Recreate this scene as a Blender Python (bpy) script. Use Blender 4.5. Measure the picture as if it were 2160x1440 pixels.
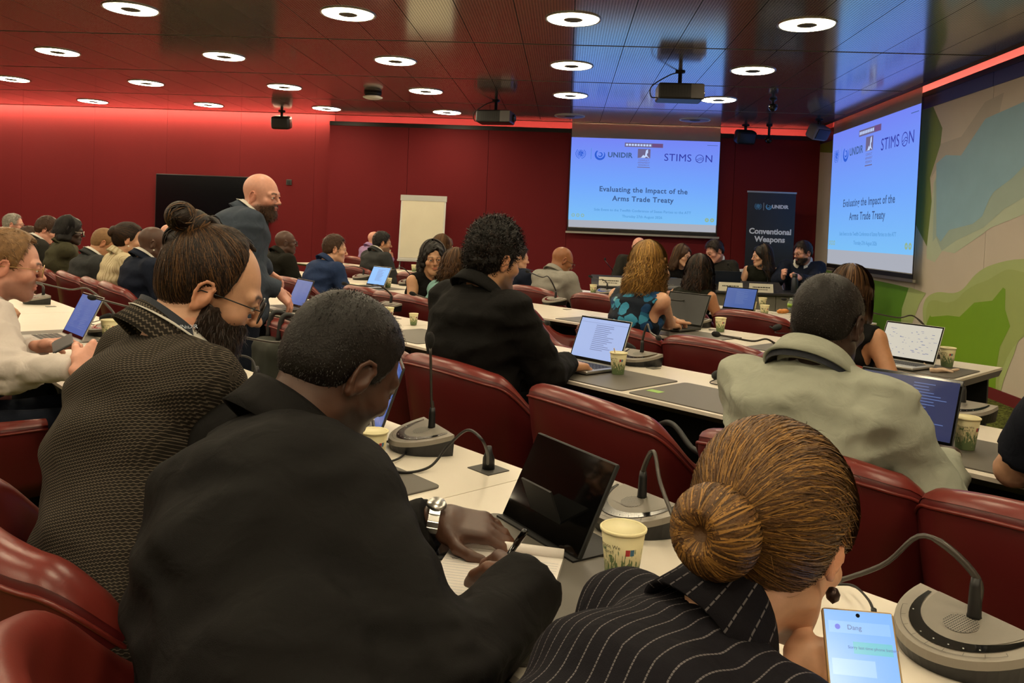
import bpy, bmesh, math, random
import numpy as np
from mathutils import Vector, Matrix

for o in list(bpy.data.objects):
    bpy.data.objects.remove(o, do_unlink=True)
SC = bpy.context.scene
COL = SC.collection
random.seed(7)
RNG = np.random.default_rng(7)

# ------------------------------------------------------------------ camera
HC = 1.34
CAM_R = Vector((0.9970, 0.0665, 0.0401))
CAM_F = Vector((-0.0651, 0.9975, -0.0290)).normalized()
CAM_R = (CAM_R - CAM_F * CAM_R.dot(CAM_F)).normalized()
CAM_U = CAM_R.cross(CAM_F)
FPX, PCX, PCY = 1700.0, 1080.0, 530.0
cam_d = bpy.data.cameras.new('camera')
cam = bpy.data.objects.new('camera', cam_d)
COL.objects.link(cam)
cam_d.sensor_width = 36.0
cam_d.lens = FPX / 2160 * 36.0
cam_d.shift_y = (PCY - 720.0) / 2160.0
cam_d.clip_start = 0.05
cam.matrix_world = Matrix(((CAM_R.x, CAM_U.x, -CAM_F.x, 0), (CAM_R.y, CAM_U.y, -CAM_F.y, 0),
                           (CAM_R.z, CAM_U.z, -CAM_F.z, HC), (0, 0, 0, 1)))
SC.camera = cam

# ------------------------------------------------------------------ world, exposure
SC.view_settings.view_transform = 'Standard'
SC.view_settings.look = 'None'
SC.view_settings.gamma = 1.0
SC.view_settings.use_curve_mapping = False
SC.view_settings.exposure = EXPOSURE = 0.65
world = bpy.data.worlds.new('world')
SC.world = world
world.use_nodes = True
world.node_tree.nodes['Background'].inputs[0].default_value = (0.02, 0.018, 0.016, 1)
world.node_tree.nodes['Background'].inputs[1].default_value = 1.0
LAMP_E = 31.0          # ring lamps
COVE_E = 60.0          # cove strip over the plain red wall
COVE2_E = 36.0         # cove strips behind the claddings
SCREEN_E = 0.65       # projected pictures

# ------------------------------------------------------------------ coordinates
TH = math.radians(43.5)                      # the desk rows run at this angle to the room
U2 = Vector((math.cos(TH), -math.sin(TH), 0))
N2 = Vector((math.sin(TH), math.cos(TH), 0))
RZ = -TH                                     # a thing turned by RZ faces the head table
TABLE = 0.73
CEIL = 3.0

def un(u, n, z=0.0):
    p = U2 * u + N2 * n
    return Vector((p.x, p.y, z))

def pray(px, py):
    return CAM_F + CAM_R * ((px - PCX) / FPX) - CAM_U * ((py - PCY) / FPX)

def on_z(px, py, z):
    d = pray(px, py)
    return Vector((0, 0, HC)) + d * ((z - HC) / d.z)

def on_n(px, py, n):
    d = pray(px, py)
    return Vector((0, 0, HC)) + d * (n / d.dot(N2))

def on_x(px, py, x):
    d = pray(px, py)
    return Vector((0, 0, HC)) + d * (x / d.x)

def on_y(px, py, y):
    d = pray(px, py)
    return Vector((0, 0, HC)) + d * (y / d.y)

# ------------------------------------------------------------------ materials
def lin(c):
    return tuple((x / 12.92 if x <= 0.04045 else ((x + 0.055) / 1.055) ** 2.4) for x in c)

def hexc(h):
    h = h.lstrip('#')
    return lin(tuple(int(h[i:i + 2], 16) / 255 for i in (0, 2, 4)))

MATS = {}

def new_mat(name):
    m = bpy.data.materials.new(name)
    m.use_nodes = True
    nt = m.node_tree
    return m, nt, nt.nodes['Principled BSDF']

def mat(name, col=(0.5, 0.5, 0.5), rough=0.5, metal=0.0, spec=0.5, bump=None, var=None, emit=None, estr=1.0,
        attr=None, sheen=0.0, coat=0.0, alpha=1.0, trans=0.0):
    """plain procedural material: noise variation of colour and fine bump"""
    if name in MATS:
        return MATS[name]
    m, nt, b = new_mat(name)
    N, L = nt.nodes, nt.links
    b.inputs['Roughness'].default_value = rough
    b.inputs['Metallic'].default_value = metal
    b.inputs['Specular IOR Level'].default_value = spec
    b.inputs['Sheen Weight'].default_value = sheen
    b.inputs['Coat Weight'].default_value = coat
    b.inputs['Transmission Weight'].default_value = trans
    b.inputs['Alpha'].default_value = alpha
    b.inputs['Base Color'].default_value = (*col, 1)
    src = None
    if attr:
        a = N.new('ShaderNodeAttribute')
        a.attribute_name = attr
        src = a.outputs['Color']
    tc = N.new('ShaderNodeTexCoord')
    if var:
        t = N.new('ShaderNodeTexNoise')
        t.inputs['Scale'].default_value = var[0]
        t.inputs['Detail'].default_value = 4
        L.new(tc.outputs['Object'], t.inputs['Vector'])
        mx = N.new('ShaderNodeMix')
        mx.data_type = 'RGBA'
        mx.blend_type = 'MULTIPLY'
        mx.inputs[0].default_value = 1.0
        mp = N.new('ShaderNodeMapRange')
        mp.inputs[1].default_value = 0.3
        mp.inputs[2].default_value = 0.7
        mp.inputs[3].default_value = 1 - var[1]
        mp.inputs[4].default_value = 1 + var[1] * 0.6
        L.new(t.outputs['Fac'], mp.inputs[0])
        if src:
            L.new(src, mx.inputs[6])
        else:
            mx.inputs[6].default_value = (*col, 1)
        L.new(mp.outputs[0], mx.inputs[7])
        src = mx.outputs[2]
    if src:
        L.new(src, b.inputs['Base Color'])
    if bump:
        t = N.new('ShaderNodeTexNoise')
        t.inputs['Scale'].default_value = bump[0]
        t.inputs['Detail'].default_value = 3
        L.new(tc.outputs['Object'], t.inputs['Vector'])
        bn = N.new('ShaderNodeBump')
        bn.inputs['Strength'].default_value = bump[1]
        bn.inputs['Distance'].default_value = bump[2] if len(bump) > 2 else 0.002
        L.new(t.outputs['Fac'], bn.inputs['Height'])
        L.new(bn.outputs['Normal'], b.inputs['Normal'])
    if emit:
        b.inputs['Emission Color'].default_value = (*emit, 1)
        b.inputs['Emission Strength'].default_value = estr
    MATS[name] = m
    return m

# ------------------------------------------------------------------ mesh helpers
def tag(o, label=None, cat=None, group=None, kind=None):
    if label:
        o['label'] = label
    if cat:
        o['category'] = cat
    if group:
        o['group'] = group
    if kind:
        o['kind'] = kind
    return o

def mesh_obj(name, verts, faces, m=None, parent=None, smooth=False):
    me = bpy.data.meshes.new(name)
    me.from_pydata([tuple(v) for v in verts], [], [tuple(f) for f in faces])
    return link_mesh(name, me, m, parent, smooth)

def link_mesh(name, me, m=None, parent=None, smooth=False):
    if m is not None:
        me.materials.append(m)
    if smooth:
        me.polygons.foreach_set('use_smooth', [True] * len(me.polygons))
    me.update()
    o = bpy.data.objects.new(name, me)
    COL.objects.link(o)
    if parent is not None:
        o.parent = parent
    return o

def empty(name, loc=(0, 0, 0), rz=0.0):
    o = bpy.data.objects.new(name, None)
    COL.objects.link(o)
    o.empty_display_size = 0.1
    o.location = loc
    o.rotation_euler = (0, 0, rz)
    return o

def dup(root, loc, rz, parent=None):
    r = root.copy()
    COL.objects.link(r)
    if parent is None:
        r.location = loc
        r.rotation_euler = (0, 0, rz)
    else:
        r.parent = parent
    for ch in root.children:
        c = dup(ch, None, None, r)
    return r

class MB:
    """collects simple solids and builds ONE mesh object"""
    def __init__(s):
        s.v, s.f = [], []

    def add(s, vs, fs):
        k = len(s.v)
        s.v += [Vector(v) for v in vs]
        s.f += [tuple(i + k for i in f) for f in fs]
        return s

    def box(s, lo, hi):
        x0, y0, z0 = lo
        x1, y1, z1 = hi
        return s.add([(x0, y0, z0), (x1, y0, z0), (x1, y1, z0), (x0, y1, z0), (x0, y0, z1), (x1, y0, z1), (x1, y1, z1), (x0, y1, z1)],
                     [(3, 2, 1, 0), (4, 5, 6, 7), (0, 1, 5, 4), (1, 2, 6, 5), (2, 3, 7, 6), (3, 0, 4, 7)])

    def obox(s, c, sx, sy, sz, M=None):
        n = len(s.v)
        s.box((-sx / 2, -sy / 2, -sz / 2), (sx / 2, sy / 2, sz / 2))
        c = Vector(c)
        for i in range(n, len(s.v)):
            s.v[i] = (M @ s.v[i] if M else s.v[i]) + c
        return s

    def rbox(s, lo, hi, r=0.01, seg=2):
        bm = bmesh.new()
        bmesh.ops.create_cube(bm, size=1)
        c = [(a + b) / 2 for a, b in zip(lo, hi)]
        d = [b - a for a, b in zip(lo, hi)]
        for v in bm.verts:
            v.co = Vector([c[i] + v.co[i] * d[i] for i in range(3)])
        bmesh.ops.bevel(bm, geom=list(bm.edges), offset=min(r, min(d) * 0.49), segments=seg, profile=0.5, affect='EDGES')
        s.bm(bm)
        return s

    def bm(s, bm):
        bm.verts.index_update()
        s.add([v.co.copy() for v in bm.verts], [[v.index for v in f.verts] for f in bm.faces])
        bm.free()
        return s

    def lathe(s, prof, seg=24, c=(0, 0, 0), closed=False):
        k = len(s.v)
        c = Vector(c)
        for r, z in prof:
            for i in range(seg):
                a = 2 * math.pi * i / seg
                s.v.append(c + Vector((r * math.cos(a), r * math.sin(a), z)))
        n = len(prof)
        for j in range(n if closed else n - 1):
            j2 = (j + 1) % n
            for i in range(seg):
                i2 = (i + 1) % seg
                s.f.append((k + j * seg + i, k + j * seg + i2, k + j2 * seg + i2, k + j2 * seg + i))
        if not closed:
            if prof[0][0] > 1e-6:
                s.f.append(tuple(k + i for i in range(seg))[::-1])
            if prof[-1][0] > 1e-6:
                s.f.append(tuple(k + (n - 1) * seg + i for i in range(seg)))
        return s

    def tube(s, pts, r, seg=8, caps=True):
        pts = [Vector(p) for p in pts]
        n = len(pts)
        rs = r if isinstance(r, (list, tuple)) else [r] * n
        k = len(s.v)
        up = Vector((0, 0, 1))
        prev = None
        for i, p in enumerate(pts):
            t = (pts[min(i + 1, n - 1)] - pts[max(i - 1, 0)]).normalized()
            if prev is None:
                a = up if abs(t.dot(up)) < 0.95 else Vector((1, 0, 0))
                x = t.cross(a).normalized()
            else:
                x = (prev - t * prev.dot(t)).normalized()
            prev = x
            y = t.cross(x)
            for j in range(seg):
                a = 2 * math.pi * j / seg
                s.v.append(p + (x * math.cos(a) + y * math.sin(a)) * rs[i])
        for i in range(n - 1):
            for j in range(seg):
                j2 = (j + 1) % seg
                s.f.append((k + i * seg + j, k + i * seg + j2, k + (i + 1) * seg + j2, k + (i + 1) * seg + j))
        if caps:
            s.f.append(tuple(k + j for j in range(seg))[::-1])
            s.f.append(tuple(k + (n - 1) * seg + j for j in range(seg)))
        return s

    def prism(s, poly, z0, z1):
        n = len(poly)
        return s.add([(x, y, z0) for x, y in poly] + [(x, y, z1) for x, y in poly],
                     [tuple(range(n))[::-1], tuple(range(n, 2 * n))] + [(i, (i + 1) % n, n + (i + 1) % n, n + i) for i in range(n)])

    def xf(s, M):
        s.v = [M @ v for v in s.v]
        return s

    def build(s, name, m=None, parent=None, smooth=False):
        return mesh_obj(name, s.v, s.f, m, parent, smooth)

def catmull(pts, sub=8):
    P = [Vector(p) for p in pts]
    P = [P[0] * 2 - P[1]] + P + [P[-1] * 2 - P[-2]]
    out = []
    for i in range(1, len(P) - 2):
        for k in range(sub):
            t = k / sub
            a, b, c, d = P[i - 1], P[i], P[i + 1], P[i + 2]
            out.append(0.5 * ((2 * b) + (c - a) * t + (2 * a - 5 * b + 4 * c - d) * t * t + (3 * b - a - 3 * c + d) * t ** 3))
    out.append(P[-2])
    return out

def text_mesh(txt, size, align='CENTER', bold=False, shear=0.0, spacing=1.0, depth=0.0, offset=0.0):
    cu = bpy.data.curves.new('text', 'FONT')
    cu.body = txt
    cu.size = size
    cu.align_x = align
    cu.align_y = 'CENTER'
    cu.shear = shear
    cu.space_character = spacing
    cu.extrude = depth
    cu.offset = offset
    cu.resolution_u = 3
    o = bpy.data.objects.new('text', cu)
    COL.objects.link(o)
    me = bpy.data.meshes.new_from_object(o)
    bpy.data.objects.remove(o)
    bpy.data.curves.remove(cu)
    return me

def text_obj(name, txt, size, M, m, parent=None, **kw):
    me = text_mesh(txt, size, **kw)
    me.transform(M)
    return tag(link_mesh(name, me, m, parent), kind='stuff')

def frame(o, x, y):
    """matrix with local x, y axes and origin o"""
    x = Vector(x).normalized()
    y = Vector(y)
    y = (y - x * y.dot(x)).normalized()
    z = x.cross(y)
    return Matrix(((x.x, y.x, z.x, o[0]), (x.y, y.y, z.y, o[1]), (x.z, y.z, z.z, o[2]), (0, 0, 0, 1)))
# ================================================================== the room
XW, YW = 3.82, 12.62            # faces of the proud claddings on the right and front wall
XB, YB = 4.10, 12.95            # the walls behind them
XL, YK = -11.8, -3.2            # left wall and back wall, out of view
CE_X, CE_Y = 3.685, 12.46       # where the ceiling stops

def mat_red_wall(name, col, sc=1.0):
    m, nt, b = new_mat(name)
    N, L = nt.nodes, nt.links
    tc = N.new('ShaderNodeTexCoord')
    mp = N.new('ShaderNodeMapping')
    mp.inputs['Scale'].default_value = (260, 260, 40)
    L.new(tc.outputs['Object'], mp.inputs[0])
    t = N.new('ShaderNodeTexNoise')
    t.inputs['Scale'].default_value = 1.0
    L.new(mp.outputs[0], t.inputs['Vector'])
    r = N.new('ShaderNodeMix')
    r.data_type = 'RGBA'
    r.inputs[6].default_value = (*[c * 0.82 for c in col], 1)
    r.inputs[7].default_value = (*[c * 1.12 for c in col], 1)
    L.new(t.outputs['Fac'], r.inputs[0])
    L.new(r.outputs[2], b.inputs['Base Color'])
    bn = N.new('ShaderNodeBump')
    bn.inputs['Strength'].default_value = 0.25
    bn.inputs['Distance'].default_value = 0.001
    L.new(t.outputs['Fac'], bn.inputs['Height'])
    L.new(bn.outputs[0], b.inputs['Normal'])
    b.inputs['Roughness'].default_value = 0.75
    b.inputs['Specular IOR Level'].default_value = 0.25
    return m

def mat_carpet():
    m, nt, b = new_mat('carpet')
    N, L = nt.nodes, nt.links
    tc = N.new('ShaderNodeTexCoord')
    t = N.new('ShaderNodeTexNoise')
    t.inputs['Scale'].default_value = 28
    t.inputs['Detail'].default_value = 6
    t.inputs['Distortion'].default_value = 1.5
    L.new(tc.outputs['Object'], t.inputs['Vector'])
    t2 = N.new('ShaderNodeTexNoise')
    t2.inputs['Scale'].default_value = 300
    L.new(tc.outputs['Object'], t2.inputs['Vector'])
    cr = N.new('ShaderNodeValToRGB')
    e = cr.color_ramp.elements
    e[0].position, e[0].color = 0.36, (*hexc('262a12'), 1)
    e[1].position, e[1].color = 0.66, (*hexc('747a3c'), 1)
    L.new(t.outputs['Fac'], cr.inputs[0])
    L.new(cr.outputs[0], b.inputs['Base Color'])
    bn = N.new('ShaderNodeBump')
    bn.inputs['Strength'].default_value = 0.7
    bn.inputs['Distance'].default_value = 0.004
    L.new(t2.outputs['Fac'], bn.inputs['Height'])
    L.new(bn.outputs[0], b.inputs['Normal'])
    b.inputs['Roughness'].default_value = 0.95
    b.inputs['Specular IOR Level'].default_value = 0.1
    return m

def mat_ceiling():
    """bronze-lacquered metal panel with staggered round perforations"""
    m, nt, b = new_mat('perforated_metal')
    N, L = nt.nodes, nt.links
    g = N.new('ShaderNodeNewGeometry')
    sx = N.new('ShaderNodeSeparateXYZ')
    L.new(g.outputs['Position'], sx.inputs[0])
    P = 0.0225
    def mth(op, a, b_=None, v=None):
        n = N.new('ShaderNodeMath')
        n.operation = op
        for i, q in enumerate((a, b_)):
            if q is None:
                continue
            if isinstance(q, (int, float)):
                n.inputs[i].default_value = q
            else:
                L.new(q, n.inputs[i])
        return n.outputs[0]
    def dots(ox, oy):
        dx = mth('PINGPONG', mth('ADD', mth('MULTIPLY', sx.outputs[0], 1 / P), ox), 0.5)
        dy = mth('PINGPONG', mth('ADD', mth('MULTIPLY', sx.outputs[1], 1 / (P * 1.0)), oy), 0.5)
        return mth('SQRT', mth('ADD', mth('MULTIPLY', dx, dx), mth('MULTIPLY', dy, dy)))
    hole = mth('LESS_THAN', dots(0, 0), 0.31)
    mx = N.new('ShaderNodeMix')
    mx.data_type = 'RGBA'
    mx.inputs[6].default_value = (*hexc('b2a696'), 1)
    mx.inputs[7].default_value = (0.006, 0.005, 0.004, 1)
    L.new(hole, mx.inputs[0])
    L.new(mx.outputs[2], b.inputs['Base Color'])
    rg = mth('ADD', mth('MULTIPLY', hole, 0.5), 0.15)
    L.new(rg, b.inputs['Roughness'])
    L.new(mth('SUBTRACT', 0.6, mth('MULTIPLY', hole, 0.6)), b.inputs['Metallic'])
    b.inputs['Coat Weight'].default_value = 1.0
    b.inputs['Coat Roughness'].default_value = 0.12
    return m

M_RED = mat_red_wall('red_wallcloth', hexc('6c151b'))
M_BLACK = mat('black_trim', hexc('0c0b0c'), 0.5)
M_DARKTRIM = mat('dark_trim', hexc('1c1620'), 0.5)
M_CARPET = mat_carpet()
M_CEIL = mat_ceiling()
M_CEILPLAIN = mat('plain_metal', hexc('5a4a38'), 0.4, metal=0.6)
M_PLASTER = mat('painted_plaster', hexc('8d7a66'), 0.9, var=(2, 0.05))
M_WHITE = mat('white_plastic', hexc('d8d6d0'), 0.45)
M_BLACKP = mat('black_plastic', hexc('141416'), 0.4, bump=(400, 0.1, 0.0005))
M_BLACKG = mat('black_gloss', hexc('060608'), 0.12, coat=0.3)
M_CHROME = mat('brushed_metal', hexc('b8b6b2'), 0.28, metal=1.0)
M_ALU = mat('aluminium', hexc('a9a8a4'), 0.38, metal=0.9)
M_DKMETAL = mat('dark_metal', hexc('2a2a2c'), 0.4, metal=0.6)
M_LAMP = mat('lamp_glow', hexc('fff0c0'), 0.5, emit=(1.0, 0.84, 0.56), estr=LAMP_E)
M_LAMPOFF = mat('lamp_diffuser_off', hexc('b9b7cf'), 0.35)
M_COVE = mat('cove_glow', hexc('fff0d0'), 0.5, emit=(1.0, 0.74, 0.46), estr=COVE_E)

def structure(name, mb, m):
    return tag(mb.build(name, m), kind='structure')

floor = structure('floor', MB().box((XL, YK, -0.1), (XB + .2, YB + .2, 0)), M_CARPET)
structure('wall_front', MB().box((XL, YB, 0), (XB + .2, YB + .15, 3.3)), M_RED)
structure('wall_left', MB().box((XL - .15, YK, 0), (XL, YB + .15, 3.3)), M_RED)
structure('wall_back', MB().box((XL - .15, YK - .15, 0), (XB + .2, YK, 3.3)), M_PLASTER)
wall_right = structure('wall_right', MB().box((XB, YK, 0), (XB + .15, YB + .15, 3.3)), mat('pink_wall', hexc('a8343c'), 0.8))
# slab over the slots between ceiling and walls
structure('ceiling', MB().box((XL, YK, 3.22), (XB + .2, YB + .15, 3.3)), mat('slot_dark', hexc('3a1c1a'), 0.9))

# proud red cladding on the front wall: tall boards side by side
clad = empty('wall_cladding', (0, YW, 0))
tag(clad, kind='structure')
x = -3.80
bw = (XW + 3.80) / 6
for k in range(6):
    MB().box((x + .003, 0, 0.08), (x + bw - .003, .33, 2.86)).build('panel', M_RED, clad)
    x += bw
MB().box((-3.80, -.012, 2.855), (XW, .05, 2.918)).build('top_trim', M_BLACK, clad)
MB().box((-3.82, -.015, 0.0), (XW, 0.01, 0.08)).build('plinth', mat('dark_red_paint', hexc('3c0f14'), 0.5), clad)
# wallcloth on the left part of the front wall hangs in wide strips
strips = empty('wall_cloth', (0, YB, 0))
tag(strips, kind='structure')
x = -11.6
while x < -3.9:
    MB().box((x + .0015, -.012, 0.08), (min(x + 1.245, -3.81) - .0015, 0, 3.2)).build('panel', M_RED, strips)
    x += 1.245
tag(MB().box((XL, YB - .03, 0), (-3.82, YB - .012, 0.08)).build('baseboard_front', MATS['dark_red_paint']), kind='structure')

# right wall: cladding boards with a printed landscape
cladr = empty('wall_mural', (XW, 0, 0))
tag(cladr, kind='structure')
M_CREAM = mat('mural_cream', hexc('c6bbab'), 0.55, var=(3, 0.03))
ys = [YW]
yy = 9.05
seams = [9.05 + 1.33 * 2, 9.05 + 1.33, 9.05, 7.62, 6.29, 4.96, 3.63, 2.3, 0.97, -.36, -1.7, YK]
y1 = YW
for y0 in seams:
    MB().box((0, y0 + .003, 0.10), (.26, y1 - .003, 2.80)).build('panel', M_CREAM, cladr)
    MB().box((-.008, y0 + .004, 2.80), (.26, y1 - .004, 2.93)).build('panel_header', mat('header_blue_reflection', hexc('2a2450'), 0.45), cladr)  # violet here is reflected blue light, put into the header's base colour
    y1 = y0
MB().box((-.012, YK, 2.93), (.04, YW, 2.985)).build('top_trim', M_BLACK, cladr)
tag(MB().box((XW - .012, YK, 0), (XW + .02, YW, 0.10)).build('baseboard_right', mat('oxblood_paint', hexc('6a1c24'), 0.45)), kind='structure')

# printed shapes of the mural (flat print, outlines in wall coordinates)
MUR = {'pale_green': hexc('a9b878'), 'green': hexc('78a020'), 'olive': hexc('6f7f2c'), 'blue': hexc('8fb4c4'),
       'mist': hexc('b7c3a8'), 'deep': hexc('5c8a22'), 'grey': hexc('b3ab9c'), 'light': hexc('d3cabb'), 'sage': hexc('a3b5a6'), 'olive2': hexc('a0ae68')}
def mural(name, key, pix, layer, smooth=False):
    pts = [on_x(px, py, XW) for px, py in pix]
    P2 = [Vector((p.y, p.z, 0)) for p in pts]
    if smooth:
        P2 = catmull(P2 + [P2[0]], 4)[:-1]
    out = []
    for p in P2:
        q = Vector((-0.0012 * layer, min(max(p.x, 2.4), YW - .01), min(max(p.y, .102), 2.798)))
        if not out or (q - out[-1]).length > .004:
            out.append(q)
    from mathutils.geometry import delaunay_2d_cdt
    n = len(out)
    r = delaunay_2d_cdt([Vector((p.y, p.z)) for p in out], [(i, (i + 1) % n) for i in range(n)], [], 1, 1e-5)
    vs = [(-0.0012 * layer, v.x, v.y) for v in r[0]]
    return mesh_obj('mural_' + name, vs, [tuple(f) for f in r[2]], mat('print_' + key, MUR[key], 0.55, var=(4, 0.04)), cladr)
mural('ridge', 'olive', [(1690, 150), (1962, 150), (1970, 205), (1988, 270), (1984, 305), (1962, 375), (1968, 460), (1980, 500), (1958, 525), (1930, 470), (1900, 330), (1700, 330)], 1)
mural('band', 'grey', [(2118, 195), (2108, 240), (2080, 250), (2028, 328), (1996, 327), (1962, 378), (1985, 303), (2028, 288), (2078, 215)], 1)
mural('band', 'mist', [(1955, 525), (1970, 385), (1990, 332), (2030, 335), (2085, 258), (2240, 180), (2240, 420), (2090, 480), (2068, 497), (2014, 534), (1988, 529), (1972, 553), (1955, 545)], 2)
mural('band', 'sage', [(1968, 510), (1972, 385), (1992, 330), (2029, 331), (2083, 254), (2240, 176), (2240, 370), (2120, 440), (2075, 480), (2018, 507), (1987, 529), (1975, 500)], 3)
mural('lake', 'blue', [(1976, 497), (1976, 345), (1996, 327), (2028, 328), (2080, 250), (2160, 215), (2240, 175), (2240, 290), (2160, 351), (2137, 375), (2098, 404), (2088, 419), (2073, 456), (2053, 472), (2003, 485), (1985, 510)], 4)
mural('meadow', 'deep', [(1690, 560), (1880, 598), (1918, 607), (1903, 650), (1900, 690), (1898, 860), (1690, 760)], 1)
mural('verge', 'pale_green', [(1918, 605), (1954, 618), (1940, 640), (1925, 680), (1915, 720), (1912, 870), (1897, 860), (1900, 690), (1903, 650)], 2)
mural('slope', 'pale_green', [(1949, 690), (1947, 650), (1956, 627), (1978, 616), (2010, 618), (2032, 609), (2059, 578), (2094, 558), (2160, 546), (2260, 560), (2260, 690), (2160, 710), (2139, 748), (2121, 793), (2112, 824), (2095, 900), (1950, 860)], 2, True)
mural('slope', 'olive2', [(1956, 695), (1954, 660), (1960, 637), (1974, 633), (1996, 638), (2018, 632), (2036, 614), (2059, 600), (2085, 590), (2112, 574), (2130, 568), (2160, 574), (2260, 600), (2260, 650), (2170, 700), (2130, 745), (2108, 800), (2090, 880), (1960, 850)], 3, True)
mural('field', 'green', [(1955, 683), (1963, 664), (1965, 668), (2000, 665), (2025, 668), (2056, 638), (2094, 634), (2117, 606), (2122, 610), (2121, 652), (2132, 688), (2110, 732), (2103, 775), (2096, 900), (1965, 860), (1956, 720)], 4)

# ------------------------------------------------------------------ ceiling of perforated panels
ceil = empty('ceiling_panels', (0, 0, CEIL))
tag(ceil, kind='structure')
rows_y = [5.5, 7.3, 9.1, 10.9, CE_Y + .0]
pm = {}
for r in range(4):
    ya, yb = rows_y[r], rows_y[r + 1]
    base = None
    for k in range(-26, 8):
        if base is None:
            base = MB().box((0.003, ya + .02, 0), (0.447, yb - .02, .025)).build('panel', M_CEIL, ceil)
            o = base
        else:
            o = base.copy()
            COL.objects.link(o)
        o.location = (0.45 * k, 0, 0)
MB().box((3.603, 5.52, 0), (CE_X, CE_Y, .03)).build('edge_strip', M_CEILPLAIN, ceil)
MB().box((-11.7, CE_Y - .02, -.004), (CE_X, CE_Y, .06)).build('edge_strip', M_CEILPLAIN, ceil)
for y in rows_y[:4]:
    MB().box((-11.7, y - .02, .006), (CE_X, y + .02, .03)).build('joint', M_BLACK, ceil)
MB().box((-11.7, 5.5, .03), (CE_X, CE_Y - .02, .05)).build('backing', M_BLACK, ceil)
MB().box((XL, YK, 0), (CE_X, 5.48, .03)).build('field', M_CEIL, ceil)

# cove strips: hidden behind the claddings and above the ceiling edge
M_STRIPB = mat('cove_body', hexc('cfc8c0'), 0.5)
M_COVE2 = mat('cove_glow_soft', hexc('fff0d0'), 0.5, emit=(1.0, 0.74, 0.46), estr=COVE2_E)
def cove(label, a, b, m=None):
    e = empty('cove_light', (0, 0, 0))
    tag(e, label, 'cove light')
    MB().box(a[0], a[1]).build('housing', M_STRIPB, e)
    MB().box(b[0], b[1]).build('led_strip', m or M_COVE, e)
    return e
cove('warm led cove strip in the ceiling slot washing the plain red wall', ((-11.6, 12.76, 3.10), (-3.85, 12.86, 3.14)), ((-11.6, 12.78, 3.085), (-3.85, 12.84, 3.10)))
cove('warm led cove strip on top of the red cladding behind the screen', ((-3.7, 12.69, 2.862), (3.8, 12.80, 2.872)), ((-3.7, 12.70, 2.872), (3.8, 12.76, 2.886)), M_COVE2)
cove('warm led cove strip above the green landscape wall', ((3.87, -2.9, 2.932), (3.98, 12.5, 2.942)), ((3.88, -2.9, 2.942), (3.94, 12.5, 2.956)), M_COVE2)

# ------------------------------------------------------------------ ring lamps
def make_lamp(on):
    r = empty('ring_lamp')
    MB().lathe([(0.205, -0.002), (0.215, -0.010), (0.222, -0.006), (0.222, 0.004)], 48).build('trim_ring', M_ALU if on else M_WHITE, r, True)
    MB().lathe([(0.076, -0.007), (0.20, -0.008)], 48).build('diffuser', M_LAMP if on else M_LAMPOFF, r, True)
    MB().lathe([(0.0, -0.012), (0.070, -0.012), (0.077, -0.009), (0.077, -0.004)], 32).build('centre_cap', mat('lamp_cap', hexc('4c463c'), 0.8), r, True)
    return r
lamp0, lamp1 = make_lamp(True), make_lamp(False)
used = {}
LX, LY = -0.009, 6.40
for j in range(-5, 4):
    for i in range(-6, 3):
        x, y = LX + 1.8 * i, LY + 1.8 * j
        if x > CE_X - .2 or x < XL + .3 or y < YK + .3 or (y < 2 and x < -6):
            continue
        off = (j == 3 and i >= 0)
        if i == 2:
            continue
        src = lamp1 if off else lamp0
        if src not in used:
            used[src] = 1
            o = src
            o.location = (x, y, CEIL)
        else:
            o = dup(src, (x, y, CEIL), 0)
        if off:
            tag(o, 'unlit ring lamp in the ceiling in front of the projection screen', 'ceiling lamp', 'unlit ring lamps by the screen')
        else:
            k = 3 - j
            nm = ('first', 'second', 'third', 'fourth', 'fifth', 'sixth', 'seventh', 'eighth', 'ninth')[k]
            tag(o, 'lit ring lamp of the ' + nm + ' ceiling lamp row counted from the red wall', 'ceiling lamp', 'ring lamps of the ' + nm + ' row from the red wall')
# ================================================================== screens
def mat_screen_cloth():
    """matt white cloth that lets some of the cove light through"""
    m, nt, b = new_mat('screen_cloth')
    N, L = nt.nodes, nt.links
    b.inputs['Base Color'].default_value = (*hexc('c9c8c6'), 1)
    b.inputs['Roughness'].default_value = .8
    t = N.new('ShaderNodeBsdfTranslucent')
    t.inputs[0].default_value = (*hexc('e8e2d8'), 1)
    mx = N.new('ShaderNodeMixShader')
    mx.inputs[0].default_value = .6
    L.new(b.outputs[0], mx.inputs[1])
    L.new(t.outputs[0], mx.inputs[2])
    L.new(mx.outputs[0], N['Material Output'].inputs[0])
    return m
M_SCREENW = mat_screen_cloth()
def mat_slide(name, k):
    """projected picture: violet-blue at the top, sky blue at the bottom"""
    m, nt, b = new_mat(name)
    N, L = nt.nodes, nt.links
    tc = N.new('ShaderNodeTexCoord')
    sp = N.new('ShaderNodeSeparateXYZ')
    L.new(tc.outputs['Generated'], sp.inputs[0])
    cr = N.new('ShaderNodeValToRGB')
    e = cr.color_ramp.elements
    e[0].position, e[0].color = 0.0, (*hexc('79bdf4'), 1)
    e[1].position, e[1].color = 1.0, (*hexc('7384f2'), 1)
    x = cr.color_ramp.elements.new(0.45)
    x.color = (*hexc('70a4fa'), 1)
    L.new(sp.outputs[2], cr.inputs[0])
    L.new(cr.outputs[0], b.inputs['Emission Color'])
    b.inputs['Emission Strength'].default_value = k
    b.inputs['Base Color'].default_value = (0.02, 0.02, 0.02, 1)
    b.inputs['Roughness'].default_value = 1.0
    b.inputs['Specular IOR Level'].default_value = 0.0
    return m
M_SLIDE = mat_slide('projected_picture', SCREEN_E)
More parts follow.
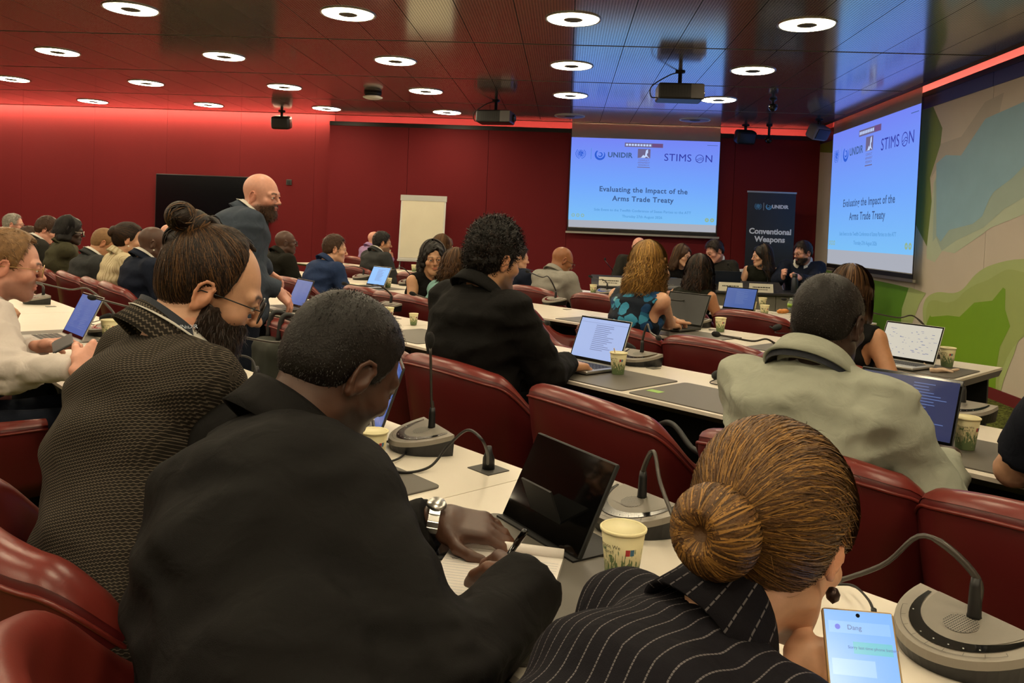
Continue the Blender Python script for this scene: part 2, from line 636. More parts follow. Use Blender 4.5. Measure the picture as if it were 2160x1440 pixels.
def ink(name, h, k=1.0):
    c = hexc(h)
    return mat(name, (0.02, 0.02, 0.02), 1.0, spec=0.0, emit=c, estr=SCREEN_E * k)
M_INK = ink('ink_dark', '3c5a8c')
M_INKB = ink('ink_blue', '2c5cd0')
M_INKN = ink('ink_navy', '3038a0')
M_INKT = ink('ink_teal', '4a8cc8')
M_INKW = ink('ink_white', 'c0d4ff')
M_INKBR = ink('ink_grey', '6c6488')
M_INKG = ink('ink_olive', '90b08c')
M_LOWER = ink('picture_grey_bar', 'b0b4c0', 0.9)

def emblem(parent, c, X, Y, r, m, name='emblem'):
    """round olive-wreath emblem: globe rings, meridians and two wreath arcs"""
    F = frame(c, X, Y)
    mb = MB()
    def ring(r0, r1, a0=0, a1=2 * math.pi, seg=28):
        k = len(mb.v)
        for i in range(seg + 1):
            a = a0 + (a1 - a0) * i / seg
            mb.v += [Vector((r0 * math.cos(a), r0 * math.sin(a), 0)), Vector((r1 * math.cos(a), r1 * math.sin(a), 0))]
        for i in range(seg):
            mb.f.append((k + 2 * i, k + 2 * i + 1, k + 2 * i + 3, k + 2 * i + 2))
    for q in (.22, .42, .62):
        ring(r * q - r * .03, r * q + r * .03)
    for k in range(4):
        a = k * math.pi / 4
        d = Vector((math.cos(a), math.sin(a), 0))
        n = Vector((-d.y, d.x, 0)) * r * .02
        mb.add([d * r * .64 + n, -d * r * .64 + n, -d * r * .64 - n, d * r * .64 - n], [(0, 1, 2, 3)])
    # land blotches
    for (x, y, s) in ((-.2, .2, .16), (.25, .15, .2), (.1, -.25, .17), (-.3, -.15, .12), (.02, .42, .12)):
        mb.add([(x * r + s * r * math.cos(t * 1.05) * (1 + .3 * math.sin(3 * t)), y * r + s * r * math.sin(t * 1.05), 0) for t in range(6)], [tuple(range(6))])
    for sgn in (-1, 1):
        for i in range(7):
            a = -math.pi / 2 + sgn * (0.35 + i * 0.33)
            c0 = Vector((math.cos(a), math.sin(a), 0)) * r * .86
            t = Vector((-math.sin(a), math.cos(a), 0)) * sgn
            n = Vector((math.cos(a), math.sin(a), 0))
            mb.add([c0 - t * r * .16, c0 + n * r * .09, c0 + t * r * .16, c0 - n * r * .07], [(0, 1, 2, 3)])
    mb.xf(F)
    return mb.build(name, m, parent)

def swirl(parent, c, X, Y, r, m, name='swirl_logo'):
    F = frame(c, X, Y)
    mb = MB()
    seg = 26
    for i in range(seg):
        pass
    for (rr, w, a0, a1) in ((.78, .36, 2.2, 7.0), (.34, .22, 3.6, 8.6)):
        k = len(mb.v)
        for i in range(seg + 1):
            t = i / seg
            a = a0 + (a1 - a0) * t
            ww = w * math.sin(math.pi * min(1, .12 + .88 * t)) ** .6
            mb.v += [Vector((math.cos(a), math.sin(a), 0)) * r * (rr - ww / 2), Vector((math.cos(a), math.sin(a), 0)) * r * (rr + ww / 2)]
        for i in range(seg):
            mb.f.append((k + 2 * i, k + 2 * i + 1, k + 2 * i + 3, k + 2 * i + 2))
    mb.xf(F)
    return mb.build(name, m, parent)

def slide(parent, O, X, Y, W, H, eps):
    """all that is written on the projected picture; O = lower left corner"""
    X, Y = Vector(X), Vector(Y)
    Z = X.cross(Y)
    def at(fx, fy, l=1):
        return O + X * (fx * W) + Y * (fy * H) + Z * eps * l
    def quad(x0, y0, x1, y1, m, name, l=1):
        mesh_obj(name, [at(x0, y0, l), at(x1, y0, l), at(x1, y1, l), at(x0, y1, l)], [(0, 1, 2, 3)], m, parent)
    def txt(s, fx, fy, size, m, **kw):
        text_obj('lettering', s, size, frame(at(fx, fy), X, Y), m, parent, **kw)
    txt('Evaluating the Impact of the', .5, .385, H * .086, M_INK, offset=.0025, spacing=1.08)
    txt('Arms Trade Treaty', .5, .275, H * .086, M_INK, offset=.0025, spacing=1.08)
    txt('Side Event to the Twelfth Conference of States Parties to the ATT', .5, .135, H * .043, M_INKT)
    txt('Thursday 27th August 2026', .5, .065, H * .043, M_INKT)
    txt('UNIDIR', .333, .80, H * .085, M_INK, offset=.003, spacing=1.05)
    txt('STIMS', .722, .79, H * .125, M_INKN, spacing=1.05)
    txt('N', .93, .79, H * .125, M_INKN)
    # the ring letter with its wave
    mb = MB()
    c = at(.868, .79)
    R = H * .05
    k0 = 24
    for i in range(k0):
        a, b = 2 * math.pi * i / k0, 2 * math.pi * (i + 1) / k0
        p = lambda a, r: c + X * (math.cos(a) * r) + Y * (math.sin(a) * r)
        mb.add([p(a, R * .86), p(a, R), p(b, R), p(b, R * .86)], [(0, 1, 2, 3)])
    for dy in (0.0, -.4):
        for i in range(12):
            x0, x1 = -.8 + i * .14, -.8 + (i + 1) * .14
            f = lambda x: dy * R + R * .22 * math.sin(x * 3 + .6)
            mb.add([c + X * x0 * R + Y * (f(x0) - R * .06), c + X * x1 * R + Y * (f(x1) - R * .06), c + X * x1 * R + Y * (f(x1) + R * .06), c + X * x0 * R + Y * (f(x0) + R * .06)], [(0, 1, 2, 3)])
    mb.build('ring_letter', M_INKN, parent)
    emblem(parent, at(.066, .805), X, Y, H * .068, M_INKB)
    quad(.136, .74, .1385, .875, M_INKT, 'divider')
    swirl(parent, at(.198, .80), X, Y, H * .07, M_INKB)
    quad(.452, .775, .537, .885, M_INKBR, 'logo_square')
    # pale figure and sloping ground inside the square
    mesh_obj('logo_figure', [at(x, y, 2) for x, y in ((.455, .778), (.475, .782), (.49, .815), (.50, .80), (.507, .87), (.52, .882), (.521, .84), (.513, .825), (.518, .80), (.532, .78), (.527, .779), (.51, .795), (.50, .779), (.47, .779))], [tuple(range(14))], M_INKW, parent)
    for i, s in enumerate(('CONFLICT', 'ARMAMENT', 'RESEARCH')):
        txt(s, .4945, .748 - i * .029, H * .027, M_INKBR)
    quad(.452, .660, .537, .668, M_INKBR, 'underline')
    quad(.362, .905, .62, .955, M_INKBR, 'meeting_banner')
    for i in range(9):
        quad(.370 + i * .0195, .918, .370 + i * .0195 + .014, .942, M_INKW, 'small_print', 2)
    quad(.548, .908, .617, .952, ink('ink_plum', '6c4c80'), 'meeting_banner', 2)
    for fx in (.032, .064, .096):
        mb = MB()
        c = at(fx, .058)
        for i in range(16):
            a, b = 2 * math.pi * i / 16, 2 * math.pi * (i + 1) / 16
            p = lambda a, r: c + X * (math.cos(a) * r) + Y * (math.sin(a) * r)
            r = H * .02
            mb.add([p(a, r * .6), p(a, r), p(b, r), p(b, r * .6)], [(0, 1, 2, 3)])
        mb.build('round_button', M_INKG, parent)
    for fx in (.935, .97):
        mb = MB()
        c = at(fx, .058)
        for i in range(16):
            a, b = 2 * math.pi * i / 16, 2 * math.pi * (i + 1) / 16
            p = lambda a, r: c + X * (math.cos(a) * r) + Y * (math.sin(a) * r)
            r = H * .024
            mb.add([p(a, r * .35), p(a, r), p(b, r), p(b, r * .35)], [(0, 1, 2, 3)])
        mb.build('round_button', M_INKG, parent)
    quad(.915, .952, .985, .957, M_INK, 'corner_note')

def screen(label, O, X, W, z0, z1, top, zb, bd):
    """cloth screen hanging from the ceiling slot; X runs to the right seen from the room"""
    X = Vector(X)
    Y = Vector((0, 0, 1))
    Zf = X.cross(Y)                     # towards the room
    e = empty('projection_screen', O)
    tag(e, label, 'projection screen')
    P = lambda x, z, d: X * x + Vector((0, 0, z)) + Zf * d
    def slab(x0, x1, za, zb_, d0, d1, m, name):
        c = (P(x0, za, d0) + P(x1, zb_, d1)) / 2
        F = Matrix((X, -Zf, Y)).transposed()
        return MB().obox(c, x1 - x0, d1 - d0, zb_ - za, F).build(name, m, e)
    slab(0, W, zb + .03, top, -.003, 0, M_SCREENW, 'cloth')
    slab(0, W, z0, z1, 0.0005, 0.002, M_SLIDE, 'picture')
    slab(.005, W - .005, zb + .06, z0, 0.0005, .002, M_LOWER, 'picture_margin')
    slab(-.012, 0, zb, top - .25, -.004, .001, M_BLACK, 'side_border')
    slab(W, W + .012, zb, top - .25, -.004, .001, M_BLACK, 'side_border')
    slab(-.012, W + .012, zb, zb + .05, -.004, .003, M_BLACK, 'bottom_border')
    slab(-.035, W + .05, zb - .035, zb - .005, -.015, .015, M_ALU, 'weight_bar')
    slide(e, P(0, z0, .0035), X, Y, W, z1 - z0, .0012)
    return e
screen('white roll-down screen with blue slide hanging before the red wall', (0.035, 12.50, 0), (1, 0, 0), 2.258, 1.505, 2.775, 3.16, 1.335, .05)
screen('white roll-down screen with blue slide hanging before the green landscape wall', (3.72, 11.70, 0), (0, -1, 0), 2.82, 1.22, 2.84, 3.16, .965, .05)

# ================================================================== things on the walls and ceiling
def slab_thing(mb, c, sx, sy, sz, M=None):
    return mb.obox(c, sx, sy, sz, M)
tv = tag(empty('television', (-5.80, YB - .016, 0)), 'large black flat television hung on the red wall', 'television')
MB().rbox((-.955, -.07, .90), (.955, -.02, 2.0), .008).build('bezel', M_BLACKP, tv)
MB().box((-.94, -.074, .915), (.94, -.069, 1.985)).build('screen', mat('tv_glass', hexc('04060c'), 0.16, coat=0.2), tv)
MB().box((-.3, -.03, 1.2), (.3, -.002, 1.7)).build('wall_bracket', M_DKMETAL, tv)
sw = tag(empty('wall_switch', (-4.54, YB - .012, 1.94)), 'small dark square switch on the red wall beside the television', 'switch')
MB().rbox((-.045, -.02, -.045), (.045, 0, .045), .006).build('plate', mat('switch_grey', hexc('3a3a38'), .5), sw)
MB().rbox((-.028, -.026, -.028), (.028, -.018, .028), .004).build('rocker', M_BLACKP, sw)

# flip chart
fc = tag(empty('flip_chart', (-2.17, 12.05, 0)), 'white flip chart board with blank paper standing by the red wall', 'flip chart')
tilt = Matrix.Rotation(math.radians(-7), 3, 'X')
B = lambda v: tilt @ Vector(v) + Vector((0, 0, .80))
def fbox(lo, hi, name, m):
    mb = MB().box(lo, hi)
    mb.v = [B(v) for v in mb.v]
    mb.build(name, m, fc)
fbox((-.345, 0, 0), (.345, .025, .96), 'board', M_WHITE)
fbox((-.355, -.01, .90), (.355, .03, .985), 'clamp_bar', M_ALU)
fbox((-.32, -.006, .03), (.32, -.001, .90), 'paper_pad', mat('paper', hexc('dcd4bc'), .85, var=(3, .04)))
fbox((-.345, -.05, -.03), (.345, .01, 0), 'pen_tray', M_ALU)
for sx in (-.30, .30):
    MB().tube([B((sx, .03, .2)), (sx * 1.15, -.12, .0)], .012).build('leg', M_ALU, fc, True)
MB().tube([B((0, .05, .5)), (0, .48, 0)], .012).build('leg', M_ALU, fc, True)

# roll-up banner
bn = tag(empty('roll_up_banner', (2.98, 12.0, 0)), 'dark roll-up banner reading Conventional Weapons in the corner behind the head table', 'banner')
MB().box((-.345, -.003, .06), (.345, .003, 2.01)).build('cloth', mat('banner_print', hexc('1b1b20'), .35, var=(2.5, .35)), bn)
MB().rbox((-.355, -.012, 1.995), (.355, .012, 2.025), .006).build('top_rail', M_ALU, bn)
MB().rbox((-.38, -.11, 0), (.38, .09, .085), .02).build('base', M_ALU, bn)
MB().tube([(0, .02, .05), (0, .02, 2.0)], .01).build('pole', M_ALU, bn, True)
BF = lambda x, z: frame((x, -.005, z), (1, 0, 0), (0, 0, 1))
M_BW = mat('banner_white', hexc('d8dae0'), .5)
M_BB = mat('banner_blue', hexc('5ea2d0'), .5)
text_obj('lettering', 'Conventional', .112, BF(0, 1.435), M_BW, bn, offset=.004)
text_obj('lettering', 'Weapons', .112, BF(0, 1.32), M_BW, bn, offset=.004)
text_obj('lettering', 'UNIDIR', .07, BF(.125, 1.80), M_BW, bn, offset=.003)
emblem(bn, Vector((-.19, -.005, 1.80)), (1, 0, 0), (0, 0, 1), .055, M_BB)
swirl(bn, Vector((-.035, -.005, 1.80)), (1, 0, 0), (0, 0, 1), .048, M_BB)
MB().box((-.112, -.0048, 1.745), (-.108, -.004, 1.855)).build('divider', M_BW, bn)

# projectors hanging from the ceiling
def projector(label, loc, rz, s=1.0, lens_side=1):
    e = tag(empty('projector', loc, rz), label, 'projector')
    MB().rbox((-.24 * s, -.17 * s, -.30), (.24 * s, .17 * s, -.14), .02).build('housing', M_BLACKP, e)
    MB().lathe([(0, 0), (.05, 0), (.05, .03), (.042, .035), (.04, .02), (0, .02)], 20).xf(Matrix.Translation((lens_side * .235 * s, .05, -.22)) @ Matrix.Rotation(lens_side * math.pi / 2, 4, 'Y')).build('lens', M_BLACKG, e, True)
    MB().lathe([(.05, 0), (.05, -.012), (.02, -.02), (.02, -.145)], 16).build('ceiling_mount', M_DKMETAL, e, True)
    MB().rbox((-.07, -.07, -.145), (.07, .07, -.13), .004).build('bracket', M_DKMETAL, e)
    g = MB()
    for i in range(9):
        x = -.2 * s + i * .03
        g.box((x, -.172 * s, -.27), (x + .012, -.168 * s, -.17))
    g.build('vent_grille', M_BLACK, e)
    MB().box((.10 * s, -.173 * s, -.29), (.235 * s, -.169 * s, -.15)).build('side_panel', mat('projector_grey', hexc('5c5858'), .5), e)
    MB().tube(catmull([(-.02, 0, -.01), (-.12, -.04, -.05), (-.3 * s, -.02, -.16), (-.30 * s, 0, -.26), (-.235 * s, 0, -.27)], 6), .006).build('cable', M_BLACK, e, True)
    return e
projector('black projector with grey end panel hanging from the blue-lit ceiling', (1.10, 8.36, CEIL), 0.0, .95)
projector('black projector with side lens hanging from the brown ceiling near the red wall', (-.98, 10.6, CEIL), math.radians(-8), .95)

def speaker(label, loc, rz, m=None, tilt=0.3):
    e = tag(empty('ceiling_speaker', loc, rz), label, 'loudspeaker')
    T = Matrix.Translation((0, 0, -.16)) @ Matrix.Rotation(tilt, 4, 'X')
    MB().rbox((-.15, -.09, -.115), (.15, .09, .085), .045, 3).xf(T).build('cabinet', m or M_BLACKP, e, True)
    MB().rbox((-.125, -.098, -.085), (.125, -.085, .06), .03, 2).xf(T).build('grille', M_BLACK, e, True)
    MB().tube([(0, 0, 0), (0, 0, -.09)], .022).build('swivel_bracket', M_DKMETAL, e, True)
    MB().lathe([(.055, 0), (.05, -.015), (0, -.018)], 16).build('mount', M_DKMETAL, e, True)
    return e
speaker('black loudspeaker hanging under the ceiling before the plain red wall', (-4.45, 12.25, CEIL), 0, None, .25)
speaker('black loudspeaker under the ceiling beside the dome camera', (2.60, 12.2, CEIL), .2, None, .35)
speaker('grey-sided loudspeaker under the ceiling beside the right screen', (3.42, 11.4, CEIL), math.radians(35), mat('speaker_grey', hexc('77706a'), .5), .5)

def dome_cam(label, loc, arm=.0):
    e = tag(empty('ceiling_camera', loc), label, 'camera')
    MB().lathe([(.045, 0), (.04, -.02), (.018, -.03), (.018, -.06 - arm), (0, -.06 - arm)], 16).build('mount', M_BLACKP, e, True)
    MB().lathe([(0, -.15), (.03, -.145), (.05, -.12), (.055, -.095), (.05, -.07), (0, -.055)], 18, (0, 0, -arm)).build('head', M_BLACKG, e, True)
    MB().lathe([(0, 0), (.02, 0), (.02, .02), (0, .02)], 12).xf(Matrix.Translation((0, -.045, -.11 - arm)) @ Matrix.Rotation(math.pi / 2, 4, 'X')).build('lens', M_BLACK, e, True)
    return e
dome_cam('small black camera on the ceiling between two ring lamps', (2.40, 9.82, CEIL))
dome_cam('black swivel camera hanging below the ceiling beside a loudspeaker', (2.92, 12.1, CEIL), .12)
sd = tag(empty('smoke_detector', (-2.52, 10.18, CEIL)), 'round white detector disc hanging on a black socket under the ceiling', 'detector')
MB().lathe([(.11, 0), (.11, -.03), (.09, -.05), (0, -.05)], 28).build('socket', M_BLACK, sd, True)
MB().lathe([(.0, -.095), (.09, -.09), (.125, -.075), (.125, -.065), (.09, -.05)], 28).build('disc', M_WHITE, sd, True)

# ================================================================== desks
def mat_laminate():
    m, nt, b = new_mat('desk_laminate')
    N, L = nt.nodes, nt.links
    tc = N.new('ShaderNodeTexCoord')
    t = N.new('ShaderNodeTexNoise')
    t.inputs['Scale'].default_value = 2.0
    t.inputs['Detail'].default_value = 5
    L.new(tc.outputs['Object'], t.inputs['Vector'])
    mx = N.new('ShaderNodeMix')
    mx.data_type = 'RGBA'
    mx.inputs[6].default_value = (*hexc('d2c9ba'), 1)
    mx.inputs[7].default_value = (*hexc('dcd4c8'), 1)
    L.new(t.outputs['Fac'], mx.inputs[0])
    L.new(mx.outputs[2], b.inputs['Base Color'])
    b.inputs['Roughness'].default_value = 0.34
    b.inputs['Specular IOR Level'].default_value = 0.55
    t2 = N.new('ShaderNodeTexNoise')
    t2.inputs['Scale'].default_value = 9.0
    L.new(tc.outputs['Object'], t2.inputs['Vector'])
    mr = N.new('ShaderNodeMapRange')
    mr.inputs[3].default_value = 0.26
    mr.inputs[4].default_value = 0.42
    L.new(t2.outputs['Fac'], mr.inputs[0])
    L.new(mr.outputs[0], b.inputs['Roughness'])
    return m
M_LAM = mat_laminate()
M_EDGE = mat('desk_edge', hexc('2e2a28'), .45)
M_MODEST = mat('modesty_black', hexc('100f11'), .6)
M_GREYLEG = mat('desk_leg_grey', hexc('6c6b68'), .4, metal=.5)
SEC = 1.31
ROWS = {1: (0.755, 1.415, 1.22, 8), 2: (2.39, 3.06, 0.0, 9), 3: (3.93, 4.63, -1.29, 8), 4: (5.50, 6.19, -2.585, 6)}
ROWN = {1: 'back row', 2: 'second row from the back', 3: 'third row from the back', 4: 'front row'}
desk_src = {}
def make_desk(depth):
    e = empty('desk')
    h = SEC / 2 - .0015
    t = MB()
    # slab with an undercut edge
    t.add([(-h, 0, -.012), (h, 0, -.012), (h, depth, -.012), (-h, depth, -.012), (-h, 0, 0), (h, 0, 0), (h, depth, 0), (-h, depth, 0)],
          [(3, 2, 1, 0), (4, 5, 6, 7), (0, 1, 5, 4), (1, 2, 6, 5), (2, 3, 7, 6), (3, 0, 4, 7)])
    t.xf(Matrix.Translation((0, 0, TABLE)))
    t.build('worktop', M_LAM, e)
    u = MB().add([(-h, .05, -.04), (h, .05, -.04), (h, depth - .05, -.04), (-h, depth - .05, -.04), (-h, .0005, -.012), (h, .0005, -.012), (h, depth - .0005, -.012), (-h, depth - .0005, -.012)],
                 [(3, 2, 1, 0), (4, 5, 6, 7), (0, 1, 5, 4), (1, 2, 6, 5), (2, 3, 7, 6), (3, 0, 4, 7)])
    u.xf(Matrix.Translation((0, 0, TABLE))).build('edge', M_EDGE, e)
    MB().box((-h + .03, depth - .12, .22), (h - .03, depth - .10, TABLE - .04)).build('modesty_panel', M_MODEST, e)
    for sx in (-.42, .42):
        MB().rbox((sx - .025, depth * .5 - .04, .03), (sx + .025, depth * .5 + .04, TABLE - .04), .01).build('leg', M_GREYLEG, e)
        MB().rbox((sx - .03, .08, 0), (sx + .03, depth - .06, .035), .012).build('foot', M_GREYLEG, e)
    for gx in (-.28, .30):
        MB().rbox((gx, depth - .13, 0), (gx + .045, depth - .075, .003), .001, 1).xf(Matrix.Translation((0, 0, TABLE))).build('cable_grommet', mat('grommet', hexc('77726a'), .5), e)
    return e
for r, (na, nb, ue, cnt) in ROWS.items():
    for k in range(cnt):
        uc = ue - SEC * (k + .5)
        p = un(uc, na)
        if p.y > 11.8:
            continue
        d = nb - na
        if d not in desk_src:
            o = desk_src[d] = make_desk(d)
            o.location = p
            o.rotation_euler = (0, 0, RZ)
        else:
            o = dup(desk_src[d], p, RZ)
        own = {(1, 0): 'under the large microphone unit', (1, 1): 'under the tablet and notepad', (1, 2): 'under the looping black cables', (1, 3): 'before the white shirt man',
               (2, 0): 'before the sage shirt man', (2, 1): 'under the silver laptop', (2, 2): 'under the small paper cup', (2, 3): 'beside the standing man',
               (3, 0): 'under the white-screened laptop', (3, 1): 'under the dark laptop', (3, 2): 'before the turning woman', (3, 3): 'under the bright blue laptop',
               (4, 0): 'under the three paper cups', (4, 1): 'before the light grey blazer', (4, 2): 'before the navy jacket', (4, 3): 'before the grey suit man'}.get((r, k))
        if own:
            tag(o, 'pale grey desk section in the ' + ROWN[r] + ' ' + own, 'desk', 'desk sections of the ' + ROWN[r])
        else:
            tag(o, 'pale grey desk section in the far part of the ' + ROWN[r], 'desk', 'desk sections of the ' + ROWN[r])

# head table, parallel to the red wall
PY0, PY1 = 9.05, 9.75
ht_src = None
for k in range(3):
    x0 = .36 + k * .80
    e = tag(empty('head_table', (x0, PY0, 0)), 'dark-topped head table section with grey front before the banner wall', 'head table', 'head table sections')
    w = .798
    MB().rbox((0, 0, .705), (w, PY1 - PY0, .735), .006).build('worktop', mat('headtable_dark', hexc('2b2a2c'), .4), e)
    for q in range(2):
        MB().box((w / 2 * q + .003, .05, .08), (w / 2 * (q + 1) - .003, .075, .70)).build('front_panel', mat('headtable_grey', hexc('77736c'), .5), e)
    MB().box((0, .06, 0), (w, PY1 - PY0 - .1, .08)).build('plinth', M_MODEST, e)
    for xx in (.02, w - .04):
        MB().box((xx, .1, .08), (xx + .02, PY1 - PY0 - .08, .705)).build('side_panel', M_MODEST, e)

# ================================================================== chairs
def mat_leather(name, col):
    m, nt, b = new_mat(name)
    N, L = nt.nodes, nt.links
    tc = N.new('ShaderNodeTexCoord')
    t = N.new('ShaderNodeTexNoise')
    t.inputs['Scale'].default_value = 6
    t.inputs['Detail'].default_value = 6
    L.new(tc.outputs['Object'], t.inputs['Vector'])
    v = N.new('ShaderNodeTexVoronoi')
    v.inputs['Scale'].default_value = 420
    L.new(tc.outputs['Object'], v.inputs['Vector'])
    mx = N.new('ShaderNodeMix')
    mx.data_type = 'RGBA'
    mx.inputs[6].default_value = (*[c * .75 for c in col], 1)
    mx.inputs[7].default_value = (*[c * 1.2 for c in col], 1)
    L.new(t.outputs['Fac'], mx.inputs[0])
    L.new(mx.outputs[2], b.inputs['Base Color'])
    bn = N.new('ShaderNodeBump')
    bn.inputs['Strength'].default_value = .12
    bn.inputs['Distance'].default_value = .0006
    L.new(v.outputs['Distance'], bn.inputs['Height'])
    L.new(bn.outputs[0], b.inputs['Normal'])
    b.inputs['Roughness'].default_value = .32
    b.inputs['Specular IOR Level'].default_value = .5
    return m
M_LEATHER = mat_leather('oxblood_leather', hexc('6e2721'))
M_LEATHER2 = mat_leather('oxblood_leather_dark', hexc('571a1a'))

def chair_path(s):
    """plan of the shell, s from -1 (left arm tip) over 0 (back) to 1"""
    W, D = .295, .27
    a = abs(s)
    sg = 1 if s >= 0 else -1
    if a > .62:
        t = (a - .62) / .38
        x, y = W - .01 * t, -.02 + .27 * t
        nx, ny = 1.0, .04
    else:
        ang = a / .62 * math.pi / 2
        e = .74
        x = W * math.sin(ang) ** e
        y = -.02 - D * math.cos(ang) ** e
        nx, ny = math.sin(ang) ** (2 - e) / W, -(math.cos(ang) ** (2 - e)) / D
        l = math.hypot(nx, ny)
        nx, ny = nx / l, ny / l
    return Vector((sg * x, y, 0)), Vector((sg * nx, ny, 0))

def chair_top(s):
    a = abs(s)
    t = min(1, max(0, (a - .30) / .36))
    t = t * t * (3 - 2 * t)
    base = .835 - .03 * min(1, a / .3) ** 2
    return base * (1 - t) + .625 * t - max(0, a - .7) * .03

def make_chair():
    e = empty('tub_chair')
    NS = 72
    th = .078
    shell = MB()
    pipe_o, pipe_i = [], []
    rings = []
    for i in range(NS + 1):
        s = -1 + 2 * i / NS
        p, n = chair_path(s)
        zt = chair_top(s)
        zb = .33 + .03 * abs(s)
        tht = th * (1 - .28 * max(0, (abs(s) - .55) / .45))
        flare = lambda z: max(0, z - .40) * (.17 if abs(s) < .6 else .17 * (1 - (abs(s) - .6) / .4 * .5))
        pts = []
        rim = tht * .45
        for z in (zb, zb + (zt - rim - zb) * .25, zb + (zt - rim - zb) * .5, zb + (zt - rim - zb) * .75, zt - rim):
            pts.append(p + n * (flare(z) + .004 * math.sin((z - zb) / (zt - zb) * math.pi)) + Vector((0, 0, z)))
        oc = p + n * (flare(zt - rim)) + Vector((0, 0, zt - rim))
        pipe_o.append(oc + n * .002)
        ic = oc - n * tht
        for k in range(1, 8):
            a = math.pi * k / 8
            c = (oc + ic) / 2
            pts.append(c + n * (tht / 2 * math.cos(a)) + Vector((0, 0, rim * 1.15 * math.sin(a))))
        pts.append(ic)
        for f in (.66, .33, 0):
            z = .42 + (zt - rim - .42) * f
            bulge = .018 * math.sin(math.pi * f) if abs(s) < .7 else .0
            pts.append(p + n * (flare(z) - tht - bulge) + Vector((0, 0, z)))
        rings.append(pts)
    m = len(rings[0])
    for r in rings:
        shell.v += r
    for i in range(NS):
        for k in range(m - 1):
            shell.f.append((i * m + k, (i + 1) * m + k, (i + 1) * m + k + 1, i * m + k + 1))
        shell.f.append((i * m + m - 1, (i + 1) * m + m - 1, (i + 1) * m, i * m))
    shell.f.append(tuple(range(m)))
    shell.f.append(tuple(NS * m + k for k in range(m))[::-1])
    shell.build('back_shell', M_LEATHER2, e, True)
    MB().tube(pipe_o, .0045, 6).build('piping', M_LEATHER, e, True)
    # padded inner lining: the soft rim and the inside
    lin_ = MB()
    cols = []
    for i in range(NS + 1):
        r = rings[i]
        p, n = chair_path(-1 + 2 * i / NS)
        cols.append([v + (n * .0015 if k < 2 else -n * .002) + Vector((0, 0, .002)) for k, v in enumerate(r[5:])])
    mm = len(cols[0])
    for c in cols:
        lin_.v += c
    for i in range(NS):
        for k in range(mm - 1):
            lin_.f.append((i * mm + k, (i + 1) * mm + k, (i + 1) * mm + k + 1, i * mm + k + 1))
    lin_.build('padded_lining', M_LEATHER, e, True)
    MB().rbox((-.23, -.22, .36), (.23, .27, .475), .045, 3).build('seat_cushion', M_LEATHER, e, True)
    MB().rbox((-.20, -.20, .33), (.20, .22, .37), .015).build('seat_frame', M_DKMETAL, e)
    MB().lathe([(.03, .07), (.03, .34)], 16).build('column', M_DKMETAL, e, True)
    for k in range(4):
        a = math.pi / 4 + k * math.pi / 2
        d = Vector((math.cos(a), math.sin(a), 0))
        MB().tube([d * .02 + Vector((0, 0, .075)), d * .30 + Vector((0, 0, .03))], [.026, .016]).build('foot', M_DKMETAL, e, True)
    return e
chair0 = make_chair()
chair_used = [False]
def chair(u, n, label, rz=0.0, group=None, xy=None, face=None):
    loc = xy if xy is not None else un(u, n)
    a = RZ + rz if face is None else face
    if not chair_used[0]:
        chair_used[0] = True
        o = chair0
        o.location = loc
        o.rotation_euler = (0, 0, a)
    else:
        o = dup(chair0, loc, a)
    if 'group' in o:
        del o['group']
    tag(o, label, 'chair', group)
    return o
# ================================================================== things on the desks
def on_desk(px, py):
    return on_z(px, py, TABLE)
M_TAUPE = mat('unit_taupe', hexc('79736a'), .55, bump=(900, .25, .0006))
M_TAUPE2 = mat('unit_taupe_smooth', hexc('857e74'), .45)
def mat_grille():
    m, nt, b = new_mat('speaker_holes')
    N, L = nt.nodes, nt.links
    tc = N.new('ShaderNodeTexCoord')
    sp = N.new('ShaderNodeSeparateXYZ')
    L.new(tc.outputs['Object'], sp.inputs[0])
    def pp(o):
        a = N.new('ShaderNodeMath'); a.operation = 'MULTIPLY'; a.inputs[1].default_value = 1 / .0042
        L.new(o, a.inputs[0])
        b_ = N.new('ShaderNodeMath'); b_.operation = 'PINGPONG'; b_.inputs[1].default_value = .5
        L.new(a.outputs[0], b_.inputs[0])
        c = N.new('ShaderNodeMath'); c.operation = 'POWER'; c.inputs[1].default_value = 2
        L.new(b_.outputs[0], c.inputs[0])
        return c.outputs[0]
    s = N.new('ShaderNodeMath'); s.operation = 'ADD'
    L.new(pp(sp.outputs[0]), s.inputs[0]); L.new(pp(sp.outputs[1]), s.inputs[1])
    lt = N.new('ShaderNodeMath'); lt.operation = 'LESS_THAN'; lt.inputs[1].default_value = .11
    L.new(s.outputs[0], lt.inputs[0])
    mx = N.new('ShaderNodeMix'); mx.data_type = 'RGBA'
    mx.inputs[6].default_value = (*hexc('79736a'), 1)
    mx.inputs[7].default_value = (.01, .01, .01, 1)
    L.new(lt.outputs[0], mx.inputs[0]); L.new(mx.outputs[2], b.inputs['Base Color'])
    b.inputs['Roughness'].default_value = .55
    return m
M_GRILLE = mat_grille()
M_PRINTW = mat('print_white', hexc('c8c8c8'), .5)
M_LINE = mat('button_line', hexc('4a453e'), .6)
M_FOAM = mat('foam_black', hexc('101011'), .9, bump=(500, .6, .002))

def unit_z(y):                       # the top slopes to the user
    return .030 + (y + .085) / .145 * .028
def arc(r, n=28, a0=math.pi, a1=2 * math.pi):
    return [(r * .108 * math.cos(a0 + (a1 - a0) * i / n), .055 + r * .14 * math.sin(a0 + (a1 - a0) * i / n)) for i in range(n + 1)]

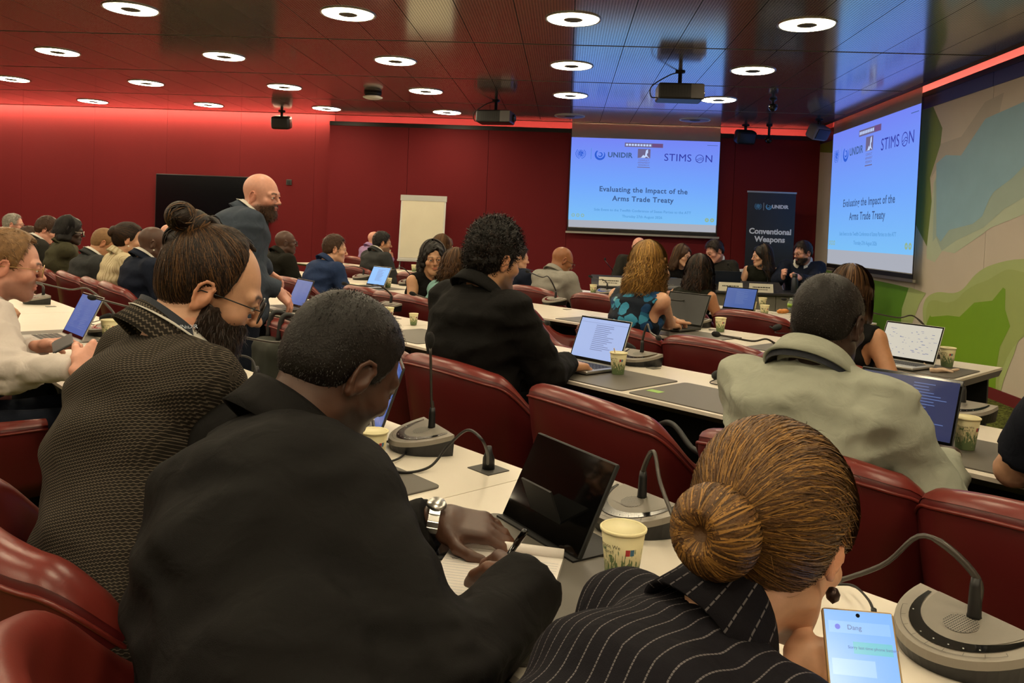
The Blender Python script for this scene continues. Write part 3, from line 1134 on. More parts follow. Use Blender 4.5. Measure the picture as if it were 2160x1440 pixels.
unit_meshes = {}
def make_unit_body(e):
    o = arc(1.0)
    body = MB()
    n = len(o)
    inner = [(x * .96, .055 + (y - .055) * .96) for x, y in o]
    body.v = [Vector((x * .94, .055 + (y - .055) * .94, 0)) for x, y in o] + [Vector((x, y, unit_z(y) - .012)) for x, y in o]
    body.f = [tuple(range(n))[::-1], tuple(range(n, 2 * n))] + [(i, (i + 1) % n, n + (i + 1) % n, n + i) for i in range(n)]
    body.build('base', M_BLACKP, e)
    top = MB()
    top.v = [Vector((x, y, unit_z(y) - .012)) for x, y in o] + [Vector((x * .985, .055 + (y - .055) * .985, unit_z(y))) for x, y in o]
    top.f = [tuple(range(n))[::-1], tuple(range(n, 2 * n))] + [(i, (i + 1) % n, n + (i + 1) % n, n + i) for i in range(n)]
    top.build('top_panel', M_TAUPE2, e)
    def band(ra, rb, a0, a1, z, name, m, k=26, taper=True):
        b = MB()
        for i in range(k + 1):
            t = i / k
            a = a0 + (a1 - a0) * t
            w = (rb - ra) / 2 * (math.sin(math.pi * min(max(t, .03), .97)) ** .45 if taper else 1)
            for r in ((ra + rb) / 2 - w, (ra + rb) / 2 + w):
                x, y = r * .108 * math.cos(a), .055 + r * .14 * math.sin(a)
                b.v.append(Vector((x, y, unit_z(y) + z)))
        for i in range(k):
            b.f.append((2 * i, 2 * i + 2, 2 * i + 3, 2 * i + 1))
        return b.build(name, m, e)
    band(.68, .84, math.pi * 1.03, math.pi * 1.97, .0012, 'black_strip', M_BLACKG)
    pan = MB()
    q = [(x * .68, .055 + (y - .055) * .68) for x, y in o]
    pan.v = [Vector((x, y, unit_z(y) + .0008)) for x, y in q]
    pan.f = [tuple(range(len(q)))]
    pan.build('speaker_panel', M_TAUPE, e)
    g = MB()
    g.v = [Vector((.024 * math.cos(a), .0 + .024 * math.sin(a) + .005, unit_z(.005 + .024 * math.sin(a)) + .0016)) for a in [2 * math.pi * i / 24 for i in range(24)]]
    g.f = [tuple(range(24))]
    g.build('speaker_grille', M_GRILLE, e)
    ln = MB()
    for i in range(9):
        a = math.pi * (1.18 + .64 * i / 8)
        p0 = Vector((.86 * .108 * math.cos(a), .055 + .86 * .14 * math.sin(a), 0))
        p1 = Vector((.92 * .108 * math.cos(a), .055 + .92 * .14 * math.sin(a), 0))
        t = Vector((-math.sin(a), math.cos(a), 0)) * .0004
        vs = [p0 - t, p1 - t, p1 + t, p0 + t]
        ln.add([Vector((v.x, v.y, unit_z(v.y) + .001)) for v in vs], [(0, 1, 2, 3)])
    tag(ln.build('button_lines', M_LINE, e), kind='stuff')
    band(.915, .922, math.pi * 1.18, math.pi * 1.82, .001, 'button_outline', M_LINE, 26, False)
    dt = MB()
    for a, r in ((1.22, .78), (1.42, .80), (1.5, .78), (1.58, .78), (1.65, .79), (1.72, .79)):
        x, y = r * .108 * math.cos(a * math.pi), .055 + r * .14 * math.sin(a * math.pi)
        dt.lathe([(0, .0019), (.0011, .0018), (.0013, .0012)], 8, (x, y, unit_z(y)))
    tag(dt.build('indicator_dots', M_PRINTW, e), kind='stuff')

unit0 = []
def mic_unit(loc, label, tip, arch=.5, rz=0.0, headset=False, sleeve=.055, face=None):
    """conference unit; tip = microphone head relative to the unit, in unit coordinates"""
    e = empty('microphone_unit', loc, (RZ if face is None else face) + rz)
    tag(e, label, 'microphone')
    if not unit0:
        make_unit_body(e)
        unit0.append(e)
        unit_meshes['parts'] = list(e.children)
    else:
        for p in unit_meshes['parts']:
            c = p.copy()
            COL.objects.link(c)
            c.parent = e
    s0 = Vector((0, .035, unit_z(.035)))
    T = Vector(tip)
    up = s0 + Vector((0, 0, sleeve))
    mid = s0.lerp(T, .30) + Vector((0, 0, arch * .12))
    k = catmull([s0, up, mid, s0.lerp(T, .55) + Vector((0, 0, arch * .06)), T], 7)
    MB().tube([s0, s0 + Vector((0, 0, .004)), up * .75 + s0 * .25, up], [.011, .010, .009, .007], 10).build('neck_sleeve', M_BLACKP, e, True)
    n = len(k)
    MB().tube(k, [.0058 if i < n * .42 else .0040 for i in range(n)], 8).build('gooseneck', mat('neck_metal', hexc('4a4642'), .35, metal=.6), e, True)
    d = (k[-1] - k[-3]).normalized()
    prof = [(0, 0), (.006, .002), (.0105, .012), (.0125, .024), (.011, .036), (.006, .044), (0, .046)]
    z = d
    x = z.cross(Vector((0, 0, 1)) if abs(z.z) < .9 else Vector((1, 0, 0))).normalized()
    y = z.cross(x)
    F = Matrix(((x.x, y.x, z.x, T.x), (x.y, y.y, z.y, T.y), (x.z, y.z, z.z, T.z), (0, 0, 0, 1)))
    MB().lathe(prof, 14).xf(F).build('microphone_head', M_FOAM, e, True)
    return e

def headset(loc, label, rz=0.0, flat=False):
    e = tag(empty('headset', loc, rz), label, 'headset')
    pts = [(-.07 + 0.0, 0, .02), (-.075, .03, .022), (-.05, .085, .024), (0, .105, .025), (.05, .085, .024), (.075, .03, .022), (.07, 0, .02)]
    MB().tube(catmull(pts, 5), .006).build('headband', M_BLACKP, e, True)
    for sx in (-1, 1):
        MB().lathe([(0, -.012), (.028, -.010), (.032, 0), (.028, .012), (0, .014)], 18).xf(Matrix.Translation((sx * .07, -.01, .030)) @ Matrix.Rotation(sx * .5, 4, 'Y')).build('ear_cushion', M_FOAM, e, True)
    MB().tube(catmull([(-.07, -.03, .02), (-.12, -.05, .004), (-.10, -.10, .004), (-.03, -.11, .004), (.02, -.07, .004)], 6), .0022, 6).build('cable', M_BLACK, e, True)
    return e

# ------------------------------------------------------------------ paper cups
def mat_cup():
    m, nt, b = new_mat('cup_print')
    N, L = nt.nodes, nt.links
    tc = N.new('ShaderNodeTexCoord')
    sp = N.new('ShaderNodeSeparateXYZ')
    L.new(tc.outputs['Object'], sp.inputs[0])
    def mt(op, a, c=None):
        n = N.new('ShaderNodeMath'); n.operation = op
        for i, q in enumerate((a, c)):
            if q is None: continue
            if isinstance(q, (int, float)): n.inputs[i].default_value = q
            else: L.new(q, n.inputs[i])
        return n.outputs[0]
    ang = mt('ARCTAN2', sp.outputs[1], sp.outputs[0])
    # grass blades rising from the bottom: high-frequency in angle, fading with height
    cv = N.new('ShaderNodeCombineXYZ')
    L.new(mt('MULTIPLY', ang, 9.0), cv.inputs[0])
    L.new(mt('MULTIPLY', sp.outputs[2], 45.0), cv.inputs[1])
    t = N.new('ShaderNodeTexNoise'); t.inputs['Scale'].default_value = 1.3; t.inputs['Detail'].default_value = 6
    L.new(cv.outputs[0], t.inputs['Vector'])
    grass = mt('GREATER_THAN', t.outputs['Fac'], mt('ADD', .26, mt('MULTIPLY', sp.outputs[2], 6.2)))
    # dandelion heads: rings of voronoi cells in the middle band
    cv2 = N.new('ShaderNodeCombineXYZ')
    L.new(mt('MULTIPLY', ang, 1.4), cv2.inputs[0])
    L.new(mt('MULTIPLY', sp.outputs[2], 42.0), cv2.inputs[1])
    v = N.new('ShaderNodeTexVoronoi'); v.inputs['Scale'].default_value = .85
    L.new(cv2.outputs[0], v.inputs['Vector'])
    d = v.outputs['Distance']
    ring = mt('MULTIPLY', mt('LESS_THAN', d, .34), mt('GREATER_THAN', d, .22))
    ring = mt('MAXIMUM', ring, mt('LESS_THAN', d, .08))
    ring = mt('MULTIPLY', ring, mt('MULTIPLY', mt('LESS_THAN', sp.outputs[2], .062), mt('GREATER_THAN', t.outputs['Fac'], .42)))
    pat = mt('MULTIPLY', mt('MAXIMUM', grass, ring), mt('LESS_THAN', sp.outputs[2], .064))
    mx = N.new('ShaderNodeMix'); mx.data_type = 'RGBA'
    mx.inputs[6].default_value = (*hexc('d9d0a4'), 1)
    mx.inputs[7].default_value = (*hexc('61744c'), 1)
    L.new(pat, mx.inputs[0]); L.new(mx.outputs[2], b.inputs['Base Color'])
    b.inputs['Roughness'].default_value = .55
    return m
M_CUP = mat_cup()
M_CUPIN = mat('cup_cream', hexc('ddd3a6'), .6)
M_STAMPR = mat('stamp_red', hexc('b03030'), .6)
M_STAMPB = mat('stamp_blue', hexc('3f7090'), .6)
M_CUPTXT = mat('cup_ink', hexc('3a3a30'), .7)
cup0 = []
CH = .088
def cup_r(z):
    return .0245 + (z / CH) * .0105
def curved(parent, name, x0, x1, z0, z1, ang, m):
    """patch on the cup wall"""
    mb = MB()
    for i in range(5):
        a = ang + (x0 + (x1 - x0) * i / 4) / .032
        for z in (z0, z1):
            r = cup_r(z) + .0005
            mb.v.append(Vector((r * math.cos(a), r * math.sin(a), z)))
    for i in range(4):
        mb.f.append((2 * i, 2 * i + 2, 2 * i + 3, 2 * i + 1))
    return mb.build(name, m, parent)
def make_cup(e):
    MB().lathe([(.0, .004), (.0235, .004), (.0245, 0), (.0245, .001), (cup_r(CH * .5), CH * .5), (cup_r(CH), CH)], 36).build('wall', M_CUP, e, True)
    MB().lathe([(cup_r(CH) - .001, CH - .004), (cup_r(CH) + .0018, CH - .003), (cup_r(CH) + .0022, CH), (cup_r(CH), CH + .0018), (cup_r(CH) - .0016, CH - .0005), (cup_r(.05) - .001, .05), (.0, .048)], 36).build('rim', M_CUPIN, e, True)
    curved(e, 'stamp', -.007, 0, .054, .064, -1.2, M_STAMPR)
    curved(e, 'stamp', 0.0005, .007, .054, .064, -1.2, M_STAMPB)
    for s, z in (('Because We', .066), ('Care!', .057)):
        me = text_mesh(s, .0085)
        for v in me.vertices:
            a = -2.35 + v.co.x / .032
            zz = z + v.co.y
            r = cup_r(zz) + .0006
            v.co = (r * math.cos(a), r * math.sin(a), zz)
        tag(link_mesh('lettering', me, M_CUPTXT, e), kind='stuff')
def cup(loc, label, rz=0.0, s=1.0):
    e = tag(empty('paper_cup', loc, rz), label, 'cup')
    if not cup0:
        make_cup(e)
        cup0.append(e)
    else:
        for p in cup0[0].children:
            c = p.copy()
            COL.objects.link(c)
            c.parent = e
    e.scale = (s, s, s)
    return e

# ------------------------------------------------------------------ laptops
M_LAPSCR = {}
def mat_lap(kind):
    if kind in M_LAPSCR:
        return M_LAPSCR[kind]
    c = {'doc': ('9fb4e6', .62), 'mail': ('3d62b0', .5), 'blue': ('79b4f6', .66), 'white': ('d5cfc0', .56), 'night': ('1c2a5c', .45), 'off': ('0a0c12', .1)}[kind]
    M_LAPSCR[kind] = mat('laptop_' + kind, (.02, .02, .02), .3, emit=hexc(c[0]), estr=c[1])
    return M_LAPSCR[kind]
M_LTXT = mat('screen_text', (.02, .02, .02), .4, emit=hexc('6a78ac'), estr=.5)
M_LTXTW = mat('screen_text_pale', (.02, .02, .02), .4, emit=hexc('6f8cd0'), estr=.4)
M_KEYS = mat('keyboard', hexc('1c1c1e'), .5)
M_GRAPH = mat('laptop_graphite', hexc('4a4947'), .42, metal=.6)
def laptop(loc, label, rz=0.0, open_=105, w=.335, d=.235, kind='doc', shell=None, lines='doc', face=None):
    """hinge is on the +y side; the lid opens away from the user"""
    sh = shell or M_ALU
    e = tag(empty('laptop', loc, (RZ if face is None else face) + rz), label, 'laptop')
    MB().rbox((-w / 2, -d / 2, .002), (w / 2, d / 2, .016), .006).build('base', sh, e)
    kb = MB()
    for r in range(5):
        for c in range(13):
            x, y = -w * .43 + c * w * .0665, d * .36 - r * d * .105
            kb.box((x, y - d * .085, .0162), (x + w * .055, y, .0172))
    tag(kb.build('keyboard', M_KEYS, e), kind='stuff')
    MB().box((-w * .16, -d * .44, .0161), (w * .16, -d * .20, .0165)).build('touchpad', mat('touchpad', hexc('8b8a88'), .4), e)
    a = math.radians(open_)
    T = Matrix.Translation((0, d / 2 - .004, .014)) @ Matrix.Rotation(math.pi - a, 4, 'X') @ Matrix.Rotation(math.pi, 4, 'X')
    # lid in its own frame: x across, z up the lid, -y towards the user
    T = Matrix.Translation((0, d / 2 - .004, .015)) @ Matrix.Rotation(-(a - math.pi / 2), 4, 'X')
    lid = MB().rbox((-w / 2, 0, 0), (w / 2, .006, d), .0028).xf(T).build('lid', sh, e)
    MB().box((-w / 2 + .003, -.0006, .004), (w / 2 - .003, .0002, d - .003)).xf(T).build('bezel', M_BLACKG, lid)
    MB().box((-w / 2 + .009, -.0012, .018), (w / 2 - .009, -.0005, d - .010)).xf(T).build('screen', mat_lap(kind), lid)
    tx = MB()
    W, H = w - .018, d - .028
    rnd = random.Random(hash(label) % 1000)
    if lines == 'doc':
        for i in range(14):
            z = .018 + H * (.84 - i * .048)
            tx.box((-W * .15, -.0016, z), (-W * .15 + W * rnd.uniform(.25, .42), -.0013, z + H * .014))
        tx.box((-W * .5, -.0016, .018 + H * .9), (W * .5, -.0013, .018 + H * .905))
    elif lines == 'mail':
        for i in range(16):
            z = .018 + H * (.90 - i * .05)
            tx.box((-W * .42, -.0016, z), (-W * .42 + W * rnd.uniform(.15, .30), -.0013, z + H * .014))
            tx.box((W * .05, -.0016, z), (W * .05 + W * rnd.uniform(.1, .36), -.0013, z + H * .012))
    elif lines == 'sheet':
        for i in range(60):
            x, z = rnd.uniform(-.45, .42) * W, .018 + H * rnd.uniform(.08, .85)
            tx.box((x, -.0016, z), (x + W * rnd.uniform(.01, .06), -.0013, z + H * rnd.uniform(.006, .018)))
    if tx.v:
        tag(tx.xf(T).build('screen_text', M_LTXTW if kind in ('mail', 'night') else M_LTXT, lid), kind='stuff')
    return e

# ------------------------------------------------------------------ pads, papers
M_PAD = mat('desk_pad', hexc('4b463f'), .55, bump=(300, .1, .0004))
pad0 = []
def desk_pad(u, n, label, rz=0.0, group='writing pads on the desks'):
    loc = un(u, n, TABLE)
    if not pad0:
        e = empty('desk_pad', loc, RZ + rz)
        poly = []
        W, D, R = .24, .19, .02
        for cx, cy, a0 in ((W - R, D - R, 0), (-W + R, D - R, 90), (-W + R, -D + R, 180), (W - R, -D + R, 270)):
            for k in range(4):
                a = math.radians(a0 + k * 30)
                poly.append((cx + R * math.cos(a), cy + R * math.sin(a)))
        MB().prism(poly, 0, .003).build('mat', M_PAD, e)
        MB().prism([(x * .985, y * .985) for x, y in poly], .003, .0034).build('surface', mat('desk_pad_face', hexc('5a554d'), .5), e)
        pad0.append(e)
        o = e
    else:
        o = dup(pad0[0], loc, RZ + rz)
    tag(o, label, 'desk pad', group)
    return o
# ================================================================== figures: smooth solids from blended volumes
f32 = np.float32
A3 = lambda *v: np.array(v, dtype=np.float64)

def npv(v):
    return np.array([v[0], v[1], v[2]], dtype=np.float64)

def unit(v):
    return v / (np.linalg.norm(v) + 1e-12)

def rotm(yaw=0, pitch=0, roll=0):
    """degrees; yaw to the left, pitch down, roll to the right shoulder; forward is +y"""
    a, b, c = map(math.radians, (yaw, -pitch, roll))
    Rz = np.array([[math.cos(a), -math.sin(a), 0], [math.sin(a), math.cos(a), 0], [0, 0, 1]])
    Rx = np.array([[1, 0, 0], [0, math.cos(b), -math.sin(b)], [0, math.sin(b), math.cos(b)]])
    Ry = np.array([[math.cos(c), 0, math.sin(c)], [0, 1, 0], [-math.sin(c), 0, math.cos(c)]])
    return Rz @ Rx @ Ry

class Prim:
    def __init__(s, fn, lo, hi):
        s.fn, s.lo, s.hi = fn, np.minimum(lo, hi), np.maximum(lo, hi)

def cap(a, b, ra, rb=None):
    rb = ra if rb is None else rb
    a, b = np.asarray(a, float), np.asarray(b, float)
    ba = b - a
    L2 = float(ba @ ba) + 1e-9
    def fn(X, Y, Z):
        px, py, pz = X - f32(a[0]), Y - f32(a[1]), Z - f32(a[2])
        h = np.clip((px * f32(ba[0]) + py * f32(ba[1]) + pz * f32(ba[2])) / f32(L2), 0, 1)
        return np.sqrt((px - h * f32(ba[0])) ** 2 + (py - h * f32(ba[1])) ** 2 + (pz - h * f32(ba[2])) ** 2) - (f32(ra) + f32(rb - ra) * h)
    r = max(ra, rb)
    return Prim(fn, np.minimum(a, b) - r, np.maximum(a, b) + r)

def ell(c, r, R=None):
    c, r = np.asarray(c, float), np.asarray(r, float) * np.ones(3)
    R = np.eye(3) if R is None else R
    def fn(X, Y, Z):
        px, py, pz = X - f32(c[0]), Y - f32(c[1]), Z - f32(c[2])
        q = [(px * f32(R[0, i]) + py * f32(R[1, i]) + pz * f32(R[2, i])) for i in range(3)]
        k0 = np.sqrt(sum((q[i] / f32(r[i])) ** 2 for i in range(3)))
        k1 = np.sqrt(sum((q[i] / f32(r[i] ** 2)) ** 2 for i in range(3))) + f32(1e-6)
        return k0 * (k0 - 1) / k1
    m = r.max()
    return Prim(fn, c - m, c + m)

def ecap(a, b, side, r0, r1, ez=1.0):
    """limb with an elliptic section: r = (across, depth)"""
    a, b = np.asarray(a, float), np.asarray(b, float)
    ax = unit(b - a)
    L = float(np.linalg.norm(b - a))
    sx = unit(np.asarray(side, float) - ax * (np.asarray(side, float) @ ax))
    fy = np.cross(ax, sx)
    def fn(X, Y, Z):
        px, py, pz = X - f32(a[0]), Y - f32(a[1]), Z - f32(a[2])
        t = px * f32(ax[0]) + py * f32(ax[1]) + pz * f32(ax[2])
        h = np.clip(t / f32(L), 0, 1)
        e = t - h * f32(L)
        u = px * f32(sx[0]) + py * f32(sx[1]) + pz * f32(sx[2])
        w = px * f32(fy[0]) + py * f32(fy[1]) + pz * f32(fy[2])
        rx = f32(r0[0]) + f32(r1[0] - r0[0]) * h
        ry = f32(r0[1]) + f32(r1[1] - r0[1]) * h
        k0 = np.sqrt((u / rx) ** 2 + (w / ry) ** 2 + (e / (ry * f32(ez))) ** 2)
        return (k0 - 1) * np.minimum(rx, ry)
    m = max(*r0, *r1)
    return Prim(fn, np.minimum(a, b) - m, np.maximum(a, b) + m)

def rbx(c, half, R=None, rd=.005):
    c, half = np.asarray(c, float), np.asarray(half, float)
    R = np.eye(3) if R is None else R
    def fn(X, Y, Z):
        px, py, pz = X - f32(c[0]), Y - f32(c[1]), Z - f32(c[2])
        q = [np.abs(px * f32(R[0, i]) + py * f32(R[1, i]) + pz * f32(R[2, i])) - f32(half[i] - rd) for i in range(3)]
        o = np.sqrt(sum(np.maximum(k, 0) ** 2 for k in q))
        return o + np.minimum(np.maximum(np.maximum(q[0], q[1]), q[2]), 0) - f32(rd)
    m = np.linalg.norm(half)
    return Prim(fn, c - m, c + m)

def smin(a, b, k):
    if k < 1e-5:
        return np.minimum(a, b)
    h = np.clip(f32(.5) + f32(.5 / k) * (b - a), 0, 1)
    return b + (a - b) * h - f32(k) * h * (1 - h)

def volume(items, h, mods=(), pad=.012, clip=None):
    """items: (prim, blend, +1 add / -1 carve). Returns vertices and quads of the blended surface."""
    lo = np.min([p.lo for p, k, s in items if s > 0], axis=0) - pad - 2 * h
    hi = np.max([p.hi for p, k, s in items if s > 0], axis=0) + pad + 2 * h
    if clip is not None:
        lo, hi = np.maximum(lo, clip[0]), np.minimum(hi, clip[1])
    n = np.maximum(((hi - lo) / h).astype(int) + 2, 4)
    ax = [(lo[i] + h * np.arange(n[i])).astype(f32) for i in range(3)]
    v = np.full(n, f32(.2), dtype=f32)
    for p, k, s in items:
        m = k + 2.5 * h + .01
        i0 = np.clip(((p.lo - m - lo) / h).astype(int), 0, n)
        i1 = np.clip(((p.hi + m - lo) / h).astype(int) + 2, 0, n)
        if np.any(i1 <= i0):
            continue
        sl = tuple(slice(a, b) for a, b in zip(i0, i1))
        X, Y, Z = ax[0][sl[0]][:, None, None], ax[1][sl[1]][None, :, None], ax[2][sl[2]][None, None, :]
        d = p.fn(X, Y, Z)
        v[sl] = smin(v[sl], d, k) if s > 0 else -smin(-v[sl], d, k)
    X, Y, Z = ax[0][:, None, None], ax[1][None, :, None], ax[2][None, None, :]
    for m in mods:
        v = m(X, Y, Z, v)
    v[0] = v[-1] = f32(.1)
    v[:, 0] = v[:, -1] = f32(.1)
    v[:, :, 0] = v[:, :, -1] = f32(.1)
    return surfnet(v, lo, h)

def surfnet(v, lo, h):
    s = v < 0
    nx, ny, nz = v.shape
    def cr(a, dx, dy, dz):
        return a[dx:nx - 1 + dx, dy:ny - 1 + dy, dz:nz - 1 + dz]
    cnt = np.zeros((nx - 1, ny - 1, nz - 1), dtype=np.int8)
    C = [(dx, dy, dz) for dx in (0, 1) for dy in (0, 1) for dz in (0, 1)]
    for c in C:
        cnt += cr(s, *c)
    act = (cnt > 0) & (cnt < 8)
    idx = np.argwhere(act)
    if len(idx) == 0:
        return np.zeros((0, 3)), np.zeros((0, 4), int)
    ids = np.full(act.shape, -1, dtype=np.int64)
    ids[act] = np.arange(len(idx))
    pos = np.zeros((len(idx), 3))
    num = np.zeros(len(idx))
    val = {c: v[idx[:, 0] + c[0], idx[:, 1] + c[1], idx[:, 2] + c[2]].astype(np.float64) for c in C}
    for c in C:
        for a in range(3):
            if c[a] == 0:
                d = list(c)
                d[a] = 1
                d = tuple(d)
                va, vb = val[c], val[d]
                x = (va < 0) != (vb < 0)
                t = np.where(x, va / np.where(x, va - vb, 1), 0)
                p = np.array(c, float)[None, :] + t[:, None] * (np.array(d, float) - np.array(c, float))[None, :]
                pos += np.where(x[:, None], p, 0)
                num += x
    verts = lo + h * (idx + pos / num[:, None])
    F = []
    for a in range(3):
        b, c = (a + 1) % 3, (a + 2) % 3
        sl0 = [slice(1, -1)] * 3
        sl1 = [slice(1, -1)] * 3
        sl0[a], sl1[a] = slice(0, -1), slice(1, None)
        s0, s1 = s[tuple(sl0)], s[tuple(sl1)]
        for m, flip in ((s0 & ~s1, False), (~s0 & s1, True)):
            e = np.argwhere(m)
            if len(e) == 0:
                continue
            off = np.zeros(3, int)
            off[b] = off[c] = 1
            e = e + off
            q = []
            for db, dc in ((-1, -1), (0, -1), (0, 0), (-1, 0)):
                k = e.copy()
                k[:, b] += db
                k[:, c] += dc
                q.append(ids[k[:, 0], k[:, 1], k[:, 2]])
            q = np.stack(q if not flip else q[::-1], 1)
            F.append(q[(q >= 0).all(1)])
    return verts, np.concatenate(F) if F else np.zeros((0, 4), int)

def np_mesh(name, V, Q, m, parent=None, attrs=None, tris=False):
    me = bpy.data.meshes.new(name)
    V = np.ascontiguousarray(V, dtype=np.float32)
    Q = np.ascontiguousarray(Q, dtype=np.int32)
    k = Q.shape[1]
    me.vertices.add(len(V))
    me.vertices.foreach_set('co', V.ravel())
    me.loops.add(Q.size)
    me.loops.foreach_set('vertex_index', Q.ravel())
    me.polygons.add(len(Q))
    me.polygons.foreach_set('loop_start', np.arange(0, Q.size, k, dtype=np.int32))
    me.polygons.foreach_set('use_smooth', np.ones(len(Q), dtype=bool))
    me.update()
    me.validate()
    for nm, arr in (attrs or {}).items():
        if arr.shape[1] == 4:
            a = me.attributes.new(nm, 'FLOAT_COLOR', 'POINT')
            a.data.foreach_set('color', np.ascontiguousarray(arr, dtype=np.float32).ravel())
        else:
            a = me.attributes.new(nm, 'FLOAT_VECTOR', 'POINT')
            a.data.foreach_set('vector', np.ascontiguousarray(arr, dtype=np.float32).ravel())
    if m is not None:
        me.materials.append(m)
    o = bpy.data.objects.new(name, me)
    COL.objects.link(o)
    if parent is not None:
        o.parent = parent
    return o

def sn(X, Y, Z, f, seed=0.0):
    """cheap smooth noise from warped sines, about -1..1"""
    a = np.sin(f * (X * 1.0 + Y * .37 - Z * .21) + seed + 1.7 * np.sin(f * .61 * (Y - .3 * Z) + seed * 1.3))
    b = np.sin(f * (Y * .93 - X * .45 + Z * .33) + seed * 2.1 + 1.5 * np.sin(f * .57 * (Z + .4 * X) + seed))
    c = np.sin(f * (Z * 1.07 + X * .28 - Y * .49) + seed * .7 + 1.6 * np.sin(f * .66 * (X - .2 * Y) + seed * 1.9))
    return (a + b + c) / 3

# ------------------------------------------------------------------ figure materials
def mat_skin():
    m, nt, b = new_mat('skin')
    N, L = nt.nodes, nt.links
    a = N.new('ShaderNodeAttribute')
    a.attribute_name = 'col'
    tc = N.new('ShaderNodeTexCoord')
    t = N.new('ShaderNodeTexNoise')
    t.inputs['Scale'].default_value = 60
    t.inputs['Detail'].default_value = 5
    L.new(tc.outputs['Object'], t.inputs['Vector'])
    mr = N.new('ShaderNodeMapRange')
    mr.inputs[3].default_value = .85
    mr.inputs[4].default_value = 1.15
    L.new(t.outputs['Fac'], mr.inputs[0])
    mx = N.new('ShaderNodeMix')
    mx.data_type = 'RGBA'
    mx.blend_type = 'MULTIPLY'
    mx.inputs[0].default_value = 1
    L.new(a.outputs['Color'], mx.inputs[6])
    L.new(mr.outputs[0], mx.inputs[7])
    L.new(mx.outputs[2], b.inputs['Base Color'])
    b.inputs['Roughness'].default_value = .45
    b.inputs['Specular IOR Level'].default_value = .45
    b.inputs['Subsurface Weight'].default_value = .0
    t2 = N.new('ShaderNodeTexNoise')
    t2.inputs['Scale'].default_value = 420
    L.new(tc.outputs['Object'], t2.inputs['Vector'])
    bn = N.new('ShaderNodeBump')
    bn.inputs['Strength'].default_value = .15
    bn.inputs['Distance'].default_value = .0008
    L.new(t2.outputs['Fac'], bn.inputs['Height'])
    L.new(bn.outputs[0], b.inputs['Normal'])
    return m
M_SKIN = mat_skin()

def mat_hair():
    m, nt, b = new_mat('hair')
    N, L = nt.nodes, nt.links
    a = N.new('ShaderNodeAttribute')
    a.attribute_name = 'col'
    L.new(a.outputs['Color'], b.inputs['Base Color'])
    b.inputs['Roughness'].default_value = .5
    b.inputs['Specular IOR Level'].default_value = .3
    tc = N.new('ShaderNodeTexCoord')
    t2 = N.new('ShaderNodeTexNoise')
    t2.inputs['Scale'].default_value = 260
    t2.inputs['Detail'].default_value = 4
    L.new(tc.outputs['Object'], t2.inputs['Vector'])
    bn = N.new('ShaderNodeBump')
    bn.inputs['Strength'].default_value = .6
    bn.inputs['Distance'].default_value = .002
    L.new(t2.outputs['Fac'], bn.inputs['Height'])
    L.new(bn.outputs[0], b.inputs['Normal'])
    return m
M_HAIR = mat_hair()

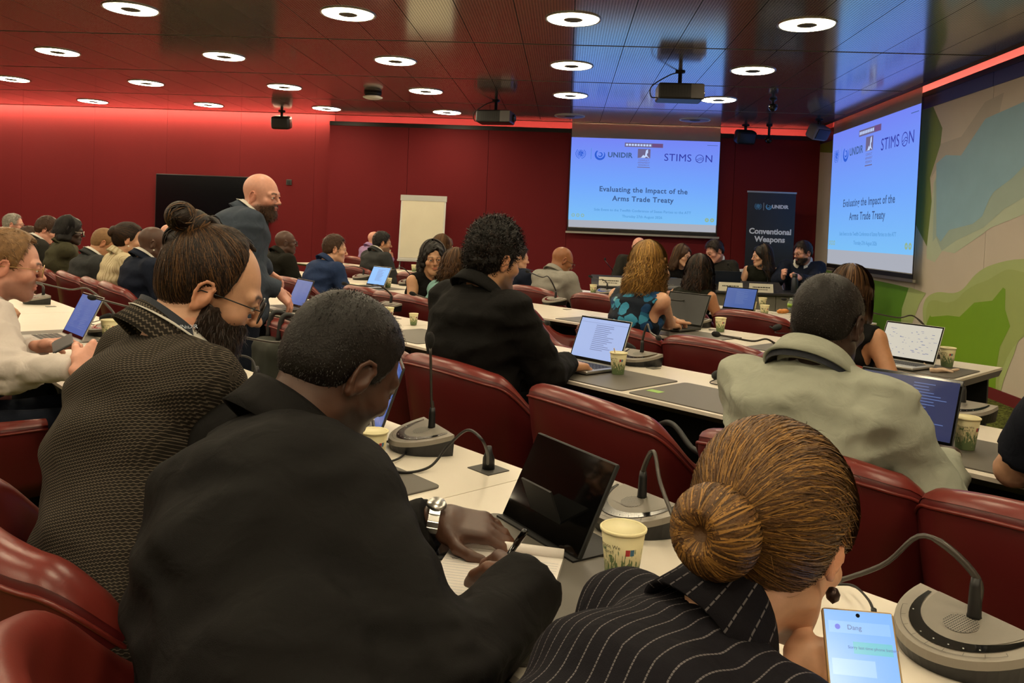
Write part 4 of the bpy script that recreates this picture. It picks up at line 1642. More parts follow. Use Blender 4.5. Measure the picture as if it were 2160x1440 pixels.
def cloth(name, kind='plain', c1='222222', c2='444444', rough=.85, scale=1.0, sheen=.15):
    """woven cloth; patterns follow the 'pat' coordinates along sleeve and torso"""
    if name in MATS:
        return MATS[name]
    m, nt, b = new_mat(name)
    N, L = nt.nodes, nt.links
    at = N.new('ShaderNodeAttribute')
    at.attribute_name = 'pat'
    tc = N.new('ShaderNodeTexCoord')
    sp = N.new('ShaderNodeSeparateXYZ')
    L.new(at.outputs['Vector'], sp.inputs[0])
    def mt(op, a, c=None, d=None):
        n = N.new('ShaderNodeMath')
        n.operation = op
        for i, q in enumerate((a, c, d)):
            if q is None:
                continue
            if isinstance(q, (int, float)):
                n.inputs[i].default_value = q
            else:
                L.new(q, n.inputs[i])
        return n.outputs[0]
    pu, pv = sp.outputs[0], sp.outputs[1]
    C1, C2 = hexc(c1), hexc(c2)
    mx = N.new('ShaderNodeMix')
    mx.data_type = 'RGBA'
    mx.inputs[6].default_value = (*C1, 1)
    mx.inputs[7].default_value = (*C2, 1)
    nz = N.new('ShaderNodeTexNoise')
    nz.inputs['Scale'].default_value = 14
    nz.inputs['Detail'].default_value = 4
    L.new(tc.outputs['Object'], nz.inputs['Vector'])
    col = mx.outputs[2]
    if kind == 'plain':
        L.new(nz.outputs['Fac'], mx.inputs[0])
    elif kind == 'pinstripe':
        s = mt('PINGPONG', mt('MULTIPLY', pu, 1 / (.019 * scale)), .5)
        f = mt('LESS_THAN', s, .045)
        brk = mt('GREATER_THAN', mt('PINGPONG', mt('MULTIPLY', pv, 260), .5), .1)
        L.new(mt('MULTIPLY', mt('MULTIPLY', f, brk), .8), mx.inputs[0])
    elif kind == 'stripe':
        s = mt('PINGPONG', mt('MULTIPLY', pu, 1 / (.022 * scale)), .5)
        L.new(mt('LESS_THAN', s, .2), mx.inputs[0])
    elif kind == 'birdseye':
        q = 1 / (.0056 * scale)
        a = mt('PINGPONG', mt('ADD', mt('MULTIPLY', pu, q), mt('MULTIPLY', mt('FLOOR', mt('MULTIPLY', pv, q)), .5)), .5)
        b2 = mt('PINGPONG', mt('MULTIPLY', pv, q), .5)
        L.new(mt('LESS_THAN', mt('ADD', mt('MULTIPLY', a, a), mt('MULTIPLY', b2, b2)), .085), mx.inputs[0])
    elif kind == 'floral':
        mp = N.new('ShaderNodeMapping')
        L.new(tc.outputs['Object'], mp.inputs[0])
        v = N.new('ShaderNodeTexVoronoi')
        v.inputs['Scale'].default_value = 17
        wn = N.new('ShaderNodeTexNoise')
        wn.inputs['Scale'].default_value = 16
        L.new(mp.outputs[0], wn.inputs['Vector'])
        va = N.new('ShaderNodeVectorMath')
        va.operation = 'MULTIPLY_ADD'
        va.inputs[1].default_value = (.06, .06, .06)
        L.new(wn.outputs['Color'], va.inputs[0])
        L.new(mp.outputs[0], va.inputs[2])
        L.new(va.outputs[0], v.inputs['Vector'])
        hs = N.new('ShaderNodeSeparateXYZ')
        L.new(v.outputs['Color'], hs.inputs[0])
        cr = N.new('ShaderNodeValToRGB')
        cr.color_ramp.interpolation = 'CONSTANT'
        els = cr.color_ramp.elements
        els[0].position, els[0].color = 0, (*hexc('15202e'), 1)
        els[1].position, els[1].color = .30, (*hexc('1f5b7e'), 1)
        for p, h in ((.55, '3a86a8'), (.72, '1d3f66'), (.86, '6fa3ae'), (.93, 'a8763a'), (.97, 'c9c2ae')):
            q = els.new(p)
            q.color = (*hexc(h), 1)
        L.new(hs.outputs[0], cr.inputs[0])
        dk = N.new('ShaderNodeMix')
        dk.data_type = 'RGBA'
        dk.inputs[7].default_value = (*hexc('121a26'), 1)
        L.new(mt('GREATER_THAN', v.outputs['Distance'], .53), dk.inputs[0])
        L.new(cr.outputs[0], dk.inputs[6])
        col = dk.outputs[2]
    L.new(col, b.inputs['Base Color'])
    b.inputs['Roughness'].default_value = rough
    b.inputs['Sheen Weight'].default_value = sheen
    b.inputs['Specular IOR Level'].default_value = .12
    w = N.new('ShaderNodeTexNoise')
    w.inputs['Scale'].default_value = 700
    L.new(tc.outputs['Object'], w.inputs['Vector'])
    w2 = N.new('ShaderNodeTexNoise')
    w2.inputs['Scale'].default_value = 22
    w2.inputs['Distortion'].default_value = .8
    L.new(tc.outputs['Object'], w2.inputs['Vector'])
    sm = mt('ADD', mt('MULTIPLY', w.outputs['Fac'], .12), w2.outputs['Fac'])
    bn = N.new('ShaderNodeBump')
    bn.inputs['Strength'].default_value = .5
    bn.inputs['Distance'].default_value = .008
    L.new(sm, bn.inputs['Height'])
    L.new(bn.outputs[0], b.inputs['Normal'])
    MATS[name] = m
    return m

# ------------------------------------------------------------------ head
def head_items(fem, neck_to, neck_r, jaw=1.0):
    j = (.92 if fem else 1.0) * jaw
    br = .4 if fem else 1.0
    I = [(ell((0, -.014, .036), (.076, .098, .088)), .0, 1),
         (ell((0, .028, .0), (.066 * (.97 if fem else 1), .067, .085)), .02, 1),
         (ell((0, .030, -.055), (.057 * j, .060, .056)), .02, 1),
         (ell((0, .071, -.096), (.024 * j, .022, .020)), .025, 1),
         (ell((0, .098, .002), (.03, .02, .02)), .02, -1)]
    for s in (-1, 1):
        I += [(cap((s * .054 * j, -.002, -.058), (s * .022 * j, .068, -.098), .019), .02, 1),
              (ell((s * .046, .060, -.024), (.023, .024, .019)), .02, 1),
              (cap((s * .010, .090, .020), (s * .044, .077, .019), .0085 + .003 * br), .014, 1),
              (ell((s * .031, .105, .002), (.019, .019, .011)), .012, -1),
              (cap((s * .019, .0895, .006), (s * .031, .0955, .0090), .0036), .005, 1),
              (cap((s * .031, .0955, .0090), (s * .044, .0860, .0050), .0036), .005, 1),
              (cap((s * .019, .0890, -.005), (s * .031, .0940, -.0085), .0032), .005, 1),
              (cap((s * .031, .0940, -.0085), (s * .043, .0860, -.0045), .0032), .005, 1)]
    I += [(cap((0, .088, .016), (0, .111, -.024), .0075, .0095), .012, 1),
          (ell((0, .114, -.029), (.0115, .0115, .0105)), .006, 1)]
    for s in (-1, 1):
        I += [(ell((s * .0125, .103, -.033), (.0075, .010, .0075)), .005, 1),
              (ell((s * .006, .108, -.041), (.0038, .005, .004)), .003, -1)]
    I += [(ell((0, .088, -.0570), (.024, .0135, .0065)), .006, 1),
          (ell((0, .087, -.0690), (.020, .0135, .0075)), .006, 1),
          (ell((0, .103, -.0630), (.022, .008, .0012)), .003, -1)]
    for s in (-1, 1):
        R = rotm(s * -14, 0, 0) @ rotm(0, 12, s * -4)
        E0 = A3(s * .0785, -.010, -.004)
        def ep(y, z, o):
            return E0 + R @ A3(s * o, y, z)
        I += [(ell(ep(-.002, .0, -.001), (.0055, .0165, .0275), R), .006, 1),
              (ell(ep(.006, -.006, -.004), (.010, .010, .018), R), .008, 1)]
        rim = [(.009, .006, .003), (.011, .020, .004), (.002, .029, .006), (-.010, .027, .008), (-.0175, .014, .009), (-.0175, -.002, .009), (-.012, -.016, .007), (-.005, -.026, .005)]
        for q0, q1 in zip(rim[:-1], rim[1:]):
            I.append((cap(ep(*q0), ep(*q1), .0038), .003, 1))
        I += [(ell(ep(-.001, .004, .009), (.0062, .0085, .0145), R), .003, -1),
              (cap(ep(.011, -.006, .004), ep(.010, .002, .005), .0035), .004, 1),
              (ell(ep(-.003, -.028, .003), (.005, .0075, .0075), R), .005, 1)]
    nk = np.asarray(neck_to)
    I += [(cap((0, -.030, -.045), nk, neck_r, neck_r * 1.12), .03, 1)]
    if not fem:
        I += [(cap((-.03, -.02, -.06), nk + A3(-.02, .03, .0), .018), .02, 1), (cap((.03, -.02, -.06), nk + A3(.02, .03, .0), .018), .02, 1)]
    return I

def sstep(a, b, x):
    t = np.clip((x - a) / (b - a), 0, 1)
    return t * t * (3 - 2 * t)

def face_colors(V, skin, hair, fem, stubble=0.0, brow=1.0, red=1.0):
    x, y, z = V[:, 0], V[:, 1], V[:, 2]
    ax = np.abs(x)
    col = np.tile(np.asarray(skin), (len(V), 1))
    lip = np.exp(-((ax / .021) ** 4)) * np.exp(-(((z + .063) / .0105) ** 4)) * (y > .085)
    lipc = np.asarray(skin) * A3(.95, .55, .55) if not fem else np.asarray(skin) * A3(.95, .45, .45)
    def mixc(col, w, c):
        return col * (1 - w[:, None]) + np.asarray(c)[None, :] * w[:, None]
    cheek = np.exp(-(((ax - .045) / .022) ** 2 + ((z + .03) / .022) ** 2)) * (y > .03) * .35 * red
    col = mixc(col, cheek, np.asarray(skin) * A3(1.05, .72, .66))
    nose = np.exp(-((x / .018) ** 2 + ((z + .028) / .018) ** 2)) * (y > .095) * .3 * red
    col = mixc(col, nose, np.asarray(skin) * A3(1.05, .74, .68))
    ear = ((ax > .0775) & (y < .02) & (z < .04)) * .4 * red
    col = mixc(col, ear.astype(float), np.asarray(skin) * A3(1.1, .68, .58))
    if stubble > 0:
        b = sstep(-.030, -.050, z + .25 * (ax - .045)) * sstep(-.03, .012, y) * (1 - np.exp(-((ax / .018) ** 4)) * np.exp(-(((z + .063) / .008) ** 4)))
        b = np.maximum(b, np.exp(-((ax / .026) ** 4)) * np.exp(-(((z + .047) / .006) ** 4)) * (y > .08))
        b = b * (z > -.15) * stubble
        col = mixc(col, b, np.asarray(hair) * .7 + np.asarray(skin) * .12)
    arch = .0225 + .004 * np.exp(-((ax - .033) / .012) ** 2)
    bw = np.exp(-(((z - arch) / (.0045 if not fem else .0032)) ** 4)) * sstep(.010, .015, ax) * (1 - sstep(.046, .053, ax)) * (y > .055)
    col = mixc(col, bw * .9 * brow, np.asarray(hair) * .6)
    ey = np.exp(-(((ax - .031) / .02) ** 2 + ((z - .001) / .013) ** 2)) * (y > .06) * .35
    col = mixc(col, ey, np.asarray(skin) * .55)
    return mixc(col, np.clip(lip, 0, 1) * .85, lipc)

M_EYE = mat('eye_white', hexc('d8d2ca'), .25)
M_IRIS = mat('iris_dark', hexc('1e120c'), .15)

def hairline(phi, recede=0.0, low=0.0):
    """height of the hairline against the angle from the front (degrees)"""
    a = np.abs(phi)
    xs = [0, 25, 45, 58, 70, 84, 96, 112, 140, 180]
    zs = [.080 + recede, .084 + recede * 1.5, .070 + recede * 1.4, .045 + recede * .6, -.002, -.012, .034, -.030 - low, -.062 - low, -.070 - low]
    return np.interp(a, xs, zs)

def hair_cap(h, t=.012, top=0.0, recede=0.0, low=0.0, noise=0.0, nf=160, back=0.0, seed=0.0, extra=(), side=None, kk=.006):
    """close-fitting hair volume with a hairline"""
    ts = t if side is None else side
    I = [(ell((0, -.014 - back * .5, .036 + top * .35), (.076 + ts, .098 + t + back * .5, .088 + t * .8 + top * .65)), .0, 1),
         (ell((0, .012, .030 + top * .5), (.070 + ts * .8, .080 + t, .080 + t + top * .5)), .02, 1),
         (ell((0, -.05, -.005), (.066 + ts, .052 + t, .06)), .02, 1)]
    I += list(extra)
    def cutline(X, Y, Z, v):
        phi = np.degrees(np.arctan2(X, Y + f32(.0)))
        zl = hairline(phi, recede, low).astype(f32)
        d = (zl - Z) * f32(.75)
        d = -smin(-d, -v, kk)
        if noise:
            d = d + f32(noise) * sn(X, Y, Z, nf, seed).astype(f32)
        return d
    return volume(I, h, [cutline])

def strand_mesh(name, paths, w, cols, m, parent, wtip=.3, centre=None):
    """paths: (n, k, 3) array of strands; flat tapering ribbons that lie on the head"""
    P = np.asarray(paths)
    n, k, _ = P.shape
    T = np.gradient(P, axis=1)
    T /= np.linalg.norm(T, axis=2, keepdims=True) + 1e-9
    c = P.reshape(-1, 3).mean(0) if centre is None else np.asarray(centre)
    O = P - c
    O /= np.linalg.norm(O, axis=2, keepdims=True) + 1e-9
    X = np.cross(T, O)
    X /= np.linalg.norm(X, axis=2, keepdims=True) + 1e-9
    prof = np.interp(np.linspace(0, 1, k), [0, .12, .7, 1], [.6, 1, .9, wtip])
    wd = (np.asarray(w) * np.ones(n))[:, None] * prof[None, :] * 1.3
    V = np.stack([P - X * wd[..., None], P + X * wd[..., None]], 2)
    idx = np.arange(n * k * 2).reshape(n, k, 2)
    Q = np.stack([idx[:, :-1, 0], idx[:, :-1, 1], idx[:, 1:, 1], idx[:, 1:, 0]], -1).reshape(-1, 4)
    C = np.repeat(np.asarray(cols), k * 2, axis=0)
    C = np.concatenate([C, np.ones((len(C), 1))], 1)
    return np_mesh(name, V.reshape(-1, 3), Q, m, parent, {'col': C})

def hair_cols(rng, n, base, var=.35, hi=None, hif=.2):
    c = np.asarray(base)[None, :] * (1 + var * rng.uniform(-1, 1, (n, 1)))
    if hi is not None:
        k = rng.random(n) < hif
        c[k] = np.asarray(hi)[None, :] * (1 + var * rng.uniform(-1, 1, (k.sum(), 1)))
    return np.clip(c, .001, 1)

# ------------------------------------------------------------------ hands
CURL = {'flat': (8, 12, 8), 'rest': (22, 28, 15), 'type': (28, 42, 22), 'grip': (48, 62, 34), 'fist': (72, 88, 50), 'hold': (38, 50, 26)}
def hand_items(pose, side, sc=1.0):
    """hand frame: wrist at 0, fingers to +y, back of the hand +z; side=+1 thumb at +x"""
    I = []
    c = CURL.get(pose, CURL['rest'])
    per = [c] * 4
    th = (38, 18, 0.0)
    if pose == 'pen':
        per = [(40, 52, 24), (52, 62, 30), (66, 74, 40), (72, 80, 42)]
        th = (22, 20, -40)
    if pose == 'pinch':
        per = [(50, 58, 24), (56, 60, 30), (50, 60, 34), (46, 60, 34)]
        th = (18, 14, -46)
    if pose in ('grip', 'hold'):
        th = (34, 20, -42)
    if pose == 'fist':
        th = (10, 40, -40)
    I += [(rbx((0, .047, -.002), (.041, .046, .0135), None, .0125), .0, 1),
          (ecap((0, -.022, 0), (0, .015, 0), (1, 0, 0), (.026, .020), (.029, .018)), .018, 1),
          (ell((side * .026, .030, -.012), (.018, .032, .014), rotm(side * 14)), .014, 1),
          (ell((-side * .028, .035, -.009), (.013, .034, .012)), .012, 1)]
    bx = [.030, .0105, -.010, -.029]
    by = [.088, .093, .089, .080]
    ln = [.072, .080, .074, .058]
    rd = [.0095, .0098, .0092, .0082]
    fan = [5, 1.5, -2, -7]
    tips = []
    for k in range(4):
        p = A3(side * bx[k], by[k], 0)
        a = 0
        f = math.radians(-side * fan[k])
        for q, fr in enumerate((.46, .30, .26)):
            a += math.radians(per[k][q])
            d = A3(-math.sin(f) * math.cos(a), math.cos(f) * math.cos(a), -math.sin(a))
            e = p + d * ln[k] * fr
            r0 = rd[k] * (1 - .09 * q)
            I.append((cap(p, e, r0, r0 * .91), .005 if q else .009, 1))
            p = e
        tips.append(p)
    a, b, dz = map(math.radians, th)
    p = A3(side * .030, .018, -.008)
    d = A3(side * math.sin(a + .35), math.cos(a + .35), math.sin(dz) * .5)
    d = unit(d)
    e = p + d * .040
    I.append((cap(p, e, .0135, .0110), .012, 1))
    d2 = unit(d + A3(-side * math.sin(b) * 1.2, .25, math.sin(dz) * .9))
    e2 = e + d2 * .030
    I.append((cap(e, e2, .0108, .0100), .005, 1))
    d3 = unit(d2 + A3(-side * math.sin(b), .2, math.sin(dz) * .3))
    I.append((cap(e2, e2 + d3 * .022, .0100, .0082), .004, 1))
    return I

def ik(S, W, l1, l2, pole):
    d = W - S
    L = np.linalg.norm(d)
    mx = (l1 + l2) * .985
    if L > mx:
        W = S + d / L * mx
        d = W - S
        L = mx
    ax = d / L
    x = (l1 * l1 - l2 * l2 + L * L) / (2 * L)
    hgt = math.sqrt(max(l1 * l1 - x * x, 1e-6))
    p = np.asarray(pole, float)
    p = unit(p - ax * (p @ ax))
    return S + ax * x + p * hgt, W

class RMap:
    """radius of a hair volume seen from a point inside the head"""
    def __init__(self, V, c=(0, -.018, .012), na=72, ne=36):
        self.c = np.asarray(c, float)
        d = V - self.c
        r = np.linalg.norm(d, axis=1)
        az = ((np.arctan2(d[:, 0], d[:, 1]) + math.pi) / (2 * math.pi) * na).astype(int) % na
        el = np.clip((np.arccos(np.clip(d[:, 2] / r, -1, 1)) / math.pi * ne).astype(int), 0, ne - 1)
        T = np.zeros((na, ne))
        np.maximum.at(T, (az, el), r)
        for _ in range(30):
            z = T == 0
            if not z.any():
                break
            S = np.zeros_like(T)
            n = np.zeros_like(T)
            for da, de in ((1, 0), (-1, 0), (0, 1), (0, -1)):
                R_ = np.roll(T, da, 0)
                if de:
                    R_ = np.roll(R_, de, 1)
                S += R_
                n += R_ > 0
            T = np.where(z & (n > 0), S / np.maximum(n, 1), T)
        T = np.where(T == 0, .1, T)
        for _ in range(2):
            T = (T * 2 + np.roll(T, 1, 0) + np.roll(T, -1, 0)) / 4
        self.T, self.na, self.ne = T, na, ne
    def __call__(self, d):
        """d: (...,3) unit directions -> radius (bilinear)"""
        a = (np.arctan2(d[..., 0], d[..., 1]) + math.pi) / (2 * math.pi) * self.na - .5
        e = np.clip(np.arccos(np.clip(d[..., 2], -1, 1)) / math.pi * self.ne - .5, 0, self.ne - 1.001)
        a0 = np.floor(a).astype(int)
        e0 = np.floor(e).astype(int)
        fa, fe = a - a0, e - e0
        T = self.T
        g = lambda i, j: T[i % self.na, np.clip(j, 0, self.ne - 1)]
        return (g(a0, e0) * (1 - fa) + g(a0 + 1, e0) * fa) * (1 - fe) + (g(a0, e0 + 1) * (1 - fa) + g(a0 + 1, e0 + 1) * fa) * fe
# ================================================================== persons
RES = {1: (.0041, .0044, .0105, .032), 2: (.0060, .0068, .016, .036), 3: (.0075, .0085, .019, .036)}
SKIN = {'light': hexc('c99a7c'), 'tan': hexc('b27f5c'), 'olive': hexc('b98a68'), 'pink': hexc('cc9480'), 'dark': hexc('4a2f22'), 'deep': hexc('35221a'), 'brown': hexc('8a5836')}
HAIRC = {'black': hexc('120d0b'), 'dark': hexc('221610'), 'brown': hexc('3c2616'), 'mid': hexc('573c22'), 'blond': hexc('a8803f'), 'honey': hexc('85602f'), 'grey': hexc('8c867c'), 'greydark': hexc('4c4642'), 'sand': hexc('7a5a38')}
M_GLASS = mat('lens_glass', (.9, .9, .9), .05, alpha=.16)
M_FRAME = mat('spectacle_frame', hexc('101010'), .3)
M_GOLDF = mat('spectacle_gold', hexc('b09060'), .3, metal=.8)
M_LANYARD = mat('lanyard_navy', hexc('101828'), .6)
M_SHOE = mat('shoe_black', hexc('0c0b0b'), .35)
M_SHIRTW = cloth('shirt_white', 'plain', 'c8c4bc', 'd6d2ca', .8)

def lathe_np(prof, seg=16):
    mb = MB().lathe(prof, seg)
    return mb

class Fig:
    pass

def ellnorm(V, c=(0, -.014, .036), r=(.085, .106, .096)):
    n = (V - np.asarray(c)) / np.asarray(r) ** 2
    return n / (np.linalg.norm(n, axis=1, keepdims=True) + 1e-9)

def fuzz(rng, V, n, flow, ln, lift=.35, curl=.0, k=5, sink=.002):
    """short strands growing on a hair volume along a flow direction"""
    i = rng.integers(0, len(V), n)
    p = V[i] + rng.normal(0, .0012, (n, 3))
    nm = ellnorm(p)
    fl = flow(p)
    fl = fl - nm * np.sum(fl * nm, 1, keepdims=True)
    fl /= np.linalg.norm(fl, axis=1, keepdims=True) + 1e-6
    fl += rng.normal(0, .25, (n, 3))
    L = ln * rng.uniform(.6, 1.3, n)
    t = np.linspace(0, 1, k)
    P = p[:, None, :] - nm[:, None, :] * sink + fl[:, None, :] * (t[None, :, None] * L[:, None, None]) + nm[:, None, :] * (lift * np.sin(t * 2.2)[None, :, None] * L[:, None, None])
    if curl:
        s = np.cross(fl, nm)
        ph = rng.uniform(0, 6.28, n)
        P = P + s[:, None, :] * (curl * np.sin(t[None, :, None] * 9 + ph[:, None, None])) + nm[:, None, :] * (curl * np.cos(t[None, :, None] * 9 + ph[:, None, None]))
    return P

def build_hair(f, hd, lvl):
    """hair in the head frame; hd: dict(kind, color, ...)"""
    if hd is None or hd['kind'] == 'bald':
        return
    rng = np.random.default_rng(hd.get('seed', 3))
    h = RES[lvl][0] * 1.35
    kind = hd['kind']
    base = np.asarray(HAIRC[hd['color']])
    hi = hd.get('hi')
    hi = np.asarray(HAIRC[hi]) if hi else None
    dens = {1: 1.0, 2: .55, 3: .3}[lvl]
    def vol(V, Q, name='hair', v=.25):
        C = np.clip(base[None, :] * (1 + v * sn(V[:, 0], V[:, 1], V[:, 2], 240, 1.0)[:, None]), .001, 1)
        C = np.concatenate([C, np.ones((len(C), 1))], 1)
        return np_mesh(name, f.h2l(V), Q, M_HAIR, f.root, {'col': C})
    def strands(P, w, name, par, var=.4, hif=.25, wtip=.3):
        n, k, _ = P.shape
        return tag(strand_mesh(name, f.h2l(P.reshape(-1, 3)).reshape(n, k, 3), w * f.s, hair_cols(rng, n, base, var, hi, hif), M_HAIR, par, wtip), kind='stuff')
    rec = hd.get('recede', 0.0)
    if kind == 'buzz':
        V, Q = hair_cap(h, t=hd.get('t', .004), recede=rec, noise=.0012, nf=900, low=hd.get('low', 0))
        o = vol(V, Q, v=.15)
        if lvl == 1:
            P = fuzz(rng, V, 5000, lambda p: A3(0, .2, -.6)[None, :] * np.ones((len(p), 1)), .004, .8, 0, 3, .001)
            strands(P, .0005, 'stubble_strands', o, .5)
    elif kind == 'short':
        V, Q = hair_cap(h, t=hd.get('t', .010), side=hd.get('side'), top=hd.get('top', .02), recede=rec, noise=hd.get('noise', .003), nf=hd.get('nf', 150), low=hd.get('low', 0), seed=hd.get('seed', 3), kk=.016)
        o = vol(V, Q)
        fl = hd.get('flow', (0, .5, -.6))
        P = fuzz(rng, V, int(2600 * dens), lambda p: A3(*fl)[None, :] + np.c_[p[:, 0] * 6, 0 * p[:, 0], 0 * p[:, 0]], hd.get('len', .026), .12)
        strands(P, .0011 if lvl < 3 else .0016, 'hair_strands', o)
    elif kind == 'curly':
        V, Q = hair_cap(h, t=hd.get('t', .022), side=hd.get('side', .014), top=hd.get('top', .03), recede=rec, noise=.006, nf=110, low=hd.get('low', 0))
        o = vol(V, Q)
        n = int(1500 * dens)
        i = rng.integers(0, len(V), n)
        p = V[i]
        nm = ellnorm(p)
        tg = unit_rows(np.cross(nm, rng.normal(0, 1, (n, 3))))
        bt = np.cross(nm, tg)
        k = 12
        t = np.linspace(0, 1, k)
        ph = rng.uniform(0, 6.28, n)
        R = rng.uniform(.005, .010, n)
        P = p[:, None, :] - nm[:, None, :] * .004 + nm[:, None, :] * (t[None, :, None] * .014) + tg[:, None, :] * (t[None, :, None] * .022) \
            + (nm[:, None, :] * np.cos(t[None, :, None] * 10 + ph[:, None, None]) + bt[:, None, :] * np.sin(t[None, :, None] * 10 + ph[:, None, None])) * R[:, None, None]
        strands(P, .0013 if lvl < 3 else .002, 'hair_strands', o, .5)
    elif kind in ('bun', 'manbun'):
        bun = A3(*hd.get('bun', (0, -.145, .03)))
        br = hd.get('br', .05)
        V, Q = hair_cap(h, t=hd.get('t', .008), top=.004, recede=rec, low=hd.get('low', .0), noise=.0012, nf=200, kk=hd.get('kk', .006))
        o = vol(V, Q)
        rm = RMap(V)
        c = rm.c
        n = int(hd.get('n', 1700) * dens)
        # roots: low points of the volume (hairline) and points spread over it
        zl = hairline(np.degrees(np.arctan2(V[:, 0], V[:, 1])), rec, hd.get('low', 0))
        edge = np.where((V[:, 2] - zl) < .05)[0]
        i = np.where(rng.random(n) < .75, edge[rng.integers(0, len(edge), n)], rng.integers(0, len(V), n))
        d0 = unit_rows(V[i] - c + rng.normal(0, .002, (n, 3)))
        d1 = unit(bun - c)
        t = np.linspace(0, 1, 14)
        D = d0[:, None, :] * (1 - t[None, :, None]) + d1[None, None, :] * t[None, :, None]
        D = D + A3(0, 0, .35)[None, None, :] * (np.sin(t * math.pi)[None, :, None]) * (np.sum(d0 * d1, 1) < -.5)[:, None, None]
        sw_ = rng.normal(0, .06, (n, 1, 3)) * np.sin(t * 3.14)[None, :, None]
        D = D + sw_
        D /= np.linalg.norm(D, axis=2, keepdims=True) + 1e-6
        off = rng.uniform(-.001, .0035, n)[:, None] + .002 * np.sin(t * 3.1)[None, :] + .0012 * np.sin(t[None, :] * 9 + rng.uniform(0, 6.28, n)[:, None])
        P = c + D * (rm(D) + off)[..., None]
        strands(P, hd.get('w', .0009), 'hair_strands', o, .45, .45)
        ax = unit(bun - c)
        sx = unit(np.cross(ax, A3(1, 0, .2)))
        sy = np.cross(ax, sx)
        if kind == 'bun':
            Vb, Qb = volume([(ell(bun, (br, br * .8, br), np.c_[sx, ax, sy]), 0, 1), (ell(bun + ax * br * .8, (br * .25, br * .35, br * .25), np.c_[sx, ax, sy]), .02, -1)], h, [lambda X, Y, Z, v: v + f32(.0015) * sn(X, Y, Z, 180, 2.0).astype(f32)])
        else:
            Vb, Qb = volume([(ell(bun, (br * .75, br * .7, br * .75)), 0, 1), (ell(bun + A3(.02, -.03, .012), (br * .62, br * .6, br * .55)), .012, 1), (ell(bun + A3(-.018, .028, .01), (br * .55, br * .6, br * .55)), .012, 1), (ell(bun + A3(0, -.01, -.035), (br * .8, br * .6, br * .5)), .012, 1)], h, [lambda X, Y, Z, v: v + f32(.002) * sn(X, Y, Z, 160, 2.0).astype(f32)])
        ob = vol(Vb, Qb, 'hair_bun')
        nb = int(1500 * dens)
        tt = np.linspace(0, 1, 12)
        if kind == 'bun':
            a0 = rng.uniform(0, 6.28, nb)
            th = .18 + tt[None, :] * rng.uniform(1.2, 2.3, nb)[:, None]
            ang = a0[:, None] + .5 * tt[None, :] * rng.uniform(-.3, 1.2, nb)[:, None]
            k_ = 1.0 + rng.uniform(-.03, .05, nb)[:, None]
            rr = br * np.sin(th) * k_
            hh = br * .8 * np.cos(th) * k_
            hh = np.where(th < .45, hh - (.45 - th) * br * .9, hh)
            Pb = bun + sx * (rr * np.cos(ang))[..., None] + sy * (rr * np.sin(ang))[..., None] + ax * hh[..., None]
        else:
            lobes = [(bun, br * .78), (bun + A3(.02, -.03, .012), br * .64), (bun + A3(-.018, .028, .01), br * .6), (bun + A3(0, -.01, -.035), br * .75)]
            L_ = rng.integers(0, 4, nb)
            cc = np.array([l[0] for l in lobes])[L_]
            rr_ = np.array([l[1] for l in lobes])[L_] * (1 + rng.uniform(-.02, .06, nb))
            q1 = unit_rows(rng.normal(0, 1, (nb, 3)))
            axl = unit_rows(np.array([[.2, 1, .1], [1, .3, .2], [.3, .2, 1], [1, -.5, .3]])[L_] + rng.normal(0, .15, (nb, 3)))
            q1 = unit_rows(q1 - axl * (np.sum(q1 * axl, 1, keepdims=True)) * rng.uniform(.0, 1.0, (nb, 1)))
            q2 = unit_rows(np.cross(axl, q1))
            aa = tt[None, :] * rng.uniform(1.2, 2.6, nb)[:, None]
            Pb = cc[:, None, :] + (q1[:, None, :] * np.cos(aa)[..., None] + q2[:, None, :] * np.sin(aa)[..., None]) * rr_[:, None, None]
        strands(Pb, .0009, 'bun_strands', ob, .5, .45)
        # loose flyaway hairs
        nf_ = int(70 * dens)
        i = rng.integers(0, len(V), nf_)
        d = unit_rows(V[i] - c)
        dd = rng.normal(0, 1, (nf_, 3))
        dd = unit_rows(dd - d * np.sum(dd * d, 1, keepdims=True))
        tt = np.linspace(0, 1, 6)
        Pf = V[i][:, None, :] + dd[:, None, :] * (.03 * tt[None, :, None]) + d[:, None, :] * (.007 * np.sin(tt * 2.8)[None, :, None])
        tag(strands(Pf, .0003, 'loose_hairs', o, .4, .5), kind='stuff')
    elif kind == 'long':
        L = hd.get('length', .22)
        wv = hd.get('wave', .006)
        fl = hd.get('full', 1.0)
        I = [(ell((0, -.014, .040), (.076 + .016 * fl, .098 + .016 * fl, .088 + .018)), 0, 1),
             (ecap((0, -.050, .03), (0, -.075, -.05 - L * .55), (1, 0, 0), (.086 * fl, .062 * fl), (.100 * fl, .046 * fl)), .03, 1),
             (ecap((0, -.075, -.05 - L * .5), (0, -.085, -.06 - L), (1, 0, 0), (.098 * fl, .046 * fl), (.074 * fl, .024)), .03, 1)]
        for s in (-1, 1):
            I.append((ecap((s * .078, -.012, .04), (s * .092 * fl, -.025, -.05 - L * .45), (0, 1, 0), (.042, .020), (.044, .024 * fl)), .02, 1))
        fw = hd.get('face_open', 1.0)
        def facecut(X, Y, Z, v):
            # leave the face free
            d = np.sqrt((X / f32(.066 * fw)) ** 2 + ((Y - f32(.115)) / f32(.115)) ** 2 + ((Z + f32(.03)) / f32(.11)) ** 2)
            d = (f32(1) - d) * f32(.06)
            v = -smin(-v, -d, .01)
            return v + f32(.003 + wv * .35) * sn(X, Y, Z * f32(.35 + wv * 30), 130, hd.get('seed', 1)).astype(f32)
        V, Q = volume(I, h, [facecut])
        o = vol(V, Q)
        n = int(hd.get('n', 1300) * dens)
        phi = rng.uniform(math.radians(66), math.radians(294), n)
        az = phi
        k = 14
